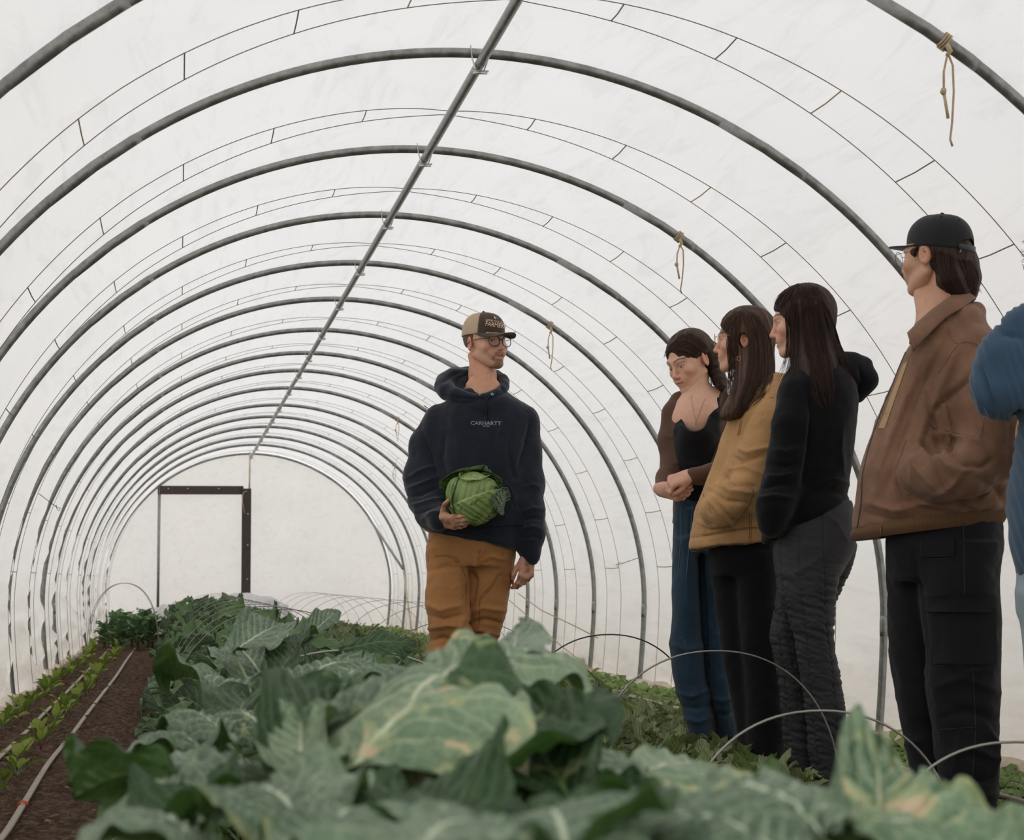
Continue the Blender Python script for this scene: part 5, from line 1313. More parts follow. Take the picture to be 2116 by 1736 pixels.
    f.line('seam', [(876, 838), (893, 850), (903, 880), (912, 915)], 0.0018, navy, bv, parent=hood); f.line('seam', [(1103, 848), (1092, 868), (1078, 900), (1072, 925)], 0.0018, navy, bv, parent=hood)
    f.patch('front_pocket', [(935, 1000), (1058, 1004), (1085, 1085), (905, 1092)], navy, 22, 14, 0.005, bv, parent=hood)
    f.line('pocket_edge', [(1010, 1000), (1055, 1003), (1064, 1040), (1084, 1078), (1084, 1092)], 0.0018, navy, bv, off=0.006, parent=hood)
    lg = plain('grey_print', srgb(128, 138, 150), 0.7); 
    f.text('chest_lettering', 'CARHARTT', (1004, 874.5), 8.0, lg, bv, rad(1), wid=63, parent=hood); f.text('small_lettering', 'EST 1889', (1005, 881), 3.6, lg, bv, rad(1), wid=13, parent=hood)
    lb = f.patch('cloth_label', [(1040.5, 1016), (1052, 1016.5), (1053, 1034), (1040.5, 1033)], plain('white_label', srgb(226, 218, 212), 0.8), 5, 6, 0.008, bv, parent=hood)
    og = plain('label_orange', srgb(222, 150, 60), 0.7); q, _ = f.hit(1048.5, 1024.5, bv, off=0.0095); a = np.linspace(0, 2*PI, 21)[:-1]
    # curled hook mark: a disc with a swept tail
    pts = [(math.cos(t)*0.0062*(1-0.25*max(0, math.sin(2*t+0.6))), math.sin(t)*0.0072) for t in a]
    mesh('label_mark', [(q[0]+x_, q[1], q[2]+z_) for x_, z_ in pts], [tuple(range(20))], og, hood, smooth=False)
    # cuffs and waistband ribs
    for P_, r_ in (([(1074, 1128), (1096, 1131), (1116, 1133)], 0.0016), ([(884, 1086), (960, 1094), (1020, 1112), (1074, 1122)], 0.0016)): f.line('rib_edge', P_, r_, navy, bv, parent=hood)
    # trousers
    g = f.grid([J(860, 1060, 0.25), J(1085, 1060, -0.2), J(870, 1575, 0.3)], 0.0064, 0.03)
    W = f.rows([(1080, 888, 1066, 0.0, 0.115), (1120, 884, 1066, 0.0, 0.12), (1150, 884, 1063, 0.0, 0.12), (1172, 896, 1050, 0.0, 0.11)])
    L1 = f.rows([(1130, 884, 985, -0.01, 0.10), (1180, 881, 976, -0.02, 0.10), (1240, 880, 968, -0.04, 0.095), (1285, 885, 972, -0.055, 0.09), (1310, 890, 972, -0.05, 0.085), (1340, 882, 966, -0.04, 0.085), (1390, 882, 962, -0.03, 0.08), (1450, 884, 958, -0.02, 0.078), (1532, 888, 955, -0.02, 0.082)])
    L2 = f.rows([(1130, 978, 1064, 0.01, 0.10), (1180, 972, 1061, 0.02, 0.10), (1240, 968, 1050, 0.04, 0.095), (1285, 964, 1040, 0.06, 0.088), (1320, 958, 1028, 0.10, 0.085), (1380, 952, 1016, 0.16, 0.08), (1450, 948, 1010, 0.22, 0.075), (1535, 946, 1006, 0.28, 0.08)])
    g.loft(W, 0.03); g.loft(L1, 0.03); g.loft(L2, 0.02)
    s_ = strokes(f, [([(886, 1180), (920, 1170), (965, 1175)], .012, -.008), ([(990, 1160), (1015, 1150), (1050, 1158)], .012, .008), ([(885, 1250), (910, 1262), (955, 1250)], .014, .009), ([(888, 1272), (915, 1280), (960, 1270)], .012, -.012), ([(885, 1300), (925, 1292), (970, 1300)], .013, .012), ([(885, 1325), (915, 1318), (962, 1335)], .011, -.012), ([(884, 1350), (920, 1340), (960, 1352)], .013, .012), ([(886, 1378), (915, 1368), (958, 1378)], .011, -.010), ([(960, 1280), (940, 1310), (930, 1345)], .010, .009), ([(900, 1340), (912, 1365), (905, 1395)], .010, .009),
        ([(970, 1265), (1000, 1255), (1040, 1262)], .014, .009), ([(966, 1290), (1000, 1280), (1035, 1288)], .012, -.011), ([(962, 1312), (990, 1300), (1028, 1312)], .012, .010), ([(972, 1175), (982, 1200), (978, 1240)], .010, -.014), ([(1000, 1135), (988, 1150), (984, 1172)], .008, .008)])
    tr = f.part('trousers', g, duck, addn(bump_noise(0.006, 3.4, 5, (1, 1, 0.8)), bump_noise(0.003, 9, 6, (0.6, 1, 1.6), True), s_), it=2); bt = f.last[2]
    for P_ in ([(885, 1106), (889, 1130), (884, 1160)], [(886, 1149), (915, 1147), (942, 1150), (946, 1163)], [(886, 1152), (915, 1150), (940, 1153), (943, 1165)], [(945, 1150), (965, 1200), (962, 1262)], [(1059, 1183), (1030, 1183), (1018, 1206), (992, 1234)], [(1059, 1187), (1031, 1187), (1021, 1208), (994, 1238)], [(990, 1136), (984, 1158), (980, 1172)], [(993, 1136), (987, 1160)], [(992, 1234), (990, 1290), (980, 1330)]):
        f.line('stitching', P_, 0.0011, stitch, bt, off=0.0006, parent=tr)
    f.patch('tool_loop', [(1055, 1183), (1061, 1184), (1062, 1209), (1057, 1208)], duck, 3, 6, 0.01, bt, parent=tr)
    boot = plain('brown_leather_boot', srgb(84, 58, 40), 0.6, bscale=60)
    for (px, v) in ((920, -0.02), (976, 0.28)):
        b = J(px, 1530, v); g = SDF((b[0]-0.09, v-0.24, -0.03), (b[0]+0.09, v+0.14, 0.24), 0.007)
        g.cap((b[0], v+0.02, 0.18), (b[0], v+0.03, 0.06), 0.048, 0.05, 0.02); g.cap((b[0], v+0.03, 0.035), (b[0]-0.01, v-0.15, 0.028), 0.045, 0.04, 0.04)
        g.put(*(lambda q: (q[0], (0.0-q[3])+0*q[1]+0*q[2]))(g.box(g.lo, g.lo+(g.n-1)*g.h)), 0.004, 'x'); f.part('boot', g, boot, target=False)
    # cap
    br = fabric('brown_cap_cloth', srgb(74, 62, 54), 0.85, 0.08, 1200, 0.2); tan = fabric('tan_cap_mesh', srgb(188, 164, 136), 0.85, 0.08, 1500, 0.5)
    b1, b2, tm, P = cap_hat(f, (br, tan, br), prof_=(0.0835, 0.104, 0), z0=0.031, tilt=3, ztop=0.130, brim=0.088, brimw=0.080, brim_droop=0.036)
    cream = plain('cream_print', srgb(232, 206, 178), 0.7)
    ang = rad(9)
    f.text('cap_lettering', 'SUPPORT YOUR LOCAL', (1024, 664), 3.9, cream, b1, ang, wid=41); f.text('cap_lettering', 'FARMERS', (1025, 671.5), 9.0, cream, b1, ang, wid=43)
    for sgn in (-1, 1): 
        q = [f.hit(1025+sgn*a_, 659.5-b_, b1, off=0.002)[0] for a_, b_ in ((0.4, 0), (3.8, 2.2), (4.2, 6.6), (1.4, 4.2))]; mesh('cap_leaf_mark', q, [(0, 1, 2, 3)], cream, f.root, smooth=False)
    specs(f, MT['frame_black'], rx=0.0255, rz=0.0225, thick=0.0019, yl=0.1015, cz=-0.004, bz=0.004)
    # short hair under the cap
    g = SDF((-0.1, -0.13, -0.07), (0.1, 0.1, 0.06), 0.004); g.ell((0, -0.018, 0.03), (0.0765, 0.0965, 0.088), 0.005)
    c, R_, sc_ = f.head; g.ell((0, 0.06, -0.02), (0.1, 0.078, 0.12), 0.01, 's'); g.ell((0, -0.0, -0.085), (0.13, 0.2, 0.078), 0.01, 's')
    V, Q = g.mesh(); V = (V*sc_)@R_.T+c; mesh('hair', V, Q, hair_mat('short_brown_hair', srgb(70, 50, 36), srgb(96, 70, 50), srgb(120, 90, 64)), f.root, uv=hair_uv(c)(V))
    return f
def cabbage():
    c = at(980, 1030, 1); d = 6.80-0.215; r_ = ray(980, 1030); c = r_/(r_@CF)*d; c[2] += EYE
    root = empty('cabbage', c, -math.atan2(c[0], c[1])); tag(root, 'green cabbage head with a loose outer leaf, held by the person in the navy sweatshirt', 'cabbage')
    def leafcap(name, ax, up, r0, ang, asp, lift, mat, seed, wav=0.05, nu=30, nv=26, dr=0.0):
        """a leaf wrapped on the ball: ax centre direction, up direction of the midrib"""
        ax = np.array(ax, float); ax /= np.linalg.norm(ax); up = np.array(up, float); up -= ax*(up@ax); up /= np.linalg.norm(up); sd = np.cross(up, ax)
        P = np.empty((nu, nv, 3)); U = np.empty((nu, nv, 2))
        for i in range(nu):
            s_ = i/(nu-1)
            for j in range(nv):
                t = -1+2*j/(nv-1); w_ = math.sin(PI*min(1, max(0.0, s_))**0.8)**0.45 if 0 < s_ < 1 else 0.02
                a = (s_-0.5)*2*ang; b = t*ang*asp*w_; e = max(abs(t)**3, max(0, (s_-0.6)/0.4)**2)
                dirv = ax*math.cos(a)*math.cos(b)+up*math.sin(a)*math.cos(b*0.9)+sd*math.sin(b)
                rr = r0+lift*e+wav*0.02*math.sin(7*s_+3*t+seed)*e+0.003*math.sin(25*(s_-0.3*abs(t)))*(1-abs(t))+dr*s_
                rr += 0.006*e*math.sin(14*t+11*s_+seed*2)
                P[i, j] = dirv*rr; U[i, j] = (s_, (t+1)/2)
        P[..., 2] *= 0.98; m = MB(); m.grid(P, U); o = m.build(name, mat, root); md = o.modifiers.new('s', 'SOLIDIFY'); md.thickness = 0.002; return o
    n = 36; a, b = np.meshgrid(np.linspace(0, PI, n), np.linspace(0, 2*PI, 2*n, endpoint=False), indexing='ij')
    D = np.stack([np.sin(a)*np.cos(b), np.sin(a)*np.sin(b), np.cos(a)], -1); rr = 0.098*(1+0.02*vnoise(D[..., 0], D[..., 1], D[..., 2], 3)); m = MB()
    m.grid(D*rr[..., None]*np.array([1.0, 0.95, 0.96]), np.stack([a/PI, b/(2*PI)], -1), closed=True); m.build('heart', MT['cab_in'], root)
    leafcap('dark_outer_leaf', (-0.15, 0.55, 0.75), (0.15, -0.1, 1), 0.112, 1.15, 0.95, 0.034, MT['cab_dark'], 1, 0.5)
    leafcap('wrapper_leaf', (-0.85, 0.15, 0.25), (0.3, 0.1, 1), 0.108, 1.1, 0.85, 0.012, MT['cab_dark'], 2, 0.3)
    leafcap('pale_inner_leaf', (0.05, -0.35, 0.85), (0.6, 0.1, 0.9), 0.112, 0.62, 0.8, 0.012, MT['cab_in'], 3)
    leafcap('wrapper_leaf', (0.35, 0.2, 0.7), (0.4, 0.2, 1), 0.108, 0.95, 0.7, 0.014, MT['cab_dark'], 7, 0.3)
    leafcap('front_leaf', (-0.08, -1, 0.0), (0.80, -0.1, 0.30), 0.111, 1.2, 1.02, 0.006, MT['cab_out'], 4, 0.12, nu=44, nv=44)
    leafcap('lower_leaf', (0.35, -0.6, -0.7), (0.9, -0.2, -0.1), 0.107, 0.95, 0.9, 0.004, MT['cab_out'], 8, 0.1)
    m = MB(); P = []; 
    # loose round leaf on the right
    o = leafcap('loose_outer_leaf', (0.93, -0.35, -0.12), (0.1, 0.2, 0.9), 0.122, 0.42, 1.5, 0.012, MT['kale'], 5, 0.3, dr=0.006)
    root.scale = (1.0, 1.0, 1.0)
f_farmer = farmer()
cabbage()

# ------------------------------------------------------------------ the visitors on the right
def neck_mesh(f, hc, base, r0, r1, c, chest=None, h=0.005, front=None):
    pts = [hc, base]+(list(chest) if chest else []); g = f.grid(pts, h, 0.16)
    g.chain([hc+np.array([0, 0, -0.02]), (hc+base)/2+np.array([0, 0.0, -0.02]), base], [r0, r0*0.98, r1], 0.02)
    if chest: 
        for q in chest: g.ell(q, (0.07, 0.055, 0.05), 0.06)
    if front: front(g)
    V, Q = g.mesh(); V = relax(V, Q, 1); return V, Q, np.repeat(np.array(c[:3])[None], len(V), 0)

def man_leather():
    f = Figure(1960, 4.77, 'person in a black cap, brown suede jacket and black cargo trousers, hand in pocket')
    J = f.J; suede = fabric('brown_suede', srgb(128, 96, 76), 0.8, 0.25, 300, 0.25, wr=(7, 0.03), sheen=0.12, spec=0.2, dirt=srgb(150, 116, 92))
    rib = fabric('brown_rib_knit', srgb(104, 78, 54), 0.9, 0.08, 600, 0.3)
    blk = fabric('black_cotton', srgb(27, 28, 32), 0.85, 0.12, 900, 0.3, wr=(6, 0.02), sheen=0.08, spec=0.2); st = plain('dark_grey_stitch', srgb(58, 58, 62), 0.8)
    tee = fabric('tan_lining', srgb(176, 146, 108), 0.9, 0.1)
    sk = srgb(214, 168, 140)
    R = rot_frame(120, 0, 0); hc = J(1932, 529, 0.0)
    V1, Q1, C1 = make_head(f, hc, R, sk, srgb(204, 132, 106), srgb(180, 110, 96), srgb(60, 42, 32), scale=1.0, beard=None)
    c2 = neck_mesh(f, hc+np.array([0.035, -0.02, -0.05]), J(1952, 668, 0.02), 0.053, 0.058, srgb(212, 164, 136), chest=[J(1935, 690, -0.02)], front=lambda g: g.cap(J(1905, 590, 0.02), J(1925, 665, -0.03), 0.03, 0.04, 0.03))
    cb = core_body(f, [([J(1960, 690, 0), J(1970, 850, 0), J(1950, 1080, 0.0)], [0.1, 0.12, 0.11]), ([J(2000, 740, -.08), J(2040, 900, -.12), J(1960, 985, -.16)], [0.05, 0.04, 0.035]), ([J(1900, 1140, 0.08), J(1895, 1350, 0.10), J(1915, 1480, 0.11), J(1938, 1640, 0.11)], [0.05, 0.04, 0.03, 0.022]), ([J(1978, 1140, -0.05), J(1990, 1400, -0.06), J(2002, 1640, -0.05)], [0.06, 0.05, 0.03])], sk)
    join_body(f, [(V1, Q1, C1), c2, cb]); eyes(f)
    # jacket
    T = f.rows([(655, 1935, 2025, 0.02, 0.085), (685, 1898, 2052, 0.01, 0.12), (720, 1872, 2068, 0.0, 0.145), (748, 1857, 2078, 0.0, 0.16), (775, 1847, 2084, 0.0, 0.168), (803, 1833, 2090, 0.0, 0.175), (861, 1809, 2097, 0.0, 0.18), (931, 1785, 2100, 0.0, 0.185), (981, 1770, 2098, 0.0, 0.188), (1032, 1769, 2090, 0.0, 0.185), (1062, 1765, 2080, 0.0, 0.175), (1090, 1760, 2076, 0, 0.165), (1125, 1760, 2076, 0, 0.165)])
    g = f.grid([J(1750, 600, 0.25), J(2110, 600, -0.3), J(1750, 1130, 0.2), J(2110, 1130, -0.3)], 0.0062, 0.03)
    g.loft(T, 0.03, bot=f.slope((1760, 1098), (2076, 1056), 0, T), p=2.2)
    g.chain([J(2028, 735, -0.08), J(2046, 800, -0.13), J(2052, 870, -0.165), J(2046, 935, -0.19)], [0.075, 0.083, 0.082, 0.078], 0.04, kj=0.05)
    g.chain([J(2046, 940, -0.19), J(1995, 975, -0.225), J(1940, 985, -0.225), J(1896, 978, -0.19)], [0.076, 0.066, 0.060, 0.050], 0.03, kj=0.04)
    g.chain([J(1915, 712, -0.085), J(1950, 684, -0.09), J(1990, 660, -0.05), J(2015, 645, 0.02)], [.030, .036, .036, .034], 0.03, kj=0.03)
    g.cap(J(1945, 590, -0.01), J(1955, 668, -0.01), 0.058, 0.060, 0.01, 's')
    s_ = strokes(f, [([(2040, 715), (2030, 760), (1985, 800), (1930, 850), (1915, 900)], .010, -.012), ([(1990, 700), (1945, 800), (1905, 900), (1880, 1000)], .016, .009), ([(1960, 690), (1905, 800), (1860, 920), (1830, 1020)], .016, -.009), ([(1930, 700), (1880, 810), (1835, 930), (1805, 1040)], .018, .009), ([(1905, 770), (1860, 880), (1815, 1000)], .012, -.007),
        ([(1932, 790), (1955, 850), (1975, 900), (1950, 930)], .010, .016), ([(1912, 815), (1928, 870), (1940, 930)], .011, -.018), ([(1925, 905), (1960, 925), (2010, 975)], .011, -.014), ([(1935, 895), (1975, 900), (2020, 915)], .012, .013), ([(1890, 930), (1930, 945), (1985, 985)], .010, .013), ([(1905, 915), (1925, 940), (1960, 1015)], .010, -.013), ([(1880, 945), (1900, 975), (1930, 1010)], .009, .011), ([(1985, 985), (1960, 1010), (1930, 1022)], .010, .011), ([(1960, 960), (1990, 975), (2010, 970)], .008, .012), ([(1990, 960), (2030, 965), (2050, 950)], .010, -.010),
        ([(2010, 985), (2060, 1010), (2072, 1035)], .014, -.012), ([(2030, 1030), (2050, 1005), (2085, 1000)], .012, .011), ([(1800, 1040), (1850, 1055), (1920, 1040), (1990, 1055)], .012, .012), ([(1850, 1000), (1865, 1035), (1920, 1055)], .012, -.011), ([(1790, 1060), (1850, 1078), (1920, 1062)], .010, -.008), ([(1995, 1040), (2020, 1050), (2065, 1040)], .008, .010), ([(2070, 780), (2090, 860), (2085, 950)], .012, -.008), ([(1905, 780), (1925, 740), (1950, 700)], .01, .006)])
    jk = f.part('suede_jacket', g, suede, addn(bump_noise(0.005, 3.0, 41, (1.2, 1, 0.9)), bump_noise(0.004, 7, 42, (1.2, 1, 0.7), True), s_), it=2); bj = f.last[2]
    # collar
    sheet(f, 'collar', [(1992, 598, -0.02), (1962, 614, -0.075), (1924, 642, -0.105), (1896, 668, -0.125), (1875, 689, -0.135)], [(2016, 616, -0.01), (1990, 636, -0.09), (1957, 654, -0.145), (1922, 688, -0.16), (1887, 727, -0.175)], suede, 0.012, 0.006, parent=jk)
    sheet(f, 'collar_stand', [(1990, 592, 0.06), (1940, 622, 0.0), (1905, 655, -0.04), (1880, 684, -0.09)], [(1992, 640, 0.06), (1945, 655, 0.0), (1908, 690, -0.06), (1880, 712, -0.12)], suede, 0.008, 0.005, parent=jk)
    f.line('seam', [(1955, 652), (1962, 690), (1976, 712), (2000, 705), (2035, 725)], 0.0017, suede, off=0.0, parent=jk); f.line('seam', [(2036, 725), (2015, 708), (1985, 706), (1965, 730), (1940, 770)], 0.0020, suede, parent=jk)
    f.line('seam', [(1925, 882), (1970, 893), (2028, 905), (2032, 870)], 0.0015, suede, parent=jk)
    # front edge with the lining showing, hem patch, rib waistband
    f.line('zip_edge', [(1872, 728), (1858, 760), (1846, 792), (1826, 838), (1806, 893), (1793, 935), (1782, 985), (1780, 1040), (1771, 1096)], 0.0030, plain('zip', srgb(64, 50, 40), 0.6), parent=jk)
    f.patch('shirt_front', [(1866, 752), (1876, 746), (1828, 885), (1815, 885)], tee, 6, 20, 0.003, bj, parent=jk)
    Tb = f.rows([(1040, 1768, 2080, 0.0, 0.165), (1062, 1764, 2077, 0.0, 0.163), (1090, 1761, 2075, 0, 0.160), (1130, 1760, 2074, 0, 0.158)])
    V = []; a = np.linspace(0, 2*PI, 601)[:-1]; ctr = f.J(1918, 1085, 0); ru = (f.J(2075, 1080, 0)-f.J(1761, 1080, 0))[0]/2; top = f.slope((1762, 1090), (2076, 1043), 0, Tb); bot = f.slope((1760, 1119), (2076, 1079), 0, Tb)
    P = np.empty((8, 600, 3))
    for i in range(8):
        q = i/7; rr = 1.0+0.006*math.sin(PI*q)+0.0055*np.sin(a*150); bul = 0.010*math.sin(PI*q)
        x_ = np.sign(np.cos(a))*np.abs(np.cos(a))**(2/2.2)*(ru*rr+bul)*(0.985); y_ = np.sign(np.sin(a))*np.abs(np.sin(a))**(2/2.2)*(0.166*rr+bul)
        zt = top[0]+top[1]*x_; zb = bot[0]+bot[1]*x_; P[i] = np.stack([ctr[0]+x_, y_, zb+(zt-zb)*q], -1)
    m = MB(); m.grid(P, closed=True); m.grid(np.stack([P[0], P[0]*np.array([1, 1, 1])+np.array([0, 0, 0.02])-np.stack([P[0][:, 0]-ctr[0], P[0][:, 1], 0*P[0][:, 0]], -1)*0.12]), closed=True); rb = m.build('ribbed_waistband', rib, jk)
    V_ = np.concatenate(m.V); brb = BVHTree.FromPolygons(V_.tolist(), m.F); f.tgt.append(brb)
    f.patch('hem_tab', [(1765, 1080), (1822, 1077), (1819, 1113), (1760, 1118)], suede, 8, 6, 0.006, brb, parent=jk)
    f.line('pocket_edge', [(1872, 908), (1862, 940), (1848, 975), (1855, 1005), (1880, 1022)], 0.0035, suede, parent=jk)
    # trousers
    g = f.grid([J(1825, 1050, 0.25), J(2085, 1050, -0.25), J(1860, 1730, 0.2)], 0.0068, 0.03)
    W = f.rows([(1040, 1840, 2068, 0.0, 0.15), (1110, 1833, 2072, 0.0, 0.155), (1160, 1832, 2070, 0.0, 0.15), (1200, 1845, 2060, 0.0, 0.13)])
    A = f.rows([(1120, 1833, 1975, 0.07, 0.12), (1250, 1833, 1955, 0.09, 0.11), (1350, 1838, 1950, 0.10, 0.10), (1440, 1852, 1958, 0.11, 0.095), (1520, 1866, 1965, 0.11, 0.09), (1600, 1885, 1972, 0.11, 0.09), (1700, 1905, 1985, 0.11, 0.09)])
    B = f.rows([(1120, 1890, 2072, -0.05, 0.12), (1250, 1896, 2066, -0.06, 0.115), (1330, 1904, 2066, -0.06, 0.11), (1420, 1912, 2066, -0.06, 0.105), (1520, 1926, 2068, -0.06, 0.10), (1620, 1944, 2064, -0.05, 0.10), (1664, 1950, 2056, -0.05, 0.095), (1712, 1956, 2050, -0.05, 0.095)])
    g.loft(W, 0.03); g.loft(A, 0.02); g.loft(B, 0.016)
    s_ = strokes(f, [([(1940, 1420), (1990, 1400), (2060, 1430)], .014, .008), ([(1950, 1480), (2000, 1470), (2060, 1490)], .014, -.008), ([(1960, 1560), (2010, 1545), (2062, 1570)], .012, .009), ([(1950, 1600), (1990, 1625), (2050, 1610)], .012, -.010), ([(1950, 1650), (2000, 1660), (2055, 1640)], .012, .010), ([(2040, 1500), (2062, 1540), (2055, 1600)], .012, .009), ([(1870, 1540), (1900, 1530), (1935, 1560)], .012, .008), ([(1890, 1140), (1905, 1250), (1915, 1400)], .010, -.010), ([(1960, 1370), (2000, 1390), (2060, 1380)], .012, .006), ([(1955, 1450), (1985, 1520), (1970, 1600)], .012, .006)])
    tr = f.part('cargo_trousers', g, blk, addn(bump_noise(0.006, 3, 51, (1, 1, .8)), bump_noise(0.005, 6, 52, (.7, 1, 1.3), True), s_), it=2); bt = f.last[2]
    def flap(nm, P_, off):
        f.patch(nm, P_, blk, 10, 7, off, bt, parent=tr)
    flap('pocket_flap', [(1902, 1116), (1972, 1113), (1970, 1150), (1905, 1152)], 0.007); flap('cargo_pocket', [(1908, 1236), (2057, 1232), (2060, 1372), (1916, 1372)], 0.010); flap('cargo_flap', [(1909, 1233), (2058, 1229), (2052, 1266), (1914, 1264)], 0.016)
    for P_ in ([(1902, 1119), (1971, 1116)], [(1903, 1143), (1911, 1155), (1960, 1155), (1971, 1142), (1971, 1118)], [(1902, 1118), (1903, 1144)], [(1909, 1235), (2057, 1231)], [(1911, 1239), (2057, 1236)], [(1909, 1236), (1912, 1256), (1926, 1266), (1990, 1262), (2040, 1266), (2055, 1254)], [(1991, 1080), (1992, 1160), (1993, 1230)], [(1917, 1375), (2056, 1373)], [(2010, 1380), (2013, 1440), (2016, 1505)], [(1942, 1508), (2015, 1503)], [(2016, 1510), (2010, 1600), (2006, 1680)]):
        f.line('stitching', P_, 0.0010, st, off=0.0005, parent=tr)
    boot = plain('black_boot', srgb(26, 25, 26), 0.5)
    for px, v in ((1935, 0.1), (2000, -0.05)):
        b = J(px, 1690, v); g = SDF((b[0]-0.24, v-0.09, -0.04), (b[0]+0.14, v+0.09, 0.16), 0.008); g.cap((b[0], v, 0.10), (b[0], v, 0.03), 0.045, 0.047, 0.02); g.cap((b[0]+0.03, v, 0.02), (b[0]-0.15, v, 0.015), 0.045, 0.04, 0.04); f.part('boot', g, boot, target=False)
    # hair and cap
    hm = hair_mat('dark_brown_hair', srgb(34, 25, 20), srgb(58, 42, 33), srgb(96, 72, 54))
    g = SDF(hc-0.2, hc+0.17, 0.0045); sc_ = 1.0; tm = lambda p: np.array(p)@R.T+hc
    g.ell(tm((0, -0.020, 0.010)), (0.080, 0.098, 0.070), 0.01, 'u', R)
    g.chain([J(1988, 540, 0.02), J(1990, 575, 0.03), J(1992, 600, 0.04)], [.045, .042, .026], 0.03); g.chain([J(1955, 545, -0.06), J(1962, 575, -0.055), J(1975, 600, -0.04)], [.032, .034, .026], 0.03); g.chain([J(2000, 555, 0.03), J(2012, 572, 0.03)], [.026, .012], .03); g.chain([J(1978, 550, -0.01), J(1985, 585, 0.0), J(1994, 606, 0.01)], [.05, .046, .03], .03); g.chain([J(1992, 575, 0.03), J(1998, 612, 0.05)], [.028, .020], .03)
    g.ell(tm((0, 0.085, -0.045)), (0.12, 0.075, 0.085), 0.012, 's', R); g.ell(tm((-0.075, -0.004, -0.012)), (0.024, 0.026, 0.036), 0.008, 's', R); g.ell(tm((-0.06, 0.02, -0.075)), (0.045, 0.045, 0.05), 0.01, 's', R)
    g.cap(J(1885, 520, -0.06), J(1890, 528, -0.06), 0.008, 0.005, 0.01)
    o = f.part('hair', g, hm, bump_noise(0.004, 9, 5, (2.2, 2.2, 0.5), True), uvf=hair_uv(hc)); bh = f.last[2]
    strands(f, 'hair_strands', [([(1930, 512, -.06), (1926, 530, -.06), (1932, 560, -.06), (1945, 590, -.05), (1962, 606, -.04)], [(1975, 528, -.06), (1972, 550, -.06), (1985, 580, -.05), (1998, 600, -.03), (2008, 625, -.02)], 90), ([(1978, 534, -.05), (1990, 560, -.04), (2000, 590, -.03), (2012, 615, -.02)], [(2008, 538, 0), (2016, 555, 0), (2024, 575, 0.01), (2018, 600, .02)], 70), ([(2010, 540, 0), (2020, 560, 0), (2030, 572, 0)], [(2012, 580, 0), (2018, 600, 0), (2030, 612, 0)], 14), ([(1880, 512, -.07), (1886, 518, -.07), (1886, 530, -.07)], [(1905, 510, -.07), (1900, 515, -.07), (1892, 532, -.07)], 24)], hm, 5, 0.0011, bh, parent=o)
    black = fabric('black_cap_cloth', srgb(34, 34, 37), 0.8, 0.08, 1300, 0.25, wr=(14, 0.012))
    b1, _, tmc, P = cap_hat(f, (black, black, black), prof_=(0.0865, 0.104, 0), z0=0.020, tilt=-7, ztop=0.128, brim=0.070, brimw=0.072, brim_droop=0.004, split=False, back_open=True, brim_up=0.006)
    m = MB(); th = np.linspace(rad(148), rad(212), 14); band = np.array([[(math.sin(t)*0.088, -0.016+math.cos(t)*0.1055, z) for t in th] for z in (0.012, 0.028)]); m.grid(tmc(band.reshape(-1, 3)).reshape(2, 14, 3)); o = m.build('cap_strap', plain('strap_plastic', srgb(44, 46, 52), 0.45), f.root); md = o.modifiers.new('s', 'SOLIDIFY'); md.thickness = 0.003
    m = MB(); m.tube([tmc([q])[0] for q in [(math.sin(t)*0.088, -0.016+math.cos(t)*0.107, 0.026) for t in np.linspace(rad(-66), rad(66), 24)]], 0.0022, 6); m.build('cap_cord', plain('gold_cord', srgb(190, 150, 96), 0.5), f.root)
    f.patch('cap_tag', [(1984, 511), (1990, 512), (1987, 523), (1981, 521)], plain('tag_black', srgb(22, 22, 24), 0.7), 4, 4, 0.004, parent=f.root)
    tg = plain('tag_white', srgb(214, 214, 212), 0.7)
    for k in range(4): f.line('tag_mark', [(1984.6+k*-0.7, 513.5+k*2.2), (1988.2+k*-0.7, 514.3+k*2.2)], 0.0007, tg, off=0.005)
    for px, py in ((1945, 449), (1981, 455)): 
        q, _ = f.hit(px, py, off=0.001); a = np.linspace(0, 2*PI, 13); m = MB(); m.tube(np.stack([q[0]+0.003*np.cos(a), q[1]+0*a, q[2]+0.003*np.sin(a)], -1), 0.001, 5, caps=False); m.build('eyelet', black, f.root)
    for xo in (-3, 0, 3): f.line('cap_seam', [(1955+xo, 449), (1953+xo, 455), (1949+xo, 478)], 0.0006, black, off=0.0005)
    specs(f, MT['frame_black'], rx=0.026, rz=0.023, thick=0.0009, yl=0.106, cz=-0.001, p=2.1, bz=0.012)

def long_hair(f, hc, R, stations, mat, face=(0.058, 0.060, 0.088), cap=(0.086, 0.106, 0.094), h=0.005, seed=1, bundles=(), facec=(0, 0.085, -0.045), extra=None, amp=0.004, side=None, h0=0.0):
    tm = lambda p: np.array(p)@R.T+hc
    st = f.rows(stations); lo = np.min([(q[1]-q[3], q[2]-q[4], q[0]) for q in st], axis=0); hi = np.max([(q[1]+q[3], q[2]+q[4], q[0]) for q in st], axis=0)
    g = SDF(np.minimum(lo, hc-0.12)-0.03, np.maximum(hi, hc+0.15)+0.03, h)
    g.ell(tm((0, -0.016, 0.036)), cap, 0.01, 'u', R); g.loft(st, 0.04, kc=0.03)
    g.ell(tm(facec), face, 0.012, 's', R)
    if side is not None: g.ell(tm(side[0]), side[1], 0.01, 's', R)
    if extra: extra(g, tm)
    o = f.part('hair', g, mat, bump_noise(amp, 10, seed, (2.4, 2.4, 0.35), True), uvf=hair_uv(hc), it=2); bh = f.last[2]
    strands(f, 'hair_strands', bundles, mat, seed, 0.0008, None, lift=(0.003, 0.007), parent=o)
    return o, bh

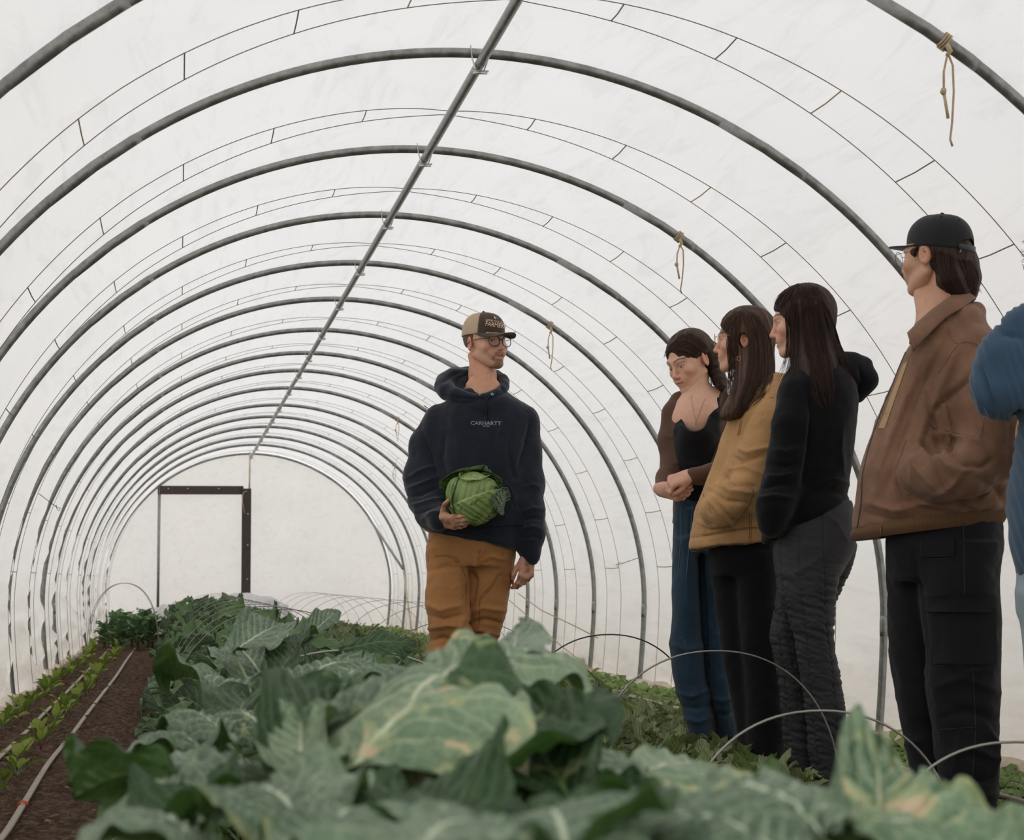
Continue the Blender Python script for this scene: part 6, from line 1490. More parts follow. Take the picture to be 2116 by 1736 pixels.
def woman_black():
    f = Figure(1680, 5.37, 'person with long dark brown hair in a black hooded sweatshirt and grey ruched trousers')
    J = f.J; bk = fabric('black_fleece', srgb(20, 20, 22), 0.92, 0.15, 500, 0.5, wr=(5, 0.02), sheen=0.12, spec=0.1)
    gr = fabric('charcoal_nylon', srgb(54, 53, 56), 0.65, 0.08, 1200, 0.15, wr=(12, 0.0), sheen=0.0, spec=0.25)
    sk = srgb(224, 176, 150); R = rot_frame(92, 7, 0); hc = J(1657, 664)
    V1, Q1, C1 = make_head(f, hc, R, sk, srgb(206, 124, 104), srgb(186, 106, 98), srgb(64, 44, 36), scale=1.0, wide=0.93, jaw=0.88, lids=0.32, mouth=0.004)
    c2 = neck_mesh(f, hc+np.array([0.03, 0, -0.05]), J(1675, 790, 0), 0.05, 0.06, sk)
    cb = core_body(f, [([J(1685, 800, 0), J(1690, 900, 0), J(1680, 1060, 0)], [0.09, 0.1, 0.10]), ([J(1665, 830, -.08), J(1640, 960, -.10), J(1600, 1060, -.12)], [.04, .035, .03]), ([J(1680, 1110, -.03), J(1690, 1300, -.03), J(1710, 1560, -.03)], [.06, .04, .02]), ([J(1650, 1130, .07), J(1630, 1300, .09), J(1640, 1393, .10), J(1652, 1540, .11)], [.05, .035, .025, .02])], sk)
    join_body(f, [(V1, Q1, C1), c2, cb]); eyes(f, (0, -0.3))
    T = f.rows([(745, 1645, 1735, 0, 0.09), (770, 1622, 1762, 0, 0.13), (800, 1608, 1774, 0, 0.16), (840, 1603, 1776, 0, 0.175), (900, 1600, 1768, 0, 0.175), (960, 1597, 1761, 0, 0.165), (1000, 1590, 1752, 0, 0.155), (1025, 1586, 1750, 0, 0.155), (1050, 1580, 1760, 0, 0.16), (1090, 1575, 1766, 0, 0.16), (1130, 1575, 1766, 0, 0.16)])
    g = f.grid([J(1555, 730, 0.2), J(1785, 730, -0.25), J(1555, 1130, 0.2), J(1785, 1130, -0.25)], 0.0062, 0.02)
    g.loft(T, 0.03, bot=f.slope((1590, 1118), (1764, 1040), 0, T), p=2.2)
    g.chain([J(1650, 815, -0.10), J(1640, 880, -0.13), J(1626, 950, -0.14), J(1612, 1005, -0.15)], [0.064, 0.066, 0.062, 0.060], 0.03, kj=0.04)
    g.chain([J(1612, 1005, -0.15), J(1600, 1045, -0.17), J(1595, 1085, -0.16)], [0.062, 0.056, 0.046], 0.03, kj=0.04)
    s_ = strokes(f, [([(1668, 800), (1678, 860), (1672, 930), (1660, 1000)], .012, -.014), ([(1600, 930), (1625, 935), (1650, 925)], .009, .008), ([(1592, 960), (1625, 965), (1655, 955)], .009, -.009), ([(1585, 985), (1615, 985), (1648, 978)], .009, .010), ([(1572, 1008), (1605, 1000), (1640, 1000)], .009, -.010), ([(1566, 1030), (1600, 1025), (1640, 1030)], .010, .010), ([(1690, 1000), (1720, 990), (1750, 1000)], .012, .010), ([(1680, 1020), (1720, 1015), (1752, 1022)], .010, -.009), ([(1740, 880), (1735, 930), (1742, 980)], .012, .006), ([(1600, 1115), (1660, 1080), (1762, 1035)], .006, -.006)])
    hd = f.part('hooded_sweatshirt', g, bk, addn(bump_noise(0.004, 3, 61), bump_noise(0.002, 8, 62, (1, 1, 1.5), True), s_), it=2)
    g = f.grid([J(1620, 720, 0.15), J(1810, 720, -0.15), J(1760, 850, 0)], 0.005, 0.06)
    g.chain([J(1705, 770, -0.02), J(1735, 768, -0.02), J(1762, 772, 0.0), J(1777, 784, 0.0)], [.05, .058, .060, .036], .03, kj=.03); g.chain([J(1728, 742, -0.05), J(1765, 745, -0.02), J(1792, 750, 0.02)], [.020, .018, .013], .03, kj=.02); g.chain([J(1792, 752, 0.0), J(1790, 785, 0.0), J(1772, 815, 0.0)], [.014, .03, .03], .03, kj=.03)
    g.chain([J(1640, 775, -.06), J(1680, 790, -.12), J(1730, 795, -.09)], [.022, .024, .035], .03, kj=.03)
    o = f.part('hood', g, bk, addn(bump_noise(0.003, 6, 9), strokes(f, [([(1728, 752), (1740, 790), (1765, 815)], .008, -.010), ([(1775, 760), (1782, 785), (1770, 812)], .008, -.007)]))); o.parent = hd
    # ruched trousers
    g = f.grid([J(1575, 1030, 0.2), J(1780, 1030, -0.2), J(1600, 1650, 0.15)], 0.0052, 0.02)
    W = f.rows([(1035, 1625, 1760, 0, 0.13), (1060, 1608, 1765, 0, 0.145), (1090, 1600, 1769, 0, 0.15), (1120, 1596, 1771, 0, 0.15), (1150, 1597, 1762, 0, 0.145), (1180, 1600, 1742, 0, 0.13), (1210, 1615, 1722, 0, 0.11)])
    A = f.rows([(1130, 1602, 1752, -0.04, 0.105), (1180, 1604, 1736, -0.05, 0.10), (1230, 1608, 1728, -0.05, 0.095), (1300, 1638, 1723, -0.05, 0.085), (1350, 1645, 1724, -0.05, 0.075), (1400, 1655, 1738, -0.04, 0.075), (1476, 1664, 1748, -0.03, 0.075), (1560, 1670, 1750, -0.02, 0.072), (1600, 1680, 1750, -0.02, 0.07), (1650, 1706, 1752, -0.02, 0.065)])
    B = f.rows([(1150, 1600, 1700, 0.07, 0.09), (1230, 1606, 1700, 0.08, 0.09), (1311, 1590, 1660, 0.09, 0.08), (1393, 1607, 1668, 0.10, 0.072), (1476, 1616, 1680, 0.11, 0.07), (1560, 1622, 1688, 0.12, 0.07), (1612, 1628, 1690, 0.12, 0.065)])
    C = f.rows([(1120, 1700, 1774, 0.10, 0.06), (1160, 1700, 1768, 0.10, 0.06), (1200, 1700, 1748, 0.10, 0.05), (1240, 1695, 1730, 0.10, 0.05)])
    g.loft(W, 0.03); g.loft(A, 0.016); g.loft(B, 0.012); g.loft(C, 0.012)
    seams = [[(1612, 1120), (1616, 1200), (1628, 1300), (1640, 1380), (1650, 1450)], [(1650, 1110), (1652, 1200), (1664, 1290), (1672, 1380), (1680, 1500), (1690, 1580)], [(1700, 1062), (1702, 1130), (1705, 1200), (1706, 1280), (1720, 1380), (1730, 1500), (1735, 1600)], [(1600, 1250), (1612, 1330), (1622, 1420), (1626, 1520)]]
    def ruche(V):
        rel = V-f.eye; Wd = rel[:, :1]*f.U+rel[:, 1:2]*f.D+np.stack([0*rel[:, 2], 0*rel[:, 2], rel[:, 2]], -1); ff = Wd@CF; px = 1058+F_PX*(Wd@CR)/ff; py = 868-F_PX*(Wd@CU)/ff
        d = np.zeros(len(V)); amp = np.clip((py-1130)/100, 0.12, 1)
        for S in seams:
            P_ = np.array(S, float); xs = np.interp(py, P_[:, 1], P_[:, 0]); dx = px-xs; ok = (py > P_[0, 1])*(py < P_[-1, 1]+30)
            d += ok*(-0.003*np.exp(-(dx/2.5)**2)+amp*0.0017*np.exp(-(dx/13)**2)*np.sin(py*0.42+0.35*dx*np.sign(dx)+1.5*np.sin(py*0.09+xs)))
        n = 0.55-np.abs(vnoise(px*0.016+py*0.010, py*0.040-px*0.012, px*0.0, 77, 3)); return d+amp*n*0.0055
    tr = f.part('ruched_trousers', g, gr, addn(bump_noise(0.003, 4, 63), ruche, strokes(f, [([(1612, 1180), (1640, 1188), (1700, 1150)], .012, .004), ([(1700, 1060), (1730, 1080), (1752, 1120)], .010, .003)])), it=1); bt = f.last[2]
    for S in seams: f.line('seam', S, 0.0011, gr, bt, parent=tr)
    f.line('seam', [(1640, 1050), (1700, 1052), (1762, 1070)], 0.0011, gr, bt, parent=tr); f.line('seam', [(1601, 1120), (1612, 1130), (1630, 1140)], 0.0013, gr, bt, parent=tr)
    hm = hair_mat('long_dark_hair', srgb(30, 21, 18), srgb(52, 37, 31), srgb(92, 66, 52))
    o, bh = long_hair(f, hc, R, [(640, 1622, 1716, 0.0, 0.085), (680, 1626, 1724, 0.0, 0.09), (720, 1630, 1734, 0.0, 0.10), (750, 1634, 1742, -0.02, 0.11), (780, 1640, 1738, -0.05, 0.10), (800, 1655, 1728, -0.07, 0.09)], hm, face=(0.10, 0.068, 0.090), facec=(0, 0.096, -0.041), seed=6, h=0.005,
        bundles=[([(1640, 590, -.08), (1618, 625, -.09), (1626, 690, -.1), (1622, 745, -.12), (1600, 790, -.15)], [(1650, 590, -.08), (1648, 650, -.1), (1648, 720, -.12), (1640, 780, -.15), (1610, 830, -.19)], 70), ([(1650, 585, -.06), (1655, 650, -.1), (1660, 730, -.12), (1690, 790, -.16), (1700, 815, -.18)], [(1675, 585, -.05), (1700, 640, -.08), (1712, 720, -.1), (1722, 780, -.14), (1728, 812, -.16)], 150), ([(1675, 585, -.04), (1702, 630, -.05), (1718, 690, -.06), (1735, 745, -.06), (1762, 800, -.05)], [(1690, 595, 0), (1722, 660, 0), (1738, 715, 0), (1752, 740, 0), (1768, 760, -.03)], 90), ([(1665, 700, -.1), (1672, 770, -.14), (1680, 830, -.2), (1695, 848, -.2)], [(1708, 700, -.1), (1716, 760, -.12), (1724, 800, -.16), (1722, 842, -.18)], 60), ([(1650, 580, -.05), (1630, 590, -.06), (1605, 612, -.07), (1594, 634, -.07)], [(1664, 578, -.05), (1642, 595, -.07), (1622, 622, -.09), (1616, 650, -.1)], 60)])

def woman_tan():
    f = Figure(1530, 5.80, 'person in a tan canvas jacket and black trousers with long brown hair and gold glasses')
    J = f.J; tan = fabric('tan_canvas', srgb(188, 146, 100), 0.85, 0.10, 900, 0.35, wr=(7, 0.02), sheen=0.12, dirt=srgb(150, 106, 62)); st = plain('tan_stitch', srgb(126, 88, 50), 0.8)
    bk = fabric('black_trouser_cloth', srgb(24, 23, 25), 0.9, 0.12, 900, 0.3, wr=(5, 0.02), sheen=0.06, spec=0.12); sk = srgb(222, 174, 148); R = rot_frame(95, 0, 0); hc = J(1537, 704)
    V1, Q1, C1 = make_head(f, hc, R, sk, srgb(206, 122, 100), srgb(186, 104, 94), srgb(74, 52, 40), scale=0.98, wide=0.94, jaw=0.9, lids=0.8)
    c2 = neck_mesh(f, hc+np.array([0.03, 0, -0.05]), J(1550, 815, 0), 0.05, 0.058, sk)
    cb = core_body(f, [([J(1560, 830, 0), J(1560, 950, 0), J(1540, 1090, 0)], [0.09, 0.1, 0.10]), ([J(1590, 850, -.08), J(1565, 960, -.10), J(1510, 1040, -.12)], [.04, .035, .03]), ([J(1560, 1150, -.03), J(1570, 1350, -.03), J(1582, 1500, -.04)], [.05, .04, .02]), ([J(1510, 1150, .04), J(1525, 1350, .04), J(1542, 1500, .05)], [.05, .04, .02])], sk)
    join_body(f, [(V1, Q1, C1), c2, cb]); eyes(f)
    T = f.rows([(775, 1545, 1635, 0, 0.09), (800, 1522, 1650, 0, 0.14), (840, 1510, 1656, 0, 0.165), (880, 1500, 1656, 0, 0.175), (940, 1481, 1652, 0, 0.18), (1000, 1458, 1648, 0, 0.18), (1050, 1438, 1640, 0, 0.18), (1090, 1431, 1632, 0, 0.18), (1112, 1428, 1624, 0, 0.178), (1138, 1423, 1615, 0, 0.175), (1160, 1423, 1612, 0, 0.175)])
    g = f.grid([J(1415, 760, 0.22), J(1665, 760, -0.26), J(1415, 1150, 0.2), J(1665, 1150, -0.26)], 0.006, 0.02)
    g.loft(T, 0.03, bot=f.slope((1423, 1137), (1600, 1121), 0, T), p=2.2)
    g.chain([J(1600, 835, -0.11), J(1588, 880, -0.14), J(1572, 940, -0.165), J(1562, 990, -0.18)], [0.066, 0.072, 0.070, 0.068], 0.03, kj=0.045)
    g.chain([J(1562, 992, -0.18), J(1525, 1028, -0.205), J(1492, 1048, -0.195), J(1472, 1052, -0.16)], [0.068, 0.062, 0.056, 0.045], 0.03, kj=0.04)
    g.cap(J(1545, 760, -0.0), J(1552, 800, -0.0), 0.055, 0.06, 0.01, 's')
    s_ = strokes(f, [([(1580, 815), (1552, 850), (1530, 890), (1520, 925)], .010, -.012), ([(1522, 925), (1545, 935), (1590, 925)], .010, .012), ([(1516, 945), (1530, 955), (1572, 945)], .008, -.012), ([(1508, 970), (1540, 965), (1585, 985)], .010, .012), ([(1500, 985), (1520, 1000), (1560, 1005)], .009, -.012), ([(1478, 1000), (1510, 1015), (1560, 1020)], .010, .012), ([(1468, 1015), (1500, 1035), (1545, 1040)], .009, -.011), ([(1465, 1035), (1490, 1060), (1510, 1085)], .008, .011), ([(1478, 1035), (1500, 1060), (1518, 1078)], .007, -.010), ([(1450, 1080), (1470, 1088), (1500, 1082)], .010, .008), ([(1500, 890), (1480, 960), (1460, 1010)], .012, .006), ([(1515, 880), (1497, 950), (1475, 1000)], .010, -.006), ([(1430, 1112), (1480, 1105), (1560, 1092)], .006, -.006), ([(1560, 1010), (1555, 1045), (1520, 1085)], .010, -.010)])
    jk = f.part('canvas_jacket', g, tan, addn(bump_noise(0.005, 3.2, 71, (1.3, 1, .8)), bump_noise(0.0035, 8, 72, (1.2, 1, 0.8), True), s_), it=2); bj = f.last[2]
    for P_ in ([(1432, 1108), (1480, 1100), (1540, 1090), (1590, 1090)], [(1432, 1111), (1480, 1103), (1540, 1093), (1590, 1093)], [(1560, 812), (1540, 840), (1530, 870), (1524, 900)], [(1563, 812), (1543, 840), (1533, 870), (1527, 900)], [(1500, 868), (1512, 876), (1522, 872)], [(1424, 1134), (1500, 1128), (1590, 1120)], [(1549, 1060), (1548, 1120)], [(1553, 1060), (1552, 1120)], [(1562, 800), (1556, 815), (1580, 822), (1600, 822)], [(1452, 1020), (1462, 1045), (1470, 1060)], [(1448, 1060), (1462, 1078), (1490, 1084)]): f.line('stitching', P_, 0.0010, st, bj, off=0.0005, parent=jk)
    g = f.grid([J(1500, 770, -0.15), J(1660, 770, 0.1), J(1560, 850, -0.15)], 0.0045, 0.03)
    g.chain([J(1528, 838, -0.13), J(1550, 812, -0.13), J(1585, 795, -0.09), J(1615, 785, -0.02), J(1625, 785, 0.05)], [.018, .026, .026, .026, .024], .01, kj=.02, nrm=(0.4, -0.6, 0.6), fl=0.3); o = f.part('collar', g, tan); o.parent = jk
    g = f.grid([J(1460, 1100, 0.18), J(1625, 1100, -0.2), J(1500, 1600, 0.15)], 0.0066, 0.02)
    W = f.rows([(1100, 1466, 1606, 0, 0.13), (1150, 1467, 1607, 0, 0.135), (1190, 1475, 1600, 0, 0.12)])
    A = f.rows([(1140, 1515, 1607, -0.04, 0.10), (1250, 1525, 1610, -0.04, 0.10), (1350, 1532, 1616, -0.04, 0.095), (1450, 1540, 1620, -0.04, 0.095), (1590, 1548, 1620, -0.04, 0.095)]); B = f.rows([(1140, 1467, 1560, 0.05, 0.10), (1250, 1476, 1565, 0.05, 0.10), (1350, 1492, 1570, 0.05, 0.095), (1450, 1511, 1580, 0.05, 0.095), (1590, 1538, 1590, 0.05, 0.095)])
    g.loft(W, 0.03); g.loft(A, 0.02); g.loft(B, 0.02)
    f.part('black_trousers', g, bk, addn(bump_noise(0.006, 3, 73), bump_noise(0.003, 8, 74, (.7, 1, 1.4), True)), it=2)
    hm = hair_mat('long_brown_hair', srgb(46, 33, 27), srgb(74, 54, 43), srgb(126, 94, 72))
    boot = plain('brown_boot', srgb(62, 44, 36), 0.7)
    b = J(1560, 1590, -0.04); g = SDF((b[0]-0.22, -0.14, -0.02), (b[0]+0.1, 0.08, 0.14), 0.009); g.cap((b[0]+.02, -0.04, 0.08), (b[0], -.04, 0.03), .045, .045, .02); g.cap((b[0], -.04, .02), (b[0]-.13, -.04, .02), .042, .036, .03); f.part('boot', g, boot, target=False)
    o, bh = long_hair(f, hc, R, [(690, 1512, 1592, 0.0, 0.085), (730, 1518, 1600, 0.0, 0.09), (770, 1520, 1602, -0.02, 0.10), (810, 1510, 1592, -0.06, 0.09), (840, 1494, 1560, -0.10, 0.07), (868, 1482, 1535, -0.12, 0.05)], hm, face=(0.10, 0.066, 0.092), facec=(0, 0.097, -0.036), seed=16, side=((-0.078, -0.006, -0.012), (0.022, 0.018, 0.026)),
        bundles=[([(1520, 648, -.08), (1500, 668, -.09), (1504, 720, -.1), (1508, 780, -.13), (1480, 870, -.19)], [(1535, 645, -.08), (1525, 690, -.1), (1522, 750, -.12), (1525, 800, -.14), (1500, 880, -.19)], 80), ([(1530, 640, -.06), (1545, 680, -.1), (1548, 740, -.12), (1535, 810, -.15), (1490, 885, -.19)], [(1560, 645, -.04), (1592, 690, -.06), (1600, 750, -.08), (1600, 800, -.12), (1545, 850, -.19)], 170), ([(1528, 642, -.07), (1508, 652, -.07), (1496, 664, -.08), (1484, 690, -.08)], [(1540, 640, -.07), (1522, 656, -.08), (1508, 676, -.09), (1502, 700, -.1)], 40), ([(1500, 700, -.09), (1506, 760, -.12), (1504, 800, -.14)], [(1512, 700, -.1), (1512, 770, -.13), (1508, 830, -.15)], 12)])
    specs(f, MT['gold'], rx=0.0245, rz=0.0235, thick=0.0009, yl=0.107, cz=0.002, p=2.1, bz=0.012, tem=0.1)
    a = np.linspace(0, 2*PI, 21); e = J(1527, 741, -0.085); m = MB(); m.tube(np.stack([e[0]+0.006*np.cos(a), e[1]+0*a, e[2]+0.0085*np.sin(a)], -1), 0.0009, 5, caps=False); m.build('earring', MT['gold'], f.root)

def woman_jeans():
    f = Figure(1440, 6.18, 'person in wide blue jeans, black top and brown cardigan looking down with hands together')
    J = f.J; card = fabric('brown_knit', srgb(92, 68, 56), 0.92, 0.1, 500, 0.5, wr=(6, 0.01), sheen=0.2); blk = fabric('black_jersey', srgb(18, 18, 21), 0.85, 0.1, 900, 0.2, spec=0.15)
    den = fabric('blue_denim', srgb(40, 60, 76), 0.85, 0.20, 1100, 0.4, wr=(6, 0.015), sheen=0.1, stretch=(1, 1, 0.2), dirt=srgb(60, 92, 114)); stt = plain('pale_denim_stitch', srgb(84, 112, 132), 0.8)
    sk = srgb(226, 180, 155); R = rot_frame(48, 23, -4); hc = J(1426, 746)
    V1, Q1, C1 = make_head(f, hc, R, sk, srgb(208, 126, 106), srgb(184, 108, 100), srgb(70, 48, 38), scale=0.98, wide=0.97, jaw=0.98, lids=0.42, browth=0.0036)
    c2 = neck_mesh(f, hc+np.array([0.02, 0.0, -0.05]), J(1442, 832, 0.0), 0.052, 0.06, sk, chest=[J(1440, 850, -0.025), J(1426, 868, -0.025), J(1456, 862, -0.025), J(1438, 882, -0.04)], front=lambda g: (g.cap(J(1450, 836, -.01), J(1482, 816, .02), .035, .03, .04), g.cap(J(1425, 845, -.02), J(1406, 843, .02), .035, .028, .04)))
    H1 = hand(f, J(1424, 983, -0.235), (-0.85, -0.25, -0.30), (-0.30, -0.72, 0.60), (-0.2, -0.3, -1), [(55, 60, 35), (62, 65, 38), (66, 66, 38), (68, 66, 38)], stub=0.03, skin=srgb(220, 170, 148), tipc=srgb(218, 146, 128), size=0.86, thumb_pts=[(0.024, 0.026, -0.012), (0.036, 0.052, -0.026), (0.036, 0.078, -0.036), (0.032, 0.096, -0.042)])
    H2 = hand(f, J(1369, 1012, -0.17), (0.80, -0.45, -0.22), (-0.55, -0.75, -0.30), (0.3, -0.2, 0.9), [(38, 46, 26), (44, 50, 28), (48, 54, 30), (52, 54, 30)], stub=0.02, skin=srgb(220, 170, 148), tipc=srgb(218, 146, 128), size=0.86, thumb_pts=[(0.024, 0.030, -0.010), (0.034, 0.056, -0.022), (0.036, 0.080, -0.032), (0.034, 0.098, -0.038)])
    cb = core_body(f, [([J(1440, 860, 0.0), J(1438, 950, 0), J(1436, 1050, 0)], [0.065, 0.07, 0.06]), ([J(1392, 860, 0), J(1385, 950, -.04), J(1372, 995, -.12)], [.035, .03, .025]), ([J(1490, 860, 0), J(1488, 960, -.06), J(1465, 985, -.2)], [.035, .03, .026]), ([J(1419, 1090, -.04), J(1420, 1280, -.05), J(1448, 1500, -.05)], [.04, .035, .02]), ([J(1466, 1090, .0), J(1475, 1280, .0), J(1500, 1500, .01)], [.04, .035, .02])], sk)
    join_body(f, [(V1, Q1, C1), c2, H1, H2, cb]); eyes(f, (0.05, -0.22))
    T = f.rows([(858, 1402, 1476, -0.02, 0.10), (880, 1394, 1486, -0.02, 0.125), (905, 1388, 1492, -0.025, 0.145), (940, 1388, 1488, -0.01, 0.13), (990, 1396, 1480, 0.0, 0.115), (1042, 1397, 1476, 0.0, 0.12)])
    g = f.grid([J(1375, 820, 0.16), J(1510, 820, -0.22), J(1375, 1050, 0.1)], 0.005, 0.02); g.loft(T, 0.02, p=2.2)
    g.chain([J(1404, 892, -0.07), J(1408, 862, -0.05), J(1414, 835, -0.02)], [.026, .016, .014], .02); g.chain([J(1472, 886, -0.085), J(1478, 860, -0.07), J(1480, 830, -0.02)], [.030, .022, .018], .02)
    g.ell(J(1436, 852, -0.13), (0.052, 0.10, 0.072), 0.015, 's')
    top = f.part('black_top', g, blk, addn(bump_noise(0.003, 4, 81), strokes(f, [([(1400, 955), (1440, 962), (1480, 955)], .010, .005)])), it=2)
    f.line('lace_edge', [(1408, 876), (1414, 888), (1426, 894), (1440, 894), (1454, 888), (1463, 876), (1467, 862)], 0.0030, blk, off=0.000, parent=top)
    # cardigan: back, two fronts and sleeves as one cloth around the top
    g = f.grid([J(1355, 800, 0.2), J(1520, 800, -0.3), J(1355, 1090, 0.15)], 0.0052, 0.02)
    Tc = f.rows([(838, 1385, 1505, 0.03, 0.09), (860, 1380, 1506, 0.02, 0.12), (900, 1379, 1506, 0.02, 0.14), (960, 1386, 1500, 0.02, 0.14), (1020, 1390, 1490, 0.02, 0.135), (1080, 1388, 1490, 0.02, 0.135)])
    g.loft(Tc, 0.02, bot=f.slope((1388, 1085), (1490, 1060), 0, Tc), p=2.2)
    fr = f.rows([(800, 1416, 1474, -0.16, 0.14), (850, 1412, 1476, -0.17, 0.15), (900, 1402, 1482, -0.17, 0.16), (990, 1398, 1482, -0.17, 0.16), (1120, 1396, 1484, -0.17, 0.16)]); g.loft(fr, 0.01, 's', p=4)
    g.chain([J(1390, 862, 0.0), J(1385, 910, -0.01), J(1388, 960, -0.04)], [0.044, 0.045, 0.042], 0.02, kj=0.03); g.chain([J(1388, 962, -0.05), J(1378, 990, -0.10), J(1369, 1009, -0.150)], [0.042, 0.036, 0.032], 0.02, kj=0.03)
    g.chain([J(1492, 862, 0.0), J(1496, 920, -0.03), J(1492, 970, -0.10)], [0.05, 0.046, 0.044], 0.02, kj=0.03); g.chain([J(1492, 972, -0.10), J(1472, 982, -0.19), J(1434, 984, -0.235)], [0.044, 0.040, 0.032], 0.02, kj=0.03)
    g.cap(J(1391, 850, 0.0), J(1404, 829, 0.02), 0.036, 0.034, 0.03); g.cap(J(1494, 842, 0.0), J(1484, 817, 0.03), 0.042, 0.036, 0.03); g.cap(J(1404, 829, 0.02), J(1420, 818, 0.06), 0.034, 0.03, 0.02)
    s_ = strokes(f, [([(1376, 900), (1388, 905), (1398, 895)], .008, .005), ([(1378, 950), (1390, 960), (1400, 955)], .008, .006), ([(1380, 970), (1392, 975), (1402, 985)], .008, -.006), ([(1380, 985), (1392, 990), (1400, 1000)], .008, .006)])
    cd = f.part('cardigan', g, card, addn(bump_noise(0.003, 5, 83), s_), it=2); bc = f.last[2]
    for k in range(9): f.line('cuff_rib', [(1421+k*3.4, 968+k*0.4), (1420+k*3.4, 985), (1421+k*3.4, 1000-k*0.2)], 0.0011, card, bc, parent=cd)
    # jeans
    g = f.grid([J(1375, 1020, 0.2), J(1540, 1020, -0.2), J(1390, 1545, 0.2)], 0.0058, 0.02)
    W = f.rows([(1028, 1396, 1474, 0, 0.115), (1060, 1393, 1480, 0, 0.125), (1110, 1391, 1488, 0, 0.135), (1150, 1391, 1492, 0, 0.13)])
    A = f.rows([(1110, 1391, 1446, -0.04, 0.11), (1200, 1391, 1448, -0.05, 0.11), (1311, 1386, 1455, -0.05, 0.11), (1370, 1387, 1459, -0.05, 0.11), (1420, 1396, 1464, -0.05, 0.105), (1470, 1408, 1472, -0.05, 0.10), (1524, 1428, 1478, -0.05, 0.09)])
    B = f.rows([(1110, 1446, 1490, 0.0, 0.12), (1200, 1448, 1492, 0.0, 0.12), (1311, 1453, 1500, 0.0, 0.12), (1400, 1462, 1512, 0.01, 0.12), (1470, 1472, 1522, 0.01, 0.11), (1524, 1480, 1533, 0.02, 0.10)])
    g.loft(W, 0.03); g.loft(A, 0.012, p=2.0); g.loft(B, 0.010, p=2.0)
    s_ = strokes(f, [([(1450, 1120), (1452, 1200), (1458, 1310), (1464, 1420)], .010, -.012), ([(1388, 1330), (1420, 1345), (1452, 1335)], .014, .008), ([(1398, 1430), (1430, 1440), (1462, 1425)], .012, .009), ([(1405, 1460), (1440, 1465), (1470, 1455)], .012, -.009), ([(1415, 1485), (1445, 1492), (1474, 1480)], .011, .009), ([(1470, 1440), (1495, 1450), (1520, 1440)], .012, .009), ([(1476, 1475), (1500, 1480), (1526, 1470)], .011, -.009), ([(1420, 1060), (1425, 1150), (1420, 1250)], .010, .006), ([(1402, 1050), (1405, 1130), (1402, 1200)], .010, -.005)])
    tr = f.part('wide_jeans', g, den, addn(bump_noise(0.005, 3.5, 84), s_), it=2); bt = f.last[2]
    for P_ in ([(1405, 1318), (1430, 1316), (1453, 1312)], [(1506, 1430), (1507, 1470), (1508, 1510)], [(1436, 1512), (1455, 1508), (1478, 1500)], [(1484, 1510), (1505, 1519), (1531, 1518)], [(1415, 1322), (1417, 1337)], [(1452, 1325), (1448, 1336)], [(1395, 1052), (1434, 1050), (1470, 1050)]): f.line('stitching', P_, 0.0009, stt, bt, off=0.0008, parent=tr)
    f.line('drawstring', [(1407, 1046), (1408, 1090), (1404, 1150), (1400, 1198)], 0.0012, stt, bt, off=0.004, parent=tr); f.line('drawstring', [(1431, 1046), (1427, 1100), (1422, 1150), (1417, 1202)], 0.0012, stt, bt, off=0.004, parent=tr)
    boot = plain('dark_brown_boot', srgb(52, 38, 31), 0.7, bscale=50)
    for px, v, dx in ((1462, -0.04, 0), (1505, 0.03, 0)):
        b = J(px, 1540, v); g = SDF((b[0]-0.12, v-0.24, -0.04), (b[0]+0.12, v+0.12, 0.26), 0.007); g.cap((b[0]-0.005, v, 0.20), (b[0], v, 0.06), 0.045, 0.048, 0.02); g.cap((b[0], v+0.02, 0.03), (b[0]-0.03, v-0.15, 0.022), 0.045, 0.04, 0.04); f.part('boot', g, boot, target=False)
    hm = hair_mat('brown_hair_tied_back', srgb(40, 29, 24), srgb(66, 49, 40), srgb(112, 84, 66))
    tm = lambda p: np.array(p)@R.T+hc
    g = SDF(hc-0.22, hc+0.17, 0.0045); g.ell(tm((0, -0.018, 0.036)), (0.083, 0.104, 0.090), 0.01, 'u', R); g.ell(tm((0, 0.115, -0.055)), (0.088, 0.080, 0.098), 0.008, 's', R); g.ell(tm((0, 0.105, 0.035)), (0.034, 0.040, 0.040), 0.015, 's', R)
    for s_ in (-1, 1): g.ell(tm((s_*0.078, 0.0, -0.024)), (0.026, 0.030, 0.036), 0.008, 's', R)
    g.ell(tm((0, 0.03, -0.12)), (0.1, 0.1, 0.075), 0.01, 's', R); g.cap(tm((0, 0.09, 0.092)), tm((0, -0.03, 0.128)), 0.003, 0.003, 0.006, 's')
    g.chain([tm((-0.03, -0.10, -0.01)), J(1478, 762, 0.03), J(1487, 785, 0.0), J(1492, 800, -0.02)], [.045, .034, .028, .018], .02, kj=.015)
    for k in range(4): g.ell(J(1476+k*4, 756+k*13, 0.0-0.01*k), (0.026-0.003*k, 0.026, 0.016), 0.006)
    o = f.part('hair', g, hm, bump_noise(0.0025, 10, 9, (1.2, 1.2, 1.2), True), uvf=hair_uv(hc)); bh = f.last[2]
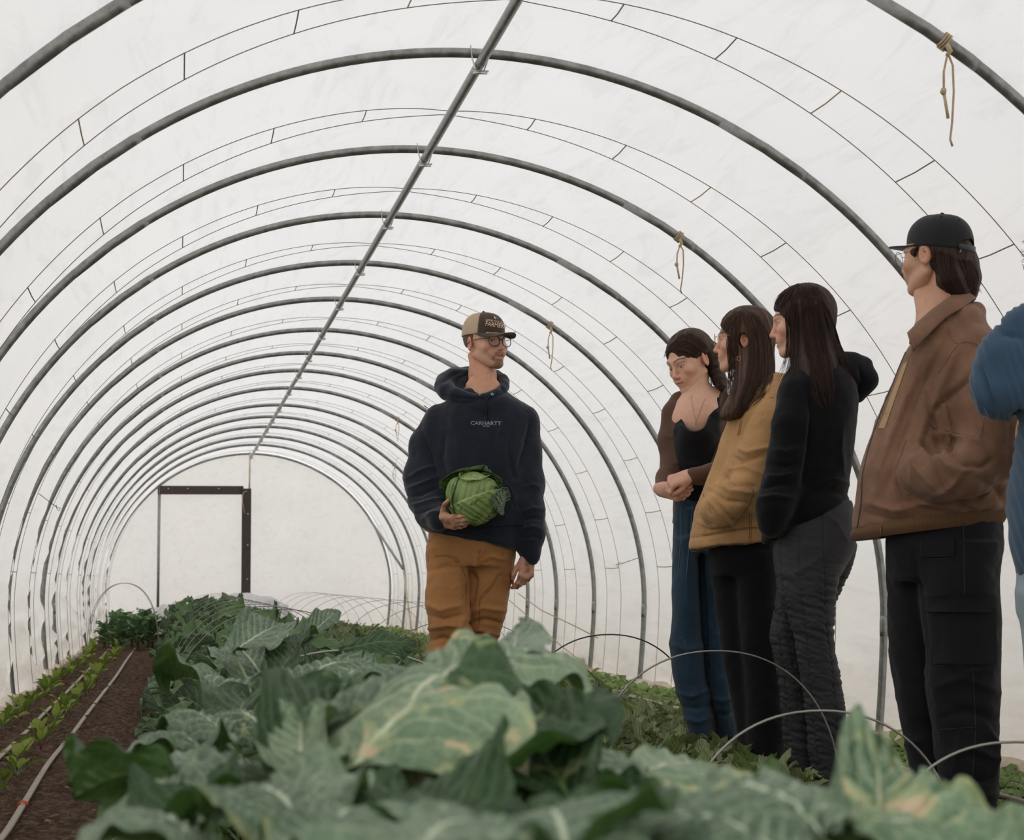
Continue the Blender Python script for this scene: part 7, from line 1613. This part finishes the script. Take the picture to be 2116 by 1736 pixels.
    strands(f, 'hair_strands', [([(1412, 690, -.07), (1392, 705, -.08), (1376, 722, -.08), (1371, 742, -.08)], [(1420, 690, -.07), (1404, 712, -.1), (1388, 728, -.1), (1374, 736, -.1)], 40), ([(1408, 700, -.08), (1428, 705, -.09), (1450, 722, -.08), (1470, 750, -.05)], [(1382, 730, -.1), (1412, 732, -.1), (1440, 742, -.09), (1458, 748, -.06)], 110), ([(1418, 686, -.05), (1445, 695, -.05), (1466, 720, -.02), (1480, 765, 0)], [(1408, 702, -.08), (1436, 712, -.08), (1460, 735, -.05), (1476, 775, -.02)], 80), ([(1462, 770, -.04), (1464, 800, -.05), (1458, 830, -.06)], [(1468, 765, -.04), (1472, 800, -.05), (1464, 850, -.07)], 12), ([(1395, 810, .0), (1398, 835, .0), (1404, 845, 0)], [(1402, 815, .0), (1404, 840, 0), (1412, 850, 0)], 12), ([(1478, 760, -.02), (1488, 785, -.02), (1500, 802, -.02)], [(1470, 760, -.03), (1478, 785, -.03), (1485, 800, -.03)], 40)], hm, 9, 0.0008, bh, parent=o)
    gold = plain('necklace_chain', srgb(170, 140, 110), 0.3, 0.8)
    f.line('necklace', [(1428, 818), (1432, 845), (1438, 872), (1446, 850), (1458, 822)], 0.0007, gold, f.body_bv, off=0.002, n=30); q, _ = f.hit(1438, 875, off=0.003); a = np.linspace(0, 2*PI, 17); m = MB(); m.tube(np.stack([q[0]+0.0045*np.cos(a), q[1]+0*a, q[2]+0.006*np.sin(a)], -1), 0.0009, 5, caps=False); m.build('pendant', MT['gold'], f.root)

def person_blue():
    f = Figure(2180, 4.25, 'person in a blue ribbed sweater, mostly beyond the right edge of the picture')
    J = f.J; bl = fabric('blue_knit', srgb(60, 84, 106), 0.92, 0.12, 260, 0.7, wr=(5, 0.01), sheen=0.25); jn = fabric('pale_denim', srgb(150, 168, 176), 0.85, 0.12, 900, 0.3); sk = srgb(214, 164, 138)
    R = rot_frame(80, 0, 0); hc = J(2205, 525)
    V1, Q1, C1 = make_head(f, hc, R, sk, srgb(206, 124, 104), srgb(186, 106, 98), srgb(60, 42, 34), h=0.004)
    c2 = neck_mesh(f, hc+np.array([0.03, 0, -0.05]), J(2215, 680, 0), 0.052, 0.06, sk, h=0.008)
    H1 = hand(f, J(2160, 600, -0.12), (0.1, -0.1, 1), (-0.5, -0.8, 0), (0.8, -0.3, 0), [(30, 40, 25)]*4, skin=srgb(214, 164, 138), tipc=srgb(214, 140, 118), h=0.004)
    cb = core_body(f, [([J(2210, 720, 0), J(2200, 900, 0), J(2200, 1150, 0)], [.1, .12, .12]), ([J(2170, 730, -.05), J(2085, 800, -.1), J(2150, 640, -.12)], [.045, .04, .03]), ([J(2160, 1210, 0), J(2165, 1500, 0), J(2170, 1760, 0)], [.07, .05, .04]), ([J(2240, 1210, 0.04), J(2240, 1500, 0.04), J(2245, 1760, .04)], [.07, .05, .04])], sk)
    join_body(f, [(V1, Q1, C1), c2, H1, cb])
    T = f.rows([(670, 2150, 2290, 0, 0.10), (700, 2118, 2310, 0, 0.14), (760, 2108, 2316, 0, 0.16), (850, 2112, 2316, 0, 0.17), (920, 2098, 2316, 0, 0.175), (980, 2084, 2318, 0, 0.18), (1050, 2079, 2318, 0, 0.18), (1110, 2083, 2318, 0, 0.18), (1160, 2092, 2315, 0, 0.175), (1192, 2098, 2312, 0, 0.17)])
    g = f.grid([J(2000, 590, 0.25), J(2330, 590, -0.28), J(2000, 1200, 0.2)], 0.006, 0.02); g.loft(T, 0.03, p=2.2)
    g.chain([J(2170, 720, -0.05), J(2125, 770, -0.09), J(2080, 795, -0.12)], [0.080, 0.088, 0.084], 0.05, kj=0.06); g.chain([J(2078, 795, -0.12), J(2082, 730, -0.13), J(2112, 680, -0.13), J(2152, 630, -0.12)], [0.085, 0.066, 0.048, 0.036], 0.03, kj=0.05)
    g.chain([J(2040, 772, -0.12), J(2034, 800, -0.12), J(2050, 835, -0.12)], [.022, .026, .024], .03)
    def ribs(V): return 0.0019*np.sin((V[:, 0]*0.9+V[:, 2]*0.25)*2*PI/0.019)
    sw = f.part('ribbed_sweater', g, bl, addn(bump_noise(0.006, 3, 91), ribs, strokes(f, [([(2055, 655), (2075, 690), (2116, 700)], .01, -.008), ([(2028, 760), (2040, 800), (2060, 845)], .008, -.012), ([(2016, 775), (2026, 810), (2046, 850)], .008, .010), ([(2085, 905), (2100, 860), (2116, 850)], .012, -.02)])), it=1)
    g = f.grid([J(2080, 1150, 0.2), J(2320, 1150, -0.2), J(2090, 1780, 0.15)], 0.009, 0.02)
    g.loft(f.rows([(1150, 2104, 2308, 0, .15), (1230, 2100, 2306, 0, .15), (1270, 2105, 2300, 0, .14)]), .03); g.loft(f.rows([(1220, 2100, 2205, -.03, .11), (1300, 2112, 2204, -.03, .10), (1450, 2122, 2200, -.03, .09), (1760, 2128, 2205, -.02, .08)]), .02); g.loft(f.rows([(1220, 2200, 2304, .03, .11), (1450, 2206, 2290, .03, .09), (1760, 2206, 2285, .03, .08)]), .02)
    f.part('pale_jeans', g, jn, bump_noise(0.006, 3, 93), it=2)
    boot = plain('dark_boot', srgb(50, 42, 38), 0.7)
    for px, v in ((2165, 0), (2245, .04)):
        b = J(px, 1750, v); g = SDF((b[0]-.2, v-.1, -.06), (b[0]+.12, v+.1, .16), .01); g.cap((b[0], v, .08), (b[0], v, .02), .05, .05, .02); g.cap((b[0], v, .0), (b[0]-.14, v, .0), .045, .04, .03); f.part('boot', g, boot, target=False)
    hm = hair_mat('curly_dark_hair', srgb(44, 28, 26), srgb(70, 46, 42), srgb(110, 74, 62))
    g = SDF(hc-0.17, hc+0.17, 0.007); g.ell(hc+np.array([0.02, 0.0, 0.035]), (0.11, 0.10, 0.10), 0.01); g.ell(hc+np.array([-0.085, -0.01, -0.055]), (0.06, 0.1, 0.085), 0.01, 's'); o = f.part('hair', g, hm, bump_noise(0.006, 9, 3, (1, 1, 1), True), uvf=hair_uv(hc))
    m = MB(); rs = np.random.RandomState(4)
    for k in range(26):
        p = J(2126+rs.rand()*10, 470+rs.rand()*60, -0.02+rs.rand()*0.04); a = np.linspace(0, 5+rs.rand()*3, 22); q = 0.004+0.009*rs.rand(); m.tube(np.stack([p[0]-a*0.0022-q*np.cos(a), p[1]+q*np.sin(a), p[2]-0.004*a+q*np.sin(a*0.9)], -1), 0.0006, 4, caps=False)
    m.build('curls', hm, o)
man_leather()
woman_black()
woman_tan()
woman_jeans()
person_blue()
